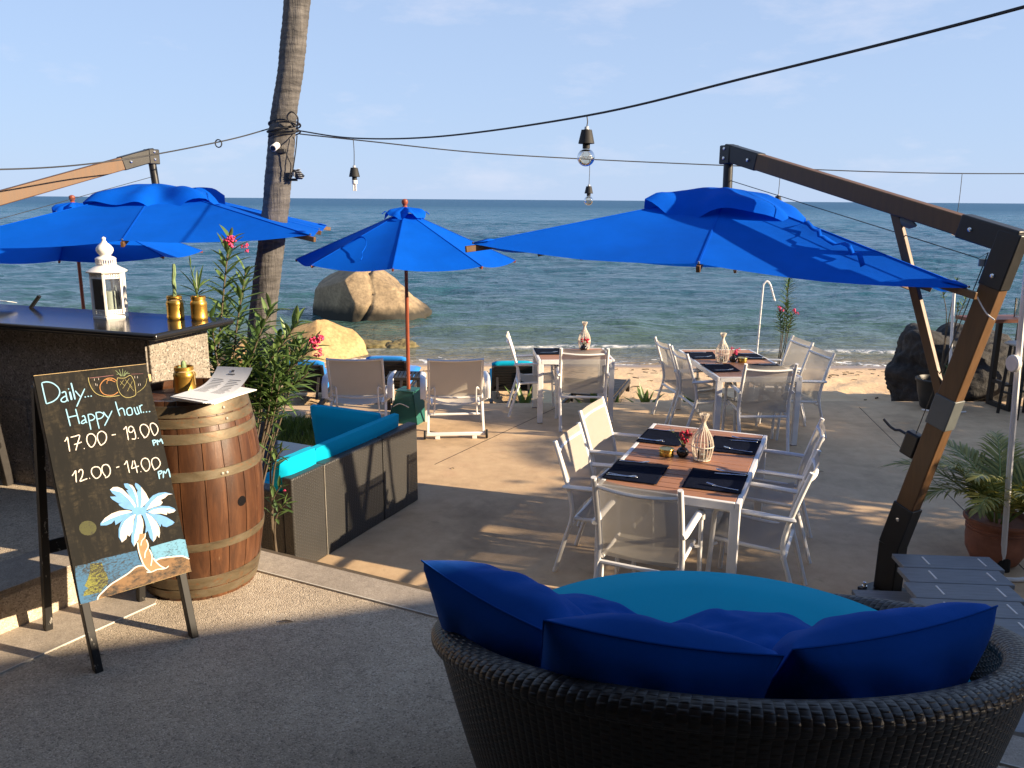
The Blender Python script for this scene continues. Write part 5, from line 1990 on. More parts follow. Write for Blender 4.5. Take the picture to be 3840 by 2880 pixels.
# ------------------------------------------------------------------ wine barrel
U1 = 0.70
BX, BY = -1.528, 3.80
m_, nt_, b_ = newmat('stave_oak')
oi = nt_.nodes.new('ShaderNodeObjectInfo')
v_ = coords(nt_, 'Object', (9, 9, 1.0))
n1_ = noise_node(nt_, 3.0, 6, 0.65, v_, 0.6)
n2_ = noise_node(nt_, 1.4, 4, 0.6, coords(nt_, 'Object', (2, 2, 2)))
c_ = ramp(nt_, n1_.outputs['Fac'], [(0.25, (0.030, 0.012, 0.006)), (0.5, (0.075, 0.029, 0.012)), (0.8, (0.14, 0.060, 0.025))])
hs_ = nt_.nodes.new('ShaderNodeHueSaturation')
nt_.links.new(c_, hs_.inputs['Color'])
nt_.links.new(math_n(nt_, 'ADD', math_n(nt_, 'MULTIPLY', oi.outputs['Random'], 0.7), 0.62), hs_.inputs['Value'])
c_ = mixc(nt_, 0.5, hs_.outputs[0], ramp(nt_, n2_.outputs['Fac'], [(0.35, 0.25), (0.65, 0.65)]), 'OVERLAY')
n3_ = noise_node(nt_, 26.0, 3, 0.7, coords(nt_, 'Object', (1, 1, 0.25)))
c_ = mixc(nt_, ramp(nt_, n3_.outputs['Fac'], [(0.70, 0.0), (0.76, 0.5)]), c_, (0.55, 0.42, 0.26))
nt_.links.new(c_, b_.inputs['Base Color'])
b_.inputs['Roughness'].default_value = 0.42
b_.inputs['Coat Weight'].default_value = 0.2
b_.inputs['Coat Roughness'].default_value = 0.35
bump(nt_, b_, n1_.outputs['Fac'], 0.4, 0.004)
m_, nt_, b_ = newmat('hoop_steel')
n1_ = noise_node(nt_, 5.0, 6, 0.7, coords(nt_, 'Object', (1, 1, 2.5)), 0.5)
n2_ = noise_node(nt_, 24.0, 5, 0.7, coords(nt_, 'Object', (1, 1, 2.0)))
c_ = ramp(nt_, n1_.outputs['Fac'], [(0.3, (0.065, 0.046, 0.027)), (0.5, (0.135, 0.103, 0.062)), (0.75, (0.20, 0.165, 0.115))])
c_ = mixc(nt_, ramp(nt_, n2_.outputs['Fac'], [(0.56, 0.0), (0.68, 0.8)]), c_, (0.20, 0.085, 0.035))
nt_.links.new(c_, b_.inputs['Base Color'])
b_.inputs['Metallic'].default_value = 0.35
b_.inputs['Roughness'].default_value = 0.5
bump(nt_, b_, n2_.outputs['Fac'], 0.35, 0.003)

BH = 0.955


def brad(z):
    q = (z / BH - 0.5) * 2
    return 0.318 - 0.062 * abs(q) ** 2.0


t = thing('wine_barrel', 'brown oak wine barrel with rusty steel hoops used as a table', 'barrel', (BX, BY, U1), 0.3)
NST = 24
rnd = random.Random(21)
ws = [rnd.uniform(0.75, 1.25) for _ in range(NST)]
tot = sum(ws)
a_ = 0.0
NZ = 16
for k in range(NST):
    da = 2 * pi * ws[k] / tot
    g = 0.0035
    off = rnd.uniform(-0.0015, 0.0015)
    vs, fs = [], []
    for i in range(NZ + 1):
        z = BH * i / NZ
        r = brad(z) + off
        ga = g / r / 2
        for f in range(5):
            an = a_ + ga + (da - 2 * ga) * f / 4
            rr = r - (0.0025 if f in (0, 4) else 0)
            vs.append((rr * cos(an), rr * sin(an), z))
        for f in range(5):
            an = a_ + ga + (da - 2 * ga) * f / 4
            vs.append(((r - 0.026) * cos(an), (r - 0.026) * sin(an), z))
    for i in range(NZ):
        o0, o1 = i * 10, (i + 1) * 10
        for f in range(4):
            fs.append((o0 + f, o0 + f + 1, o1 + f + 1, o1 + f))
            fs.append((o0 + 5 + f + 1, o0 + 5 + f, o1 + 5 + f, o1 + 5 + f + 1))
        fs.append((o0 + 5, o0, o1, o1 + 5))
        fs.append((o0 + 4, o0 + 9, o1 + 9, o1 + 4))
    for o0, rev in ((0, True), (NZ * 10, False)):
        for f in range(4):
            q = (o0 + f, o0 + f + 1, o0 + 6 + f, o0 + 5 + f)
            fs.append(q[::-1] if rev else q)
    m2 = MB()
    m2.add(vs, fs)
    m2.build('stave', 'stave_oak', t, smooth=40)
    a_ += da
for k in range(7):
    y0, y1 = -0.236 + k * 0.472 / 7, -0.236 + (k + 1) * 0.472 / 7 - 0.003
    pts = []
    r = 0.234
    for yy in (y0, y1):
        xx = sqrt(max(0.0, r * r - min(abs(yy), r - 0.001) ** 2))
        pts.append((xx, yy))
    pl_ = [(-pts[0][0], y0), (pts[0][0], y0), (pts[1][0], y1), (-pts[1][0], y1)]
    MB().prism(pl_, BH - 0.055, BH - 0.035 + 0.0008 * (k % 2)).build('head_board', 'stave_oak', t)


def hoop(z0, z1, name='hoop', tilt=0.0):
    m2 = MB()
    n = 72
    vs, fs = [], []
    for i in range(n):
        an = 2 * pi * i / n
        dz = tilt * sin(an)
        for z, o_ in ((z0, 0.0012), (z0 + 0.002, 0.0042), ((z0 + z1) / 2, 0.0046), (z1 - 0.002, 0.0042), (z1, 0.0012)):
            r = brad(z) + o_
            vs.append((r * cos(an), r * sin(an), z + dz))
    for i in range(n):
        j = (i + 1) % n
        for q in range(4):
            fs.append((i * 5 + q, j * 5 + q, j * 5 + q + 1, i * 5 + q + 1))
    m2.add(vs, fs)
    return m2.build(name, 'hoop_steel', t, smooth=40)


HO = [hoop(0.015, 0.060), hoop(0.066, 0.125, tilt=0.002), hoop(0.262, 0.302, tilt=0.003), hoop(0.595, 0.640, tilt=-0.003), hoop(0.765, 0.812), hoop(0.836, 0.878), hoop(0.882, 0.935)]
for ho, z, az in ((HO[2], 0.282, -1.75), (HO[2], 0.282, -1.67), (HO[3], 0.617, -0.80), (HO[3], 0.617, -0.73), (HO[6], 0.908, -0.62), (HO[5], 0.857, -0.60), (HO[1], 0.095, -2.1), (HO[1], 0.095, -2.02)):
    az -= 0.3
    r = brad(z) + 0.004
    d_ = V3(cos(az), sin(az), 0)
    MB().tube([d_ * r + V3(0, 0, z), d_ * (r + 0.004) + V3(0, 0, z), d_ * (r + 0.007) + V3(0, 0, z)], [0.0075, 0.007, 0.003], 10).build('rivet', 'galvanised', ho)
# bung hole
d_ = V3(cos(-0.52 - 0.3), sin(-0.52 - 0.3), 0)
MB().tube([d_ * (brad(0.46) - 0.01) + V3(0, 0, 0.46), d_ * (brad(0.46) + 0.0015) + V3(0, 0, 0.46)], 0.024, 16).build('bung_hole', 'ceramic_black', t)

# things on the barrel
BT = U1 + BH
t = gold_jar('gold jar with a small cactus tip on the wine barrel', (-1.56, 3.86, BT - 0.0345), 1.0, True)
MB().lathe([(0.012, 0.11), (0.013, 0.13), (0.011, 0.148), (0.006, 0.158), (0.0, 0.16)], 12).build('cactus', 'cactus', t)
MB().lathe([(0.009, 0.11), (0.009, 0.128), (0.0, 0.134)], 10, (-0.017, -0.01, 0)).build('cactus', 'cactus', t)
bt = U1 + BH + 0.004
mn = [('under_sheet', 0.0, -0.22, 0.0), ('stack', 0.004, -0.05, 0.004)]
t = thing('menu', 'stack of white paper menus with a curled page on the wine barrel', 'menu', (-1.345, 3.66, bt), radians(-24))
for k in range(4):
    MB().box((0.01 * (k % 2), -0.006 * k, 0.002 + 0.0042 * k), (0.212, 0.298, 0.0036), 0.07 * (1.5 - k)).build('sheet', 'paper', t)
pg = MB()


def page(a, b):
    x = lerp(-0.105, 0.105, a)
    s = b * 0.298
    if b < 0.42:
        y, z = -0.149 + s, 0.019 + 0.010 * b
    else:
        q = (b - 0.42) / 0.58
        an = q * 1.02
        y = -0.149 + 0.125 + 0.170 * sin(an)
        z = 0.0232 + 0.170 * (1 - cos(an)) + 0.012 * a * q
    return V3(x + 0.02 * max(0, b - .4), y, z)


pg.grid(page, 10, 24)
po = pg.build('curled_page', 'paper', t, smooth=80)
tx = MB()
for r_ in range(13):
    for c0, c1 in ((0.10, 0.44), (0.56, 0.90)):
        b0 = 0.36 + 0.037 * r_
        if r_ > 11:
            continue
        c1_ = c1 - 0.1 * random.random()
        P = [page(c0, b0), page(c1_, b0), page(c1_, b0 + 0.008), page(c0, b0 + 0.008)]
        tx.add([p + V3(0, -0.0008, 0.0008) for p in P], [(0, 1, 2, 3)])
for c0, c1, b0, b1 in ((0.40, 0.60, 0.865, 0.885), (0.46, 0.54, 0.91, 0.95)):
    P = [page(c0, b0), page(c1, b0), page(c1, b1), page(c0, b1)]
    tx.add([p + V3(0, -0.0008, 0.0008) for p in P], [(0, 1, 2, 3)])
tx.build('print', 'ink', po, smooth=0)

# ------------------------------------------------------------------ A-frame chalkboard
BO = V3(-1.6205, 2.929, 0.7035)
BEX = V3(0.7189, 0.6949, -0.0168)
BEY = V3(-0.143, 0.1714, 0.9748)
BEN = BEX.cross(BEY).normalized()
t = thing('chalkboard', 'black A-frame chalkboard with happy hour chalk writing and a painted palm', 'chalkboard', (-1.66, 3.2, U1))
TO = Vector(t.location)


def bp(u, v, n=0.0):
    return BO + BEX * u + BEY * v + BEN * n - TO


m_, nt_, b_ = newmat('chalkboard_paint')
n1_ = noise_node(nt_, 2.2, 5, 0.6, coords(nt_, 'Object', (1, 1, 0.6)), 0.4)
n2_ = noise_node(nt_, 7.0, 6, 0.75, coords(nt_, 'Object', (5, 5, 0.55)), 0.3)
n3_ = noise_node(nt_, 60.0, 4, 0.7, coords(nt_, 'Object', (0.6, 0.6, 1.6)))
c_ = ramp(nt_, n1_.outputs['Fac'], [(0.3, (0.006, 0.006, 0.006)), (0.7, (0.014, 0.013, 0.012))])
dust = math_n(nt_, 'MULTIPLY', ramp(nt_, n2_.outputs['Fac'], [(0.48, 0.0), (0.72, 1.0)]), ramp(nt_, n3_.outputs['Fac'], [(0.4, 0.0), (0.62, 0.55)]))
c_ = mixc(nt_, dust, c_, (0.085, 0.068, 0.042))
nt_.links.new(c_, b_.inputs['Base Color'])
b_.inputs['Roughness'].default_value = 0.75
b_.inputs['Specular IOR Level'].default_value = 0.18
QC = [(-0.0193, 0.2864), (0.4218, 0.2924), (0.3682, 1.1886), (-0.0522, 1.190)]
bm_ = MB()
fr_ = [bp(u, v, 0.0) for u, v in QC] + [bp(u, v, -0.012) for u, v in QC]
bm_.add(fr_, [(0, 1, 2, 3), (7, 6, 5, 4), (4, 5, 1, 0), (5, 6, 2, 1), (6, 7, 3, 2), (7, 4, 0, 3)])
board = bm_.build('board', 'chalkboard_paint', t, bevel=0.0015)
# worn pale edge of the plywood
we = MB()
for (u0, v0), (u1, v1) in ((QC[3], QC[2]), (QC[0], QC[1])):
    we.beam(bp(u0, v0, -0.006) + BEY * 0.0007, bp(u1, v1, -0.006) + BEY * 0.0007, 0.0115, 0.0016, BEY)
we.build('plywood_edge', 'twine', board)
m_, nt_, b_ = newmat('worn_black')
n1_ = noise_node(nt_, 40.0, 4, 0.7, coords(nt_, 'Object', (1, 1, 0.5)))
c_ = ramp(nt_, n1_.outputs['Fac'], [(0.64, (0.016, 0.015, 0.015)), (0.70, (0.45, 0.42, 0.38))])
nt_.links.new(c_, b_.inputs['Base Color'])
b_.inputs['Roughness'].default_value = 0.6
for f0, f1 in (((0.014, 0.0), (-0.034, 1.17)), ((0.402, 0.0), (0.352, 1.17))):
    MB().beam(bp(f0[0], f0[1] - 0.003, -0.034), bp(f1[0], f1[1], -0.034), 0.030, 0.042, BEN).build('leg', 'worn_black', t, bevel=0.003)
RL, RR = V3(-2.006, 3.28, U1) - TO, V3(-1.722, 3.55, U1) - TO
TLb, TRb = bp(-0.034, 1.15, -0.06), bp(0.352, 1.15, -0.06)
MB().beam(RL, TLb, 0.030, 0.042, BEN).build('leg', 'worn_black', t, bevel=0.003)
MB().beam(RR, TRb, 0.030, 0.042, BEN).build('leg', 'worn_black', t, bevel=0.003)
MB().beam(RL.lerp(TLb, 0.36), RR.lerp(TRb, 0.36), 0.055, 0.018, BEN).build('cross_brace', 'worn_black', t, bevel=0.002)
MB().beam(bp(0.010, 0.40, -0.065), bp(0.372, 0.40, -0.065), 0.055, 0.018, BEN).build('cross_brace', 'worn_black', t, bevel=0.002)
MB().beam(bp(0.33, 1.13, -0.03), bp(0.385, 1.13, -0.03), 0.03, 0.035, BEN).build('hinge_block', 'twine', t)

CHALK_COL = {'b': 'chalk_blue', 'w': 'chalk_white', 'y': 'chalk_yellow', 'o': 'chalk_orange', 'p': 'chalk_pink', 'g': 'chalk_green',
             'trunk': 'paint_trunk', 'frond': 'paint_frond', 'cream': 'paint_cream'}


def chalky(name, c, cover, sc=90.0):
    m_, nt_, b_ = newmat(name)
    n1 = noise_node(nt_, sc, 5, 0.75, coords(nt_, 'Object', (1, 1, 1.8)), 0.2)
    n0 = noise_node(nt_, 6.0, 3, 0.6, coords(nt_, 'Object'))
    f = math_n(nt_, 'ADD', n1.outputs['Fac'], math_n(nt_, 'MULTIPLY', math_n(nt_, 'SUBTRACT', n0.outputs['Fac'], 0.5), 0.5))
    nt_.links.new(ramp(nt_, f, [(cover - 0.1, (0.030, 0.028, 0.026)), (cover + 0.08, c)]), b_.inputs['Base Color'])
    b_.inputs['Roughness'].default_value = 0.9


chalky('fill_sea', (0.045, 0.13, 0.25), 0.47)
chalky('fill_sea2', (0.13, 0.31, 0.46), 0.42)
chalky('fill_sand', (0.20, 0.118, 0.060), 0.45, 14.0)
chalky('fill_moon', (0.062, 0.065, 0.026), 0.44)
chalky('fill_glit', (0.19, 0.195, 0.045), 0.51)
for k in ('sea', 'sea2', 'sand', 'moon', 'glit'):
    CHALK_COL[k] = 'fill_' + k
CHALK_LINES = [
('b',0.0052,'-291,11590 -272,11190 -246,10787'),
('b',0.0052,'-289,11602 -115,11619 86,11541 250,11354 282,11160 196,10983 5,10845 -247,10783'),
('b',0.0052,'345,11123 459,11160 491,11084 495,10893 531,10768'),
('b',0.0052,'488,10989 386,10956 288,10875 307,10789 424,10772 524,10865'),
('b',0.008,'633,11136 648,10967 656,10803'),
('b',0.006,'593,11261 626,11232'),
('b',0.0062,'733,11469 761,11142 782,10804'),
('b',0.0052,'838,11144 916,11001 998,10881'),
('b',0.0052,'1191,11180 995,10858 797,10519'),
('b',0.007,'1138,10850 1187,10852'),
('b',0.007,'1251,10858 1301,10860'),
('b',0.007,'1358,10855 1408,10858'),
('b',0.0052,'404,10489 432,10163 461,9801'),
('b',0.0052,'745,10438 770,10158 799,9829'),
('b',0.0052,'428,10140 595,10162 761,10171'),
('b',0.0052,'927,10097 1008,10121 1037,10019 1049,9873 1081,9831'),
('b',0.0052,'1041,9970 937,9939 870,9865 931,9824 1038,9874'),
('b',0.0052,'1158,10158 1162,9878 1178,9536'),
('b',0.0052,'1157,10146 1290,10137 1377,10038 1377,9965 1289,9906 1165,9902'),
('b',0.0052,'1455,10184 1463,9854 1486,9521'),
('b',0.0052,'1453,10172 1601,10174 1726,10093 1714,10010 1610,9928 1460,9916'),
('b',0.0052,'1737,10165 1807,10020 1881,9897'),
('b',0.0052,'2071,10163 1890,9884 1700,9608'),
('b',0.0052,'2251,10507 2286,10192 2336,9900'),
('b',0.0052,'2286,10118 2404,10199 2496,10185 2524,10057 2535,9893'),
('b',0.0052,'2628,10115 2629,9966 2676,9883 2810,9900 2839,10008 2814,10162 2721,10176 2628,10115'),
('b',0.0052,'2935,10169 2956,9990 2998,9871 3087,9895'),
('b',0.0052,'3045,10178 3070,10023 3107,9866'),
('b',0.0052,'3147,10213 3168,10033 3188,9892'),
('b',0.0052,'3144,10113 3206,10204 3282,10218'),
('b',0.007,'3248,9915 3302,9917'),
('b',0.007,'3369,9909 3423,9911'),
('b',0.007,'3491,9903 3545,9905'),
('w',0.0046,'173,9239 232,9305 293,9382 296,9130 295,8823'),
('w',0.0046,'406,9362 573,9377 736,9382 622,9093 516,8825'),
('w',0.0046,'486,9062 630,9080 773,9114'),
('w',0.006,'814,8841 839,8841'),
('w',0.0046,'1049,8871 979,9028 968,9186 1024,9332 1144,9378 1249,9315 1304,9171 1267,9021 1187,8901 1107,8849 1049,8871'),
('w',0.0046,'1441,8855 1382,9023 1364,9183 1408,9333 1523,9407 1623,9374 1701,9260 1699,9102 1624,8957 1507,8877 1441,8855'),
('w',0.0046,'1909,9190 1989,9192 2068,9192'),
('w',0.0046,'2392,9335 2462,9392 2511,9429 2515,9165 2519,8877'),
('w',0.0046,'2782,9338 2707,9420 2614,9389 2580,9280 2616,9182 2716,9188 2785,9280 2782,9338 2815,9113 2817,8951 2768,8879 2655,8906'),
('w',0.006,'2891,8887 2922,8887'),
('w',0.0046,'3158,8880 3071,9046 3034,9215 3076,9370 3195,9420 3318,9342 3389,9178 3349,9022 3251,8899 3156,8864 3138,8895'),
('w',0.0046,'3545,8894 3484,9092 3457,9284 3496,9394 3600,9401 3699,9302 3749,9153 3711,9006 3615,8906 3545,8894'),
('w',0.0046,'240,7867 324,7959 397,8044 373,7817 354,7589'),
('w',0.0046,'483,7949 537,8037 618,8036 644,7938 589,7772 489,7605 618,7622 765,7651'),
('w',0.006,'836,7643 862,7642'),
('w',0.0046,'1039,7622 966,7760 950,7898 1005,8020 1134,8050 1250,7994 1302,7848 1269,7698 1171,7606 1086,7590 1039,7622'),
('w',0.0046,'1442,7594 1363,7768 1349,7929 1404,8041 1512,8065 1600,8014 1652,7868 1626,7692 1534,7575 1414,7544'),
('w',0.0046,'1886,7866 1952,7875 2007,7883'),
('w',0.0046,'2207,7916 2271,7983 2329,8052 2341,7797 2359,7553'),
('w',0.0046,'2561,8018 2514,7855 2471,7714 2617,7731 2765,7759'),
('w',0.0046,'2616,8019 2643,7760 2662,7490'),
('w',0.006,'2794,7510 2820,7509'),
('w',0.0046,'2974,7519 2888,7688 2868,7854 2934,7992 3051,8027 3154,7961 3200,7789 3168,7608 3085,7509 3003,7490 2974,7519'),
('w',0.0046,'3353,7489 3299,7652 3286,7819 3342,7936 3472,7970 3575,7891 3627,7705 3548,7567 3447,7505 3328,7471'),
('b',0.006,'3457,8707 3471,8590 3483,8473'),
('b',0.006,'3455,8694 3565,8688 3580,8621 3472,8564'),
('b',0.006,'3644,8469 3638,8675 3726,8595 3804,8696 3858,8482'),
('b',0.006,'3485,7380 3494,7214 3498,7060'),
('b',0.006,'3484,7369 3622,7376 3623,7305 3498,7237'),
('b',0.006,'3651,7064 3710,7346 3776,7250 3904,7401 3941,7038'),
('y',0.0032,'1384,11603 1387,11397 1443,11171 1559,10961 1744,10825 2052,10733 2449,10734'),
('p',0.0022,'1413,11575 1832,11571 2341,11577'),
('p',0.0018,'3021,11536 3500,11498'),
('y',0.002,'3156,10753 3355,10864 3525,11019 3627,11284'),
('o',0.0045,'2422,11337 2298,11447 2117,11479 1921,11401 1784,11247 1755,11056 1844,10884 2016,10799 2222,10783 2412,10880'),
('o',0.004,'2041,11435 2197,11390 2369,11294'),
('o',0.003,'2039,11263 2079,11381 2271,11418'),
('y',0.0028,'2475,11454 2423,11263 2432,11014 2503,10781 2669,10621 2881,10603 3072,10676 3097,10924 3095,11226 2990,11490 2740,11408 2475,11454'),
('y',0.002,'2707,11350 2535,11149'),
('y',0.002,'2925,11373 2606,10990'),
('y',0.002,'3024,11235 2777,10867'),
('y',0.002,'2557,11295 2694,11103'),
('y',0.002,'2754,11344 2987,10989'),
('y',0.002,'2881,11078 3035,10832'),
('g',0.0026,'2611,11499 2556,11605 2440,11768'),
('g',0.0026,'2623,11498 2580,11602 2460,11592'),
('g',0.0026,'2646,11495 2626,11597 2584,11788'),
('g',0.0026,'2681,11490 2696,11588 2727,11796'),
('g',0.0026,'2710,11487 2754,11581 2832,11709'),
('g',0.0026,'2733,11484 2800,11575 2919,11648'),
('g',0.0026,'2751,11482 2835,11571 2978,11566'),
('w',0.0016,'1599,11535 1593,11448'),
('w',0.0016,'1759,11539 1753,11452'),
('w',0.0016,'1615,11338 1609,11251'),
('w',0.0016,'1667,11307 1661,11220'),
('w',0.0016,'3151,11440 3145,11350'),
('w',0.0016,'3258,11426 3252,11337'),
('w',0.0016,'3247,11113 3241,11023'),
('w',0.0016,'3320,11116 3314,11026'),
('w',0.006,'424,2866 509,3003 725,3148 1014,3319 1387,3445 1720,3562 2016,3716 2247,3723 2379,3674'),
('w',0.006,'2813,3758 3009,3801 3340,3770 3719,3703 3955,3638 4200,3457'),
('w',0.006,'2244,4689 2243,4304 2313,3850 2411,3580 2565,3365'),
('w',0.006,'2595,4717 2635,4440 2484,4214 2422,3988'),
('w',0.005,'2601,4983 2554,4825 2421,4715 2351,4528'),
('w',0.006,'2649,4302 2717,3979 2614,3607'),
('w',0.006,'2742,3912 2851,3698 3008,3482 3156,3354'),
('w',0.005,'2408,3410 2587,3359 2852,3392 3154,3342 3320,3406'),
]
CHALK_FILLS = [
('trunk','2378,5016 2575,4965 2584,4720 2635,4440 2649,4302 2717,3979 2851,3698 3008,3482 3156,3354 2852,3392 2566,3370 2411,3580 2313,3850 2243,4304 2255,4686'),
('frond','2372,6057 2188,6052 1934,6172 1779,6339 1757,6416 1936,6410 1750,6441 1555,6628 1486,6762 1735,6717 1593,6880 1523,7037 1650,7115 1825,7089 1988,6982 2191,6675 2333,6403 2412,6168'),
('frond','2401,6098 2262,6539 2131,6879 2222,6879 2105,7005 2083,7164 2217,7148 2341,7061 2454,6904 2512,6675 2517,6409 2483,6103'),
('frond','2479,6080 2506,6411 2530,6719 2574,6782 2521,6890 2493,7040 2531,7105 2634,7022 2728,6881 2871,6595 2957,6309 2729,6118 2576,6033'),
('frond','2764,5892 2722,6071 2919,6293 3130,6440 3376,6495 3636,6469 3941,6320 3735,6329 3600,6236 3413,6192 3478,6067 3367,5970 3081,5963'),
('frond','2746,5847 3054,5945 3387,5945 3711,5853 3909,5719 3963,5620 3860,5557 3641,5560 3617,5640 3562,5517 3316,5638 3060,5675'),
('frond','2731,5827 3060,5675 3286,5596 3548,5422 3759,5222 3831,5130 3736,5067 3486,5018 3329,5094 3299,5212 3231,5082 3109,5370 2932,5608'),
('frond','2727,5803 2932,5608 3105,5346 3187,5105 3185,4860 3117,4645 3043,4787 2974,4646 2865,4552 2755,4752 2718,5053 2603,4985 2665,5236 2655,5481 2601,5737'),
('frond','2359,5819 2537,5776 2591,5521 2582,5306 2488,4991 2376,5019 2311,4819 2087,4553 2018,4776 2060,5053 2175,5359 2261,5626'),
('frond','2259,5915 2348,5822 2239,5632 2182,5406 2114,5183 1973,5003 1907,5092 1839,4942 1656,4847 1568,5084 1616,5405 1744,5658 1971,5817'),
('frond','2262,5938 2018,5829 1748,5681 1522,5594 1515,5797 1393,5697 1190,5665 968,5714 981,5800 1169,5964 1451,6085 1746,6121 2034,6084 2183,6017'),
('frond','2294,6147 2434,6163 2658,6111 2797,5957 2772,5792 2601,5737 2376,5779 2255,5892 2210,6047'),
('cream','2357,6108 2167,6513 1902,6858 1527,7031 1650,7115 1825,7089 1988,6982 2191,6675 2333,6403 2412,6168'),
('cream','2460,6108 2461,6494 2399,6844 2276,7087 2383,7040 2454,6904 2512,6675 2522,6408 2483,6103'),
('cream','2580,6056 2674,6373 2719,6895 2871,6595 2957,6309 2729,6118'),
('cream','2790,5910 3045,6191 3306,6351 3626,6403 3941,6320 3735,6329 3600,6236 3413,6192 3478,6067 3367,5970 3081,5963'),
('cream','2844,5800 3089,5863 3397,5852 3696,5757 3944,5624 3860,5557 3641,5560 3617,5640 3562,5517 3316,5638 3060,5675'),
('cream','2739,5801 2932,5608 3105,5346 3187,5105 3185,4860 3117,4645 3043,4787 2974,4646 2865,4552 2900,4933 2859,5285'),
('cream','2422,5780 2537,5776 2591,5521 2582,5306 2488,4991 2376,5019 2311,4819 2087,4553 2163,4978 2315,5372'),
('cream','2293,5835 2348,5822 2239,5632 2182,5406 2114,5183 1973,5003 1907,5092 1839,4942 1656,4847 1622,5070 1706,5406 1878,5649 2102,5785'),
('cream','2220,5961 1789,5956 1378,5890 1013,5792 1169,5964 1451,6085 1746,6121 2034,6084 2183,6017'),
('sea','-157,4383 323,4351 826,4408 1130,4394 1574,4390 2173,4371 2201,4026 2317,3727 2018,3728 1721,3574 1389,3456 1015,3330 727,3159 510,3015 412,2858 -171,2868 -188,3035 -205,3915'),
('sea2','2718,4369 3195,4388 3924,4394 4158,4308 4198,3520 3957,3650 3342,3782 3011,3813 2828,3778 2758,4017'),
('sand','472,2898 529,2997 745,3130 1033,3302 1386,3433 1718,3551 2014,3705 2244,3704 2377,3662 2565,3365 3154,3342 2858,3745 3008,3789 3338,3759 3717,3691 3953,3626 4194,3451 4209,2952 3452,2922 2733,2926 1804,2914 946,2868'),
('moon','816,5646 775,5542 693,5466 582,5430 459,5439 343,5492 251,5580 198,5689 191,5804 230,5907 311,5983 421,6020 543,6012 660,5961 753,5873 808,5763'),
('glit','383,4322 804,4262 843,3934 910,3797 939,3554 888,3357 721,3266 591,3118 -45,3152 21,3316 183,3406 54,3538 188,3729 313,3994'),
]



def parse(s):
    return [tuple(float(c) * 1e-4 for c in q.split(',')) for q in s.split()]


LIFT = {'sea': 0.0006, 'sea2': 0.0006, 'sand': 0.0009, 'moon': 0.0006, 'glit': 0.0009, 'trunk': 0.0013, 'frond': 0.0016, 'cream': 0.0020}
from mathutils.geometry import tessellate_polygon
fills = {}
for key, s in CHALK_FILLS:
    P = parse(s)
    f = fills.setdefault(key, MB())
    tri = tessellate_polygon([[Vector((u, v, 0)) for u, v in P]])
    n = len(fills[key].v) * 0.0000004
    tv = [bp(u, v, LIFT[key] + n) for u, v in P]
    out = []
    for a, b, c in tri:
        q = (Vector((P[b][0] - P[a][0], P[b][1] - P[a][1], 0))).cross(Vector((P[c][0] - P[a][0], P[c][1] - P[a][1], 0)))
        out.append((a, b, c) if q.z > 0 else (a, c, b))
    f.add(tv, out)
FN = {'sea': 'painted_sea', 'sea2': 'painted_sea', 'sand': 'painted_sand', 'moon': 'painted_moon', 'glit': 'painted_moonlight', 'trunk': 'painted_trunk', 'frond': 'painted_frond', 'cream': 'painted_highlight'}
for key, f in fills.items():
    f.build(FN[key], CHALK_COL[key], board, smooth=0)
lines = {}
for li, (key, w, s) in enumerate(CHALK_LINES):
    P = parse(s)
    if len(P) > 2:
        P = [(p.x, p.y) for p in smooth_path([(u, v, 0) for u, v in P], 4)]
    m2 = lines.setdefault(key, MB())
    vs, fs = [], []
    # rounded ends
    n = len(P)
    h = 0.0024 + 0.00001 * (li % 40)
    for i, (u, v) in enumerate(P):
        du = P[min(i + 1, n - 1)][0] - P[max(i - 1, 0)][0]
        dv_ = P[min(i + 1, n - 1)][1] - P[max(i - 1, 0)][1]
        l = sqrt(du * du + dv_ * dv_) or 1
        ww = w * (0.43 if key in 'bw' else 0.36) * (1 + 0.12 * nz(u * 90, v * 90, li))
        if i in (0, n - 1):
            ww *= 0.75
        vs += [bp(u + dv_ / l * ww, v - du / l * ww, h), bp(u - dv_ / l * ww, v + du / l * ww, h)]
        if i:
            fs.append((2 * i - 2, 2 * i, 2 * i + 1, 2 * i - 1))
    m2.add(vs, fs)
for key, m2 in lines.items():
    m2.build('chalk_lettering' if key in 'bw' else 'chalk_drawing', CHALK_COL[key], board, smooth=0)

# ------------------------------------------------------------------ round wicker daybed in the foreground
DC = V3(0.63, 2.28, U1)
DA, DB = 0.86, 0.72
t = thing('daybed', 'large round dark wicker daybed with a turquoise seat in the foreground', 'daybed', DC)


def rimz(ph):
    return 0.585 - 0.20 * sin(ph) + 0.012 * cos(2 * ph)


def ell(ph, s, z):
    return V3(DA * s * cos(ph), DB * s * sin(ph), z)


PER = 2 * pi * 0.79
NA = 200


def band(prof, name, mat):
    """prof(h) -> (scale, z function of angle) sampled h in 0..1"""
    m2 = MB()
    n = 26
    acc = [0.0]
    for k in range(1, n + 1):
        s0, z0 = prof((k - 1) / n, -pi / 2)
        s1, z1 = prof(k / n, -pi / 2)
        acc.append(acc[-1] + sqrt(((s1 - s0) * 0.79) ** 2 + (z1 - z0) ** 2))
    vs, fs, uv = [], [], []
    for k in range(n + 1):
        for i in range(NA + 1):
            ph = 2 * pi * i / NA + pi / 2
            s, z = prof(k / n, ph)
            vs.append(ell(ph, s, z))
            uv.append((PER * i / NA, acc[k]))
    w = NA + 1
    for k in range(n):
        for i in range(NA):
            fs.append((k * w + i, k * w + i + 1, (k + 1) * w + i + 1, (k + 1) * w + i))
    m2.add(vs, fs, uv)
    return m2.build(name, mat, t, smooth=70)


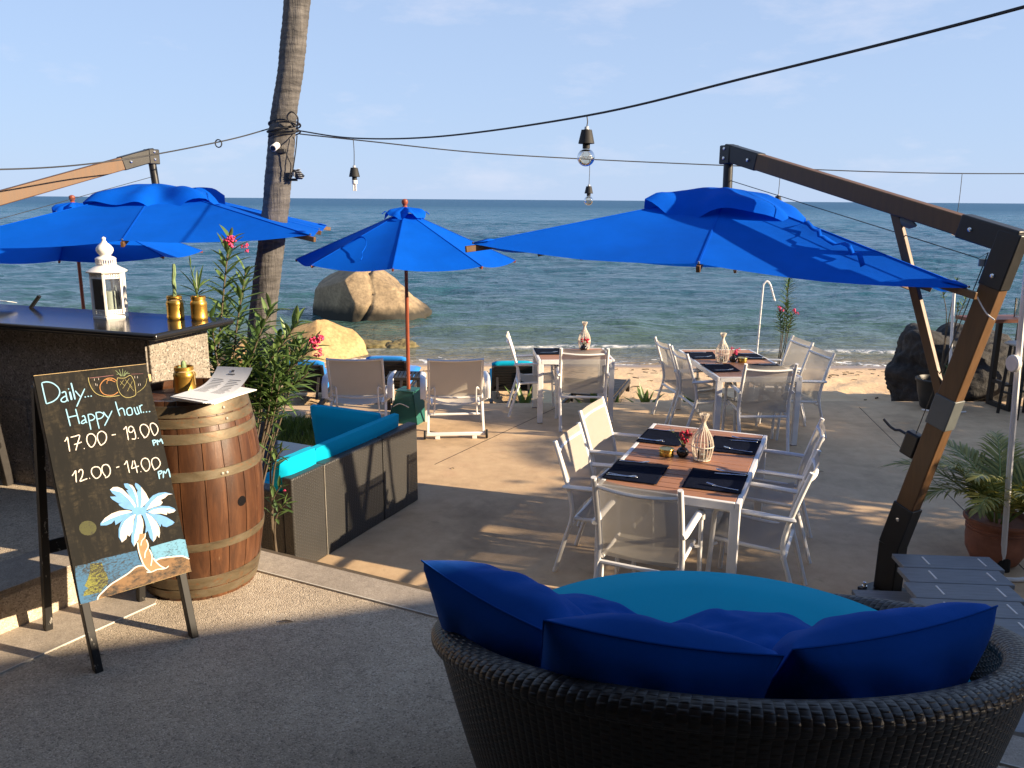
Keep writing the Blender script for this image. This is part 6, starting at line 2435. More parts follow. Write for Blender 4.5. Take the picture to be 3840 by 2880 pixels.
band(lambda h, ph: (lerp(0.79, 0.985, h ** 0.8), lerp(0.02, rimz(ph) - 0.045, h)), 'outer_shell', 'wicker_brown')


def rim_prof(h, ph):
    z = rimz(ph)
    a = lerp(-0.6, pi + 0.5, h)
    return (0.945 + 0.062 * cos(a), z - 0.035 + 0.040 * sin(a))


band(rim_prof, 'rim', 'wicker_rim')
band(lambda h, ph: (lerp(0.893, 0.86, h), lerp(rimz(ph) - 0.05, 0.30, h)), 'inner_wall', 'wicker_brown')
MB().lathe([(0.0, 0.30), (0.86, 0.30), (0.86, 0.29), (0.0, 0.29)], 64, sx=DA, sy=DB).build('seat_deck', 'black_metal', t)
for k in range(6):
    a_ = 2 * pi * k / 6
    MB().lathe([(0.025, 0.0), (0.03, 0.03)], 12, (DA * 0.66 * cos(a_), DB * 0.66 * sin(a_), 0)).build('foot', 'black_rubber', t)
pr = [(0.0, 0.31), (0.80, 0.31), (0.835, 0.325), (0.85, 0.36), (0.852, 0.42), (0.84, 0.465), (0.81, 0.492), (0.60, 0.503), (0.3, 0.506), (0.0, 0.507)]
MB().lathe(pr, 96, sx=DA, sy=DB).build('seat_cushion', 'teal_canvas', t, smooth=60)

MB().tube([(DA * 0.838 * cos(2 * pi * k / 96), DB * 0.838 * sin(2 * pi * k / 96), 0.470) for k in range(96)], 0.007, 6, closed=True).build('piping', 'teal_canvas', t)


def pillow(label, c, ex, ey, sx, sy, th, seed):
    ex = Vector(ex).normalized()
    ey = Vector(ey)
    ey = (ey - ex * ey.dot(ex)).normalized()
    en = ex.cross(ey)
    m2 = MB()
    N = 40

    def pt(a, b, sg):
        u, v = 2 * a - 1, 2 * b - 1
        # pinched corners, bowed edges
        px = u * (1 - 0.025 * (1 - v * v) * abs(u) ** 3)
        py = v * (1 - 0.025 * (1 - u * u) * abs(v) ** 3)
        f = max(0.0, (1 - u ** 2)) ** 0.46 * max(0.0, (1 - v ** 2)) ** 0.46
        wr = 0.022 * nz(u * 1.4 + seed, v * 1.4, sg * 3.0) + 0.006 * nz(u * 3.5 + seed, v * 3.5 + 2, sg * 5.0)
        # creases running out from the corners and the seam
        cr = 0.008 * sin(9 * atan2(v, u) + 3 * nz(u * 2, v * 2, seed)) * (u * u + v * v) * max(0, 1 - max(abs(u), abs(v)) ** 4)
        z = sg * th * 0.5 * f + (wr + cr) * min(1, f * 1.6)
        bend = -0.015 * (u * u)
        return ex * (px * sx / 2) + ey * (py * sy / 2) + en * (z + bend)
    m2.grid(lambda a, b: pt(a, b, 1), N, N)
    m2.grid(lambda a, b: pt(1 - a, b, -1), N, N)
    o = m2.build('pillow', 'pillow_blue', None, smooth=75)
    o.location = c
    # piped seam as a part of the pillow
    sm = MB()
    ring = []
    for k in range(4 * 24):
        q, f = divmod(k, 24)
        f /= 24
        a, b = ((f, 0), (1, f), (1 - f, 1), (0, 1 - f))[q]
        ring.append(pt(a, b, 0))
    sm.tube(ring, 0.0028, 5, closed=True)
    s_ = sm.build('seam', 'pillow_blue', o)
    tag(o, label, 'pillow', 'royal blue pillows on the daybed')
    return o


pillow('royal blue pillow with its pointed corner sticking out over the barrel-side rim', (0.045, 2.185, 1.295), (0.72, -0.68, -0.06), (-0.56, -0.42, 0.75), 0.58, 0.48, 0.30, 1.0)
pillow('royal blue pillow in the middle of the daybed backrest', (0.345, 1.865, 1.33), (1.0, -0.10, -0.10), (0.02, -0.48, 0.86), 0.56, 0.46, 0.30, 2.0)
pillow('royal blue pillow on the steps side of the daybed backrest', (0.925, 1.955, 1.31), (0.93, 0.34, 0.0), (0.14, -0.46, 0.86), 0.64, 0.46, 0.30, 3.0)
pillow('royal blue pillow lying flat behind the barrel-side pillows', (0.17, 2.26, 1.285), (0.9, -0.3, -0.05), (0.28, 0.85, -0.12), 0.46, 0.42, 0.16, 4.0)
pillow('royal blue pillow lying flat behind the steps-side pillow', (0.735, 2.20, 1.262), (0.98, 0.1, -0.04), (-0.1, 0.9, -0.12), 0.48, 0.42, 0.15, 5.0)

# ------------------------------------------------------------------ rocks
def rock(name, label, loc, size, mat, seed, rough=0.16, flat_bottom=0.25, oct=4, sub=5, crack=None, cat='boulder', shape=None, group=None, cuts=()):
    import bmesh
    bm = bmesh.new()
    bmesh.ops.create_icosphere(bm, subdivisions=sub, radius=1.0)
    for v in bm.verts:
        p = v.co.copy()
        d = 1 + rough * fbm(p * 1.1 + V3(seed, seed * 2, 0), oct) + rough * 0.25 * fbm(p * 4.0 + V3(seed, 0, seed), 3)
        if shape:
            d *= shape(p)
        if crack:
            d -= crack(p)
        q = p * d
        v.co = V3(q.x * size[0], q.y * size[1], q.z * size[2])
        for cn, cd in cuts:
            q_ = v.co.x * cn[0] / size[0] + v.co.y * cn[1] / size[1] + v.co.z * cn[2] / size[2]
            if q_ > cd:
                k_ = (q_ - cd) * 0.88 / (cn[0] ** 2 + cn[1] ** 2 + cn[2] ** 2)
                v.co -= V3(cn[0] * k_ * size[0], cn[1] * k_ * size[1], cn[2] * k_ * size[2])
        if v.co.z < -flat_bottom * size[2]:
            v.co.z = -flat_bottom * size[2] + (v.co.z + flat_bottom * size[2]) * 0.15
    me = bpy.data.meshes.new(name)
    bm.to_mesh(me)
    bm.free()
    me.shade_smooth()
    me.materials.append(M[mat])
    o = bpy.data.objects.new(name, me)
    COL.objects.link(o)
    o.location = loc
    return tag(o, label, cat, group)


def crk(p):
    a = math.exp(-((p.x - 0.10 * p.z - 0.02 - 0.10 * sin(4 * p.z)) / 0.035) ** 2) * 0.10 * (p.y < 0.3)
    b = math.exp(-((p.z - 0.50 - 0.25 * p.x) / 0.03) ** 2) * 0.05 * (p.x > 0.02 and p.y < 0.2)
    c = math.exp(-((p.x + 0.1 - 0.6 * (p.z - 0.7)) / 0.04) ** 2) * 0.05 * (p.z > 0.55)
    return a + b + c


def shp(p):
    n = 3.0
    k = 1.0 / (abs(p.x) ** n + abs(p.y) ** n + abs(p.z) ** n) ** (1 / n)
    if p.x > 0 and p.z > 0:
        k *= 1.0 - 0.42 * p.x * p.z * 1.6
    return k * 0.93


rock('sea_boulder', 'big cracked granite boulder standing in the sea', (-4.02, 23.3, -0.60), (1.78, 1.35, 1.38), 'sea_boulder_rock', 3.3, 0.085, 0.35, 4, 6, crk, 'boulder', shp, cuts=(((-0.74, -0.66, 0.12), 0.72), ((-0.55, -0.2, 0.80), 0.86), ((0.3, -0.75, 0.6), 0.84)))
rock('beach_boulder', 'smooth yellow boulder on the beach behind the oleander', (-3.98, 16.95, -0.72), (0.98, 0.8, 0.76), 'beach_boulder_rock', 8.1, 0.14, 0.3, cuts=(((0.62, -0.45, 0.64), 0.62), ((-0.3, -0.6, 0.7), 0.74)))
rock('shore_rock', 'low mossy rock at the waterline beside the yellow boulder', (-3.10, 18.0, -0.66), (0.52, 0.32, 0.17), 'mossy_rock', 2.2, 0.3, 0.5, cat='rock')
rock('shore_rock', 'low brown rock at the waterline washed by foam', (-2.45, 17.95, -0.66), (0.38, 0.26, 0.17), 'mossy_rock', 6.7, 0.3, 0.5, cat='rock')
rock('beach_boulder', 'pale boulder half hidden by the oleander and palm trunk', (-5.3, 16.6, -0.72), (0.7, 0.6, 0.5), 'beach_boulder_rock', 5.4, 0.14, 0.3)


def shb(p):
    return 1.0 + 0.28 * math.exp(-((p.x + 0.62) / 0.16) ** 2) * max(0, p.z) - 0.18 * math.exp(-((p.x + 0.28) / 0.16) ** 2) * max(0, p.z)


rock('black_rock', 'rugged black rock behind the bar table at the terrace edge', (6.22, 11.35, 0.18), (0.98, 0.62, 0.72), 'black_rock', 4.4, 0.22, 0.75, 5, 6, None, 'rock', shb)

# ------------------------------------------------------------------ oleanders
def oleander(name, label, loc, stems, seed, leaf_l=0.15, leaf_w=0.024, flowers=(), cat='shrub', group=None, whorl=0.042, r0=0.008):
    """stems: list of (points, bare fraction)"""
    rnd = random.Random(seed)
    t = thing(name, label, cat, loc, 0, group)
    lf = MB()
    for pts, bare in stems:
        P = smooth_path(pts, 6)
        n = len(P)
        st = MB().tube(P, [lerp(r0, r0 * 0.45, i / (n - 1)) for i in range(n)], 6)
        st.build('stem', 'stem_green' if bare < 0.35 else 'stem_brown', t)
        acc, nxt, tot = 0.0, 0.0, sum((P[i + 1] - P[i]).length for i in range(n - 1))
        k = 0
        for i in range(n - 1):
            sl = (P[i + 1] - P[i]).length
            d = (P[i + 1] - P[i]).normalized()
            while nxt < acc + sl:
                f = (nxt - acc) / sl
                p = P[i].lerp(P[i + 1], f)
                tt = nxt / tot
                if tt > bare:
                    a0 = k * 1.05 + rnd.uniform(-0.2, 0.2)
                    for q in range(3):
                        a = a0 + q * 2 * pi / 3
                        s = d.cross(V3(0.3, 0.2, 1)).normalized()
                        u = s.cross(d)
                        e = lerp(0.35, 0.95, max(0, (tt - 0.75) / 0.25)) + rnd.uniform(-0.15, 0.15)
                        dv = (s * cos(a) + u * sin(a)) * cos(e) + d * sin(e)
                        lance(lf, p, dv, leaf_l * rnd.uniform(0.7, 1.15) * (1 - 0.35 * max(0, tt - 0.85) / 0.15), leaf_w * rnd.uniform(0.85, 1.2), bend=rnd.uniform(0.05, 0.3))
                    k += 1
                nxt += whorl
            acc += sl
    lo = lf.build('foliage', 'oleander_leaf', t, smooth=60)
    lo['kind'] = 'stuff'
    for c, r, m_, n_ in flowers:
        fm = MB()
        for _ in range(n_):
            petals(fm, Vector(c) + V3(rnd.uniform(-r, r), rnd.uniform(-r, r), rnd.uniform(-r, r)) * 0.8, r * 0.62, 14, rnd)
        fm.build('blossom', m_, t, solid=0.001)
    return t


# big shrub between the bar and the palm; base in the soil behind the barrel
B0 = V3(-1.72, 5.05, 0.0)
G0, G1 = (0.0, 0.0, 0.0), (-0.03, -0.03, 0.9)
stems = [
    ([G0, G1, (-0.085, -0.1, 1.449), (-0.045, -0.1, 1.735), (-0.001, -0.1, 2.014), (0.034, -0.1, 2.206), (0.058, -0.1, 2.31)], 0.66),
    ([G0, (0.0, 0, 0.9), (-0.015, 0, 1.43), (0.019, 0, 1.72), (0.08, 0, 2.005), (0.107, 0, 2.12)], 0.66),
    ([G0, (0.05, -0.05, 0.9), (0.102, -0.15, 1.375), (0.158, -0.15, 1.604), (0.239, -0.15, 1.80), (0.300, -0.15, 1.91)], 0.72),
    ([G0, (0.04, -0.05, 0.9), (0.085, -0.1, 1.363), (0.223, -0.1, 1.538), (0.359, -0.1, 1.71), (0.435, -0.1, 1.82)], 0.72),
    ([G0, (0.04, -0.02, 0.9), (0.095, -0.05, 1.322), (0.274, -0.05, 1.441), (0.438, -0.05, 1.587), (0.50, -0.05, 1.65)], 0.72),
    ([G0, (0.05, -0.02, 0.9), (0.122, -0.05, 1.293), (0.269, -0.05, 1.353), (0.417, -0.05, 1.442), (0.465, -0.05, 1.49)], 0.72),
]
rnd = random.Random(77)
for k in range(20):
    e = V3(-0.14 + 0.52 * rnd.random(), rnd.uniform(-0.22, 0.25), 0)
    e.z = rnd.uniform(1.42, 1.86) - 0.25 * max(0, e.x)
    stems.append(([(rnd.uniform(-.05, .05), rnd.uniform(-.05, .05), 0), (e.x * 0.3, e.y * 0.4, 0.75), (e.x * 0.75, e.y * 0.8, e.z * 0.80), tuple(e)], 0.79))
oleander('oleander_shrub', 'large green oleander with pink blossoms between the bar and the palm', B0, stems, 4, 0.185, 0.028,
         [((0.068, -0.14, 2.275), 0.042, 'flower_pink', 5), ((0.14, -0.12, 2.235), 0.026, 'flower_pink', 3), ((0.525, -0.06, 1.67), 0.042, 'flower_pink', 6), ((0.53, -0.06, 1.60), 0.030, 'flower_pink', 3)], 'shrub', 'oleanders')
# leafy shoots hanging beside the barrel
oleander('oleander_sprig', 'small oleander shoots growing low beside the barrel belly', (-1.36, 4.60, 0),
         [([(0, 0, 0), (-0.03, -0.05, 0.7), (0.0, -0.12, 1.10), (0.04, -0.15, 1.26)], 0.82), ([(0, 0, 0), (-0.03, -0.05, 0.7), (0.02, -0.12, 1.05), (0.08, -0.15, 1.17)], 0.84),
          ([(0, 0, 0), (-0.03, -0.06, 0.6), (0.0, -0.13, 0.84), (0.06, -0.16, 0.95)], 0.82), ([(0, 0, 0), (-0.02, -0.06, 0.55), (0.02, -0.13, 0.76), (0.09, -0.16, 0.85)], 0.82)], 8, 0.11, 0.018, [((0.09, -0.17, 0.92), 0.012, 'flower_pink', 1)], 'shrub', 'oleanders')

# slim oleander by the beach behind the long table
oleander('oleander_shrub', 'slim upright oleander with pink flowers at the beach edge beside the white hook', (3.50, 10.80, -0.2),
         [([(0, 0, 0), (0.04, 0, 0.6), (0.06, 0, 1.1), (0.07, 0, 1.50), (0.085, 0, 1.74)], 0.60), ([(0.02, 0, 0), (0.08, 0, 0.6), (0.13, 0, 1.1), (0.17, 0, 1.30)], 0.78),
          ([(0, 0.02, 0), (0.03, 0.03, 0.6), (0.05, 0.04, 1.0), (0.01, 0.04, 1.32)], 0.8), ([(0.02, 0, 0), (0.05, 0.03, 0.6), (0.10, 0.0, 1.0), (0.09, 0.02, 1.42)], 0.70)], 5, 0.145, 0.024,
         [((0.0, -0.02, 1.36), 0.04, 'flower_pink', 4), ((0.18, -0.02, 1.335), 0.04, 'flower_pink', 4)], 'shrub', 'oleanders', whorl=0.030)
# thin oleander in the black pot
t = oleander('potted_oleander', 'thin oleander stems in a black pot beside the black rock', (5.36, 10.20, 0.0),
             [([(0, 0, 0.30), (0.02, 0, 0.8), (0.0, 0, 1.2), (-0.09, 0, 1.50)], 0.88), ([(0.03, 0, 0.3), (0.03, 0, 0.9), (0.05, 0, 1.3), (0.08, 0, 1.62)], 0.9),
              ([(0.03, 0, 0.3), (0.10, 0, 0.8), (0.14, 0, 1.1), (0.22, 0, 1.40)], 0.84), ([(0.03, 0, 0.3), (0.10, 0, 0.8), (0.13, 0, 1.1), (0.13, 0, 1.33)], 0.86),
              ([(-0.03, 0, 0.3), (-0.06, 0, 0.45), (-0.08, 0, 0.6)], 0.2), ([(0.05, 0, 0.3), (0.08, 0, 0.45), (0.10, 0, 0.55)], 0.2)], 6, 0.11, 0.018, (), 'potted plant', None)
MB().lathe([(0.165, 0.0), (0.18, 0.02), (0.225, 0.20), (0.245, 0.33), (0.262, 0.345), (0.265, 0.375), (0.245, 0.38), (0.235, 0.36), (0.22, 0.31)], 40).build('pot', 'pot_black', t, smooth=50)
MB().lathe([(0.222, 0.315), (0.1, 0.325), (0.0, 0.33)], 24).build('soil', 'soil', t)
o = MB().tube(smooth_path([(5.12, 10.05, 0.012), (5.28, 9.93, 0.012), (5.45, 9.90, 0.014), (5.62, 9.96, 0.012)], 6), 0.011, 6).build('hose', 'paper')
tag(o, 'short length of white hose lying at the black pot', 'hose')

# leafy clumps at the terrace edge
def clump(label, loc, n, L, W, seed, lean=0.5):
    rnd = random.Random(seed)
    t = thing('leafy_plant', label, 'plant', loc, 0, 'leafy plants at the terrace edge')
    for k in range(n):
        a = 2 * pi * k / n + rnd.uniform(-0.3, 0.3)
        e = rnd.uniform(0.6, 1.35) if k % 3 else rnd.uniform(1.2, 1.5)
        m2 = MB()
        lance(m2, V3(0.015 * cos(a), 0.015 * sin(a), 0), V3(cos(a) * cos(e), sin(a) * cos(e), sin(e)), L * rnd.uniform(0.7, 1.1), W * rnd.uniform(0.8, 1.2), bend=rnd.uniform(0.0, 0.22))
        m2.build('leaf', 'agave_leaf', t, smooth=60)


clump('broad green leaf clump below the side-on chair of the small table', (0.16, 10.46, -0.2), 8, 0.42, 0.07, 1)
clump('single tall green leaf clump beside the small table leg', (1.06, 10.48, -0.2), 5, 0.46, 0.075, 2)
clump('spreading leaf plant on the sand before the long far table', (1.78, 10.75, -0.2), 8, 0.36, 0.07, 3)
clump('low leaf tips showing over the terrace edge between the tables', (1.35, 10.55, -0.2), 6, 0.26, 0.05, 4)
clump('green leaf clump under the long far table', (2.35, 10.6, -0.2), 8, 0.36, 0.07, 6)
clump('leaf tips beside the reclined low lounger', (0.68, 10.5, -0.2), 5, 0.24, 0.05, 5)

# ------------------------------------------------------------------ poles
o = MB().tube(smooth_path([(3.225, 10.8, -0.2), (3.235, 10.8, 0.6), (3.252, 10.8, 1.40), (3.262, 10.8, 1.49), (3.30, 10.8, 1.525), (3.345, 10.8, 1.48), (3.385, 10.8, 1.37), (3.42, 10.8, 1.27)], 6), 0.013, 8).build('garden_hook', 'white_metal')
tag(o, 'thin white shepherd hook pole standing behind the long far table', 'pole')
o = MB().tube([(5.39, 9.99, 0.0), (5.377, 10.0, 0.58), (5.308, 10.0, 1.62)], 0.018, 8).build('white_post', 'white_metal')
tag(o, 'slim white post behind the timber brace of the umbrella', 'pole')
t = thing('leaning_pole', 'tall white leaning metal pole before the terracotta pot', 'pole', (3.478, 5.447, 0))
MB().tube([(0, 0, 0), (-0.165, -0.17, 0.90), (-0.30, -0.31, 1.75), (-0.36, -0.37, 2.4)], 0.0195, 10).build('tube', 'white_metal', t)
MB().tube([(-0.30, -0.31, 1.55), (-0.335, -0.315, 1.55)], 0.055, 20).build('disc', 'white_paint', t, bevel=0.008)
MB().lathe([(0.045, 0.0), (0.045, 0.10), (0.03, 0.12)], 12).build('sleeve', 'black_rubber', t)

# ------------------------------------------------------------------ bar table and stool by the black rock
t = thing('bar_table', 'tall table with reddish timber top and black steel legs by the black rock', 'bar table', (6.27, 10.25, 0), 0.10)
for k in range(3):
    MB().box((0.15, -0.14 + 0.142 * k, 1.135), (1.65, 0.138, 0.045)).build('plank', 'bar_wood', t, bevel=0.004)
for x in (-0.08, 0.72):
    fr_ = MB()
    for y in (-0.19, 0.19):
        MB().box((x, y, 0.556), (0.06, 0.06, 1.11)).build('leg', 'black_metal', t, bevel=0.003)
    MB().box((x, 0, 0.03), (0.058, 0.32, 0.058)).build('foot_bar', 'black_metal', t)
    MB().box((x, 0, 0.32), (0.05, 0.32, 0.04)).build('cross_bar', 'black_metal', t)
MB().lathe([(0.035, 1.158), (0.04, 1.36), (0.038, 1.36), (0.033, 1.163)], 20, (0.0, 0.0, 0.0)).build('glass', 'clear_glass', t) if False else None
t = thing('drinking_glass', 'tall clear glass on the reddish bar table', 'glass', (6.25, 10.22, 1.1585))
MB().lathe([(0.0, 0.004), (0.038, 0.0), (0.046, 0.24), (0.043, 0.24), (0.036, 0.01), (0.0, 0.012)], 24).build('bowl', 'clear_glass', t, smooth=50)
t = thing('bar_stool', 'dark stool with a grey seat at the frame edge by the bar table', 'bar stool', (6.20, 9.80, 0), 0.1)
for sx in (-1, 1):
    for sy in (-1, 1):
        MB().beam((sx * 0.17, sy * 0.17, 0), (sx * 0.14, sy * 0.14, 0.86), 0.035, 0.035).build('leg', 'black_metal', t, bevel=0.003)
    MB().beam((sx * 0.16, -0.16, 0.28), (sx * 0.16, 0.16, 0.28), 0.022, 0.022).build('rung', 'black_metal', t)
    MB().beam((-0.16, sx * 0.16, 0.35), (0.16, sx * 0.16, 0.35), 0.022, 0.022).build('rung', 'black_metal', t)
cushion('seat', (0, 0, 0.885), (0.40, 0.38, 0.05), 'grey_plastic', t)

# ------------------------------------------------------------------ terracotta pot with a palm
t = thing('potted_palm', 'young yellow green palm in a terracotta pot by the timber steps', 'potted palm', (3.50, 5.60, 0))
pp = [(0.125, 0.0), (0.155, 0.02), (0.195, 0.10), (0.205, 0.19), (0.200, 0.235), (0.208, 0.24), (0.208, 0.252), (0.201, 0.256), (0.209, 0.262), (0.209, 0.274), (0.202, 0.278), (0.205, 0.30),
      (0.228, 0.312), (0.232, 0.33), (0.222, 0.342), (0.205, 0.338), (0.19, 0.31)]
MB().lathe(pp, 44).build('pot', 'terracotta', t, smooth=50)
MB().lathe([(0.195, 0.295), (0.1, 0.305), (0.0, 0.31)], 24).build('soil', 'soil', t)
rnd = random.Random(31)
for k in range(22):
    az = 2 * pi * k / 22 * 2.4 + rnd.uniform(-0.25, 0.25)
    el = rnd.uniform(0.95, 1.45)
    rc, lf = frond_mesh((0.05 * cos(az), 0.05 * sin(az), 0.30), az, el, rnd.uniform(0.58, 0.86), rnd.uniform(1.1, 1.8), 30, 0.22, 0.016, 300 + k, 0.009, 0.30)
    fo = lf.build('frond', 'palm_leaf', t, smooth=50)
    rc.build('stalk', 'stem_green', fo)
o = MB().tube(smooth_path([(3.20, 5.42, 0.015), (3.30, 5.30, 0.02), (3.5, 5.26, 0.02), (3.7, 5.34, 0.05), (3.74, 5.5, 0.02)], 6), 0.016, 8).build('hose', 'paper')
tag(o, 'pale hose curled at the foot of the terracotta pot', 'hose')

# ------------------------------------------------------------------ grey timber steps
t = thing('timber_steps', 'grey timber plank steps with pale grip strips beside the umbrella post', 'steps', (2.62, 4.2, 0), radians(-4))
for k in range(11):
    y = 0.62 - 0.205 * k
    sh = -0.10 * k * 0.42
    po = MB().box((0.06 + sh, y, 0.335), (0.60, 0.197, 0.03)).build('plank', 'grey_plank', t, bevel=0.004)
    for x in (-0.13, 0.21):
        MB().box((0.06 + sh + x, y, 0.352), (0.010, 0.11, 0.004)).build('grip_strip', 'white_paint', po)
for k in range(2):
    MB().box((-0.17 - 0.95 * k * 0.42 * 0.5, -0.40 + 0.0 * k, 0.16), (0.04, 2.1, 0.30), radians(-12)).build('side_board', 'dark_wood', t) if k == 0 else None
for k in range(2):
    MB().box((-0.30, 0.50 - 0.205 * k, 0.135), (0.42, 0.197, 0.03)).build('plank', 'grey_plank', t, bevel=0.004)
MB().box((-0.30, 0.40, 0.06), (0.40, 0.36, 0.118)).build('lower_box', 'dark_wood', t)
# black star knob on the umbrella foot
kb = MB()
kb.tube([(0.075, -0.02, 0.17), (0.125, -0.03, 0.17)], 0.007, 8)
kb.lathe([(0.024, -0.012), (0.026, 0.0), (0.024, 0.012)], 7, (0.135, -0.03, 0.17))
kb.build('star_knob', 'black_rubber', RU)

# dry leaves and stains on the floors
for k, (x, y, z, a, lab) in enumerate(((-1.72, 3.05, 0.708, 0.4, 'curled dry leaf on the stone band by the chalkboard'), (-0.30, 2.35, 0.704, 1.9, 'dry brown leaf on the pebble floor beside the daybed'),
                                       (-1.02, 3.35, 0.704, 0.2, 'tiny dry leaf on the sunlit pebble floor'),
                                       (-0.35, 5.35, 0.004, 0.7, 'dry leaf on the lower terrace beyond the kerb'), (-0.55, 7.6, 0.004, 2.2, 'dry leaf on the sunlit terrace beside the sofa end'),
                                       (2.55, 6.9, 0.004, 1.2, 'small dark leaf on the shaded terrace behind the side chairs'), (3.0, 7.6, 0.004, 2.9, 'dry leaf on the shaded terrace near the black pot'))):
    m2 = MB()
    lance(m2, V3(0, 0, 0.003), V3(cos(a), sin(a), 0.15), 0.06, 0.016, bend=0.3)
    o = m2.build('fallen_leaf', 'stem_brown', None, smooth=60)
    o.location = (x, y, z)
    tag(o, lab, 'leaf', 'fallen leaves')

# saw-cut joints in the lower terrace
for k, (a_, b_) in enumerate((((-0.75, 7.75), (0.55, 10.05)), ((3.6, 5.2), (4.4, 10.2)))):
    m2 = MB()
    m2.beam((a_[0], a_[1], 0.0012), (b_[0], b_[1], 0.0012), 0.006, 0.002)
    o = m2.build('floor_joint', 'soil')
    o['kind'] = 'structure'
    o['label'] = 'thin joint line cut in the terrace concrete'

# ------------------------------------------------------------------ what stands outside the frame and throws the shade
# thatched restaurant roof beside and behind the camera
t = thing('restaurant_pavilion', 'open thatched restaurant pavilion beside the upper terrace', 'pavilion', (6.5, -1.0, 0.70))
ed = Vector((0.95, 0.31, 0)).normalized()
ez = 2.55
# eave line: passes so that its shadow falls across the pebble floor
S0 = V3(-0.405, 3.557, 0)
per = V3(cos(SUN_AZ), sin(SUN_AZ), 0) / math.tan(SUN_EL)
e_mid = S0 + per * ez
A = e_mid - ed * 1.9
B = e_mid + ed * 6.0
nb = Vector((ed.y, -ed.x, 0))
rel0 = V3(6.5, -1.0, 0.0)
P = [A, B, B + nb * 7.0, A + nb * 7.0]
rf = MB()
ctr = (A + B) / 2 + nb * 3.5
vs = [V3(p.x, p.y, ez) - rel0 for p in P]
ridge0 = (A + nb * 3.5 + ed * 1.5) - rel0 + V3(0, 0, ez + 1.8)
ridge1 = (B + nb * 3.5 - ed * 1.5) - rel0 + V3(0, 0, ez + 1.8)
rf.add(vs + [ridge0, ridge1], [(0, 1, 5, 4), (1, 2, 5), (2, 3, 4, 5), (3, 0, 4), (3, 2, 1, 0)])
rf.build('roof', 'thatch', t, smooth=0, solid=0.12)
for p in P:
    q = p + (ctr - p).normalized() * 0.5 - rel0
    MB().tube([(q.x, q.y, 0), (q.x, q.y, ez - 0.05)], 0.09, 14).build('post', 'pole_wood', t)
# covered hall behind the camera, joined to the pavilion
mr = MB()
for (x0, y0, z0), (x1, y1, z1) in (((-8.5, 0.15, 2.65), (9.0, -3.6, 4.2)), ((-8.5, -7.4, 2.65), (9.0, -3.6, 4.2))):
    q_ = [V3(x0, y0, z0), V3(x1, y0, z0), V3(x1, y1, z1), V3(x0, y1, z1)]
    mr.add([p - V3(6.5, -1.0, 0) for p in q_], [(0, 1, 2, 3)])
q_ = [V3(-8.5, 2.4, 2.62), V3(1.6, 2.4, 2.62), V3(1.6, 0.16, 2.64), V3(-8.5, 0.16, 2.64)]  # unseen forward strip of roof, added to darken the foreground floor
mr.add([p - V3(6.5, -1.0, 0) for p in q_], [(0, 1, 2, 3)])
mr.build('hall_roof', 'thatch', t, smooth=0, solid=0.12)
MB().box((-6.2, -6.2, 1.5), (17.2, 0.2, 3.0)).build('hall_wall', 'hall_paint', t)
MB().box((-14.8, -2.9, 1.5), (0.2, 6.4, 3.0)).build('side_wall', 'hall_paint', t)
MB().box((-13.3, 3.6, 2.5), (5.2, 5.2, 0.14)).build('sky_block_roof', 'thatch', t)  # unseen roof, added to cut the sky light on the bar front
MB().box((-14.6, 3.6, 1.5), (0.2, 6.4, 3.0)).build('sky_block_wall', 'hall_paint', t)  # unseen wall, added to block the sky from the left
for x in (-14.5, -10.0, 2.2):
    MB().tube([(x, 0.9, 0), (x, 0.9, 2.7)], 0.10, 14).build('post', 'pole_wood', t)
bw = (A + B) / 2 + nb * 6.4 - rel0
MB().box((bw.x, bw.y, 1.2), (7.0, 0.15, 2.4), atan2(ed.y, ed.x)).build('back_wall', 'render_wall', t)


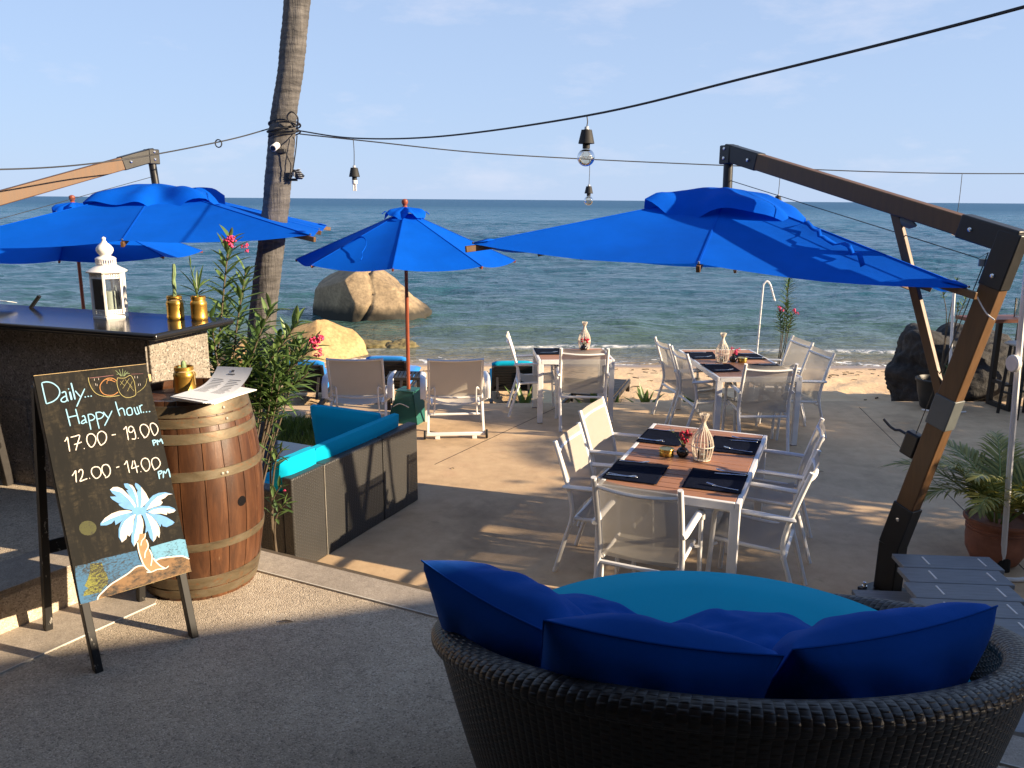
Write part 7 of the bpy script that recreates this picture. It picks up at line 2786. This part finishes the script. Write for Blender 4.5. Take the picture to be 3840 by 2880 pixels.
def bushy(name, label, loc, size, n, seed, cat='tree', trunk_h=1.0, leaf=0.16, group='shade trees beside the terrace'):
    rnd = random.Random(seed)
    t = thing(name, label, cat, loc, 0, group)
    MB().tube([(0, 0, 0), (0.05, 0.03, trunk_h * 0.6), (0, 0, trunk_h + size[2] * 0.5)], [0.10, 0.08, 0.03], 10).build('trunk', 'palm_bark', t)
    lf = MB()
    cl = [(V3(rnd.gauss(0, 0.5) * size[0], rnd.gauss(0, 0.5) * size[1], trunk_h + size[2] * (0.5 + rnd.gauss(0, 0.28)))) for _ in range(26)]
    for i in range(n):
        c = rnd.choice(cl)
        p = c + V3(rnd.gauss(0, 0.20), rnd.gauss(0, 0.20), rnd.gauss(0, 0.16))
        p.z = min(p.z, trunk_h + size[2])
        a = rnd.uniform(0, 2 * pi)
        lance(lf, p, V3(cos(a), sin(a), rnd.uniform(-0.7, 0.5)), leaf * rnd.uniform(0.7, 1.3), leaf * 0.42)
    o = lf.build('crown', 'dark_leaf', t, smooth=60)
    return t
HEDGE = [((10.3, 8.5, 0), 'outermost at the far end'), ((9.2, 8.3, 0), 'behind the far end'), ((9.2, 7.3, 0), 'past the far end'), ((8.5, 6.7, 0), 'next to the far end'), ((7.9, 5.7, 0), 'in the middle'), ((7.4, 4.6, 0), 'before the middle'), ((6.9, 3.5, 0), 'next to the near end'), ((6.6, 2.4, 0), 'at the near end')]
for i, (l_, w_) in enumerate(HEDGE):
    bushy('hedge_tree', 'dense round hedge tree ' + w_ + ' of the row beyond the frame edge', l_, (0.42, 0.42, 1.95), 2200, 50 + i, 'tree', 0.45, 0.20)
for i, (x, y, h, sd_) in enumerate(((13.4, 2.7, 3.7, 41), (15.2, 5.0, 4.2, 42))):
    pt = thing('palm_tree', ('shorter' if i == 0 else 'taller') + ' coconut palm standing beyond the hedge outside the frame', 'palm tree', (x, y, -0.3))
    ringed_trunk([(x, y, -0.3), (x - 0.1, y + 0.1, h * 0.4), (x - 0.3, y + 0.2, h * 0.75), (x - 0.5, y + 0.3, h)], 0.15, 0.11, sd_, 'trunk', pt, (x, y, -0.3))
    palm_crown(pt, (-0.5, 0.3, h + 0.3), 8, 2.3, sd_)
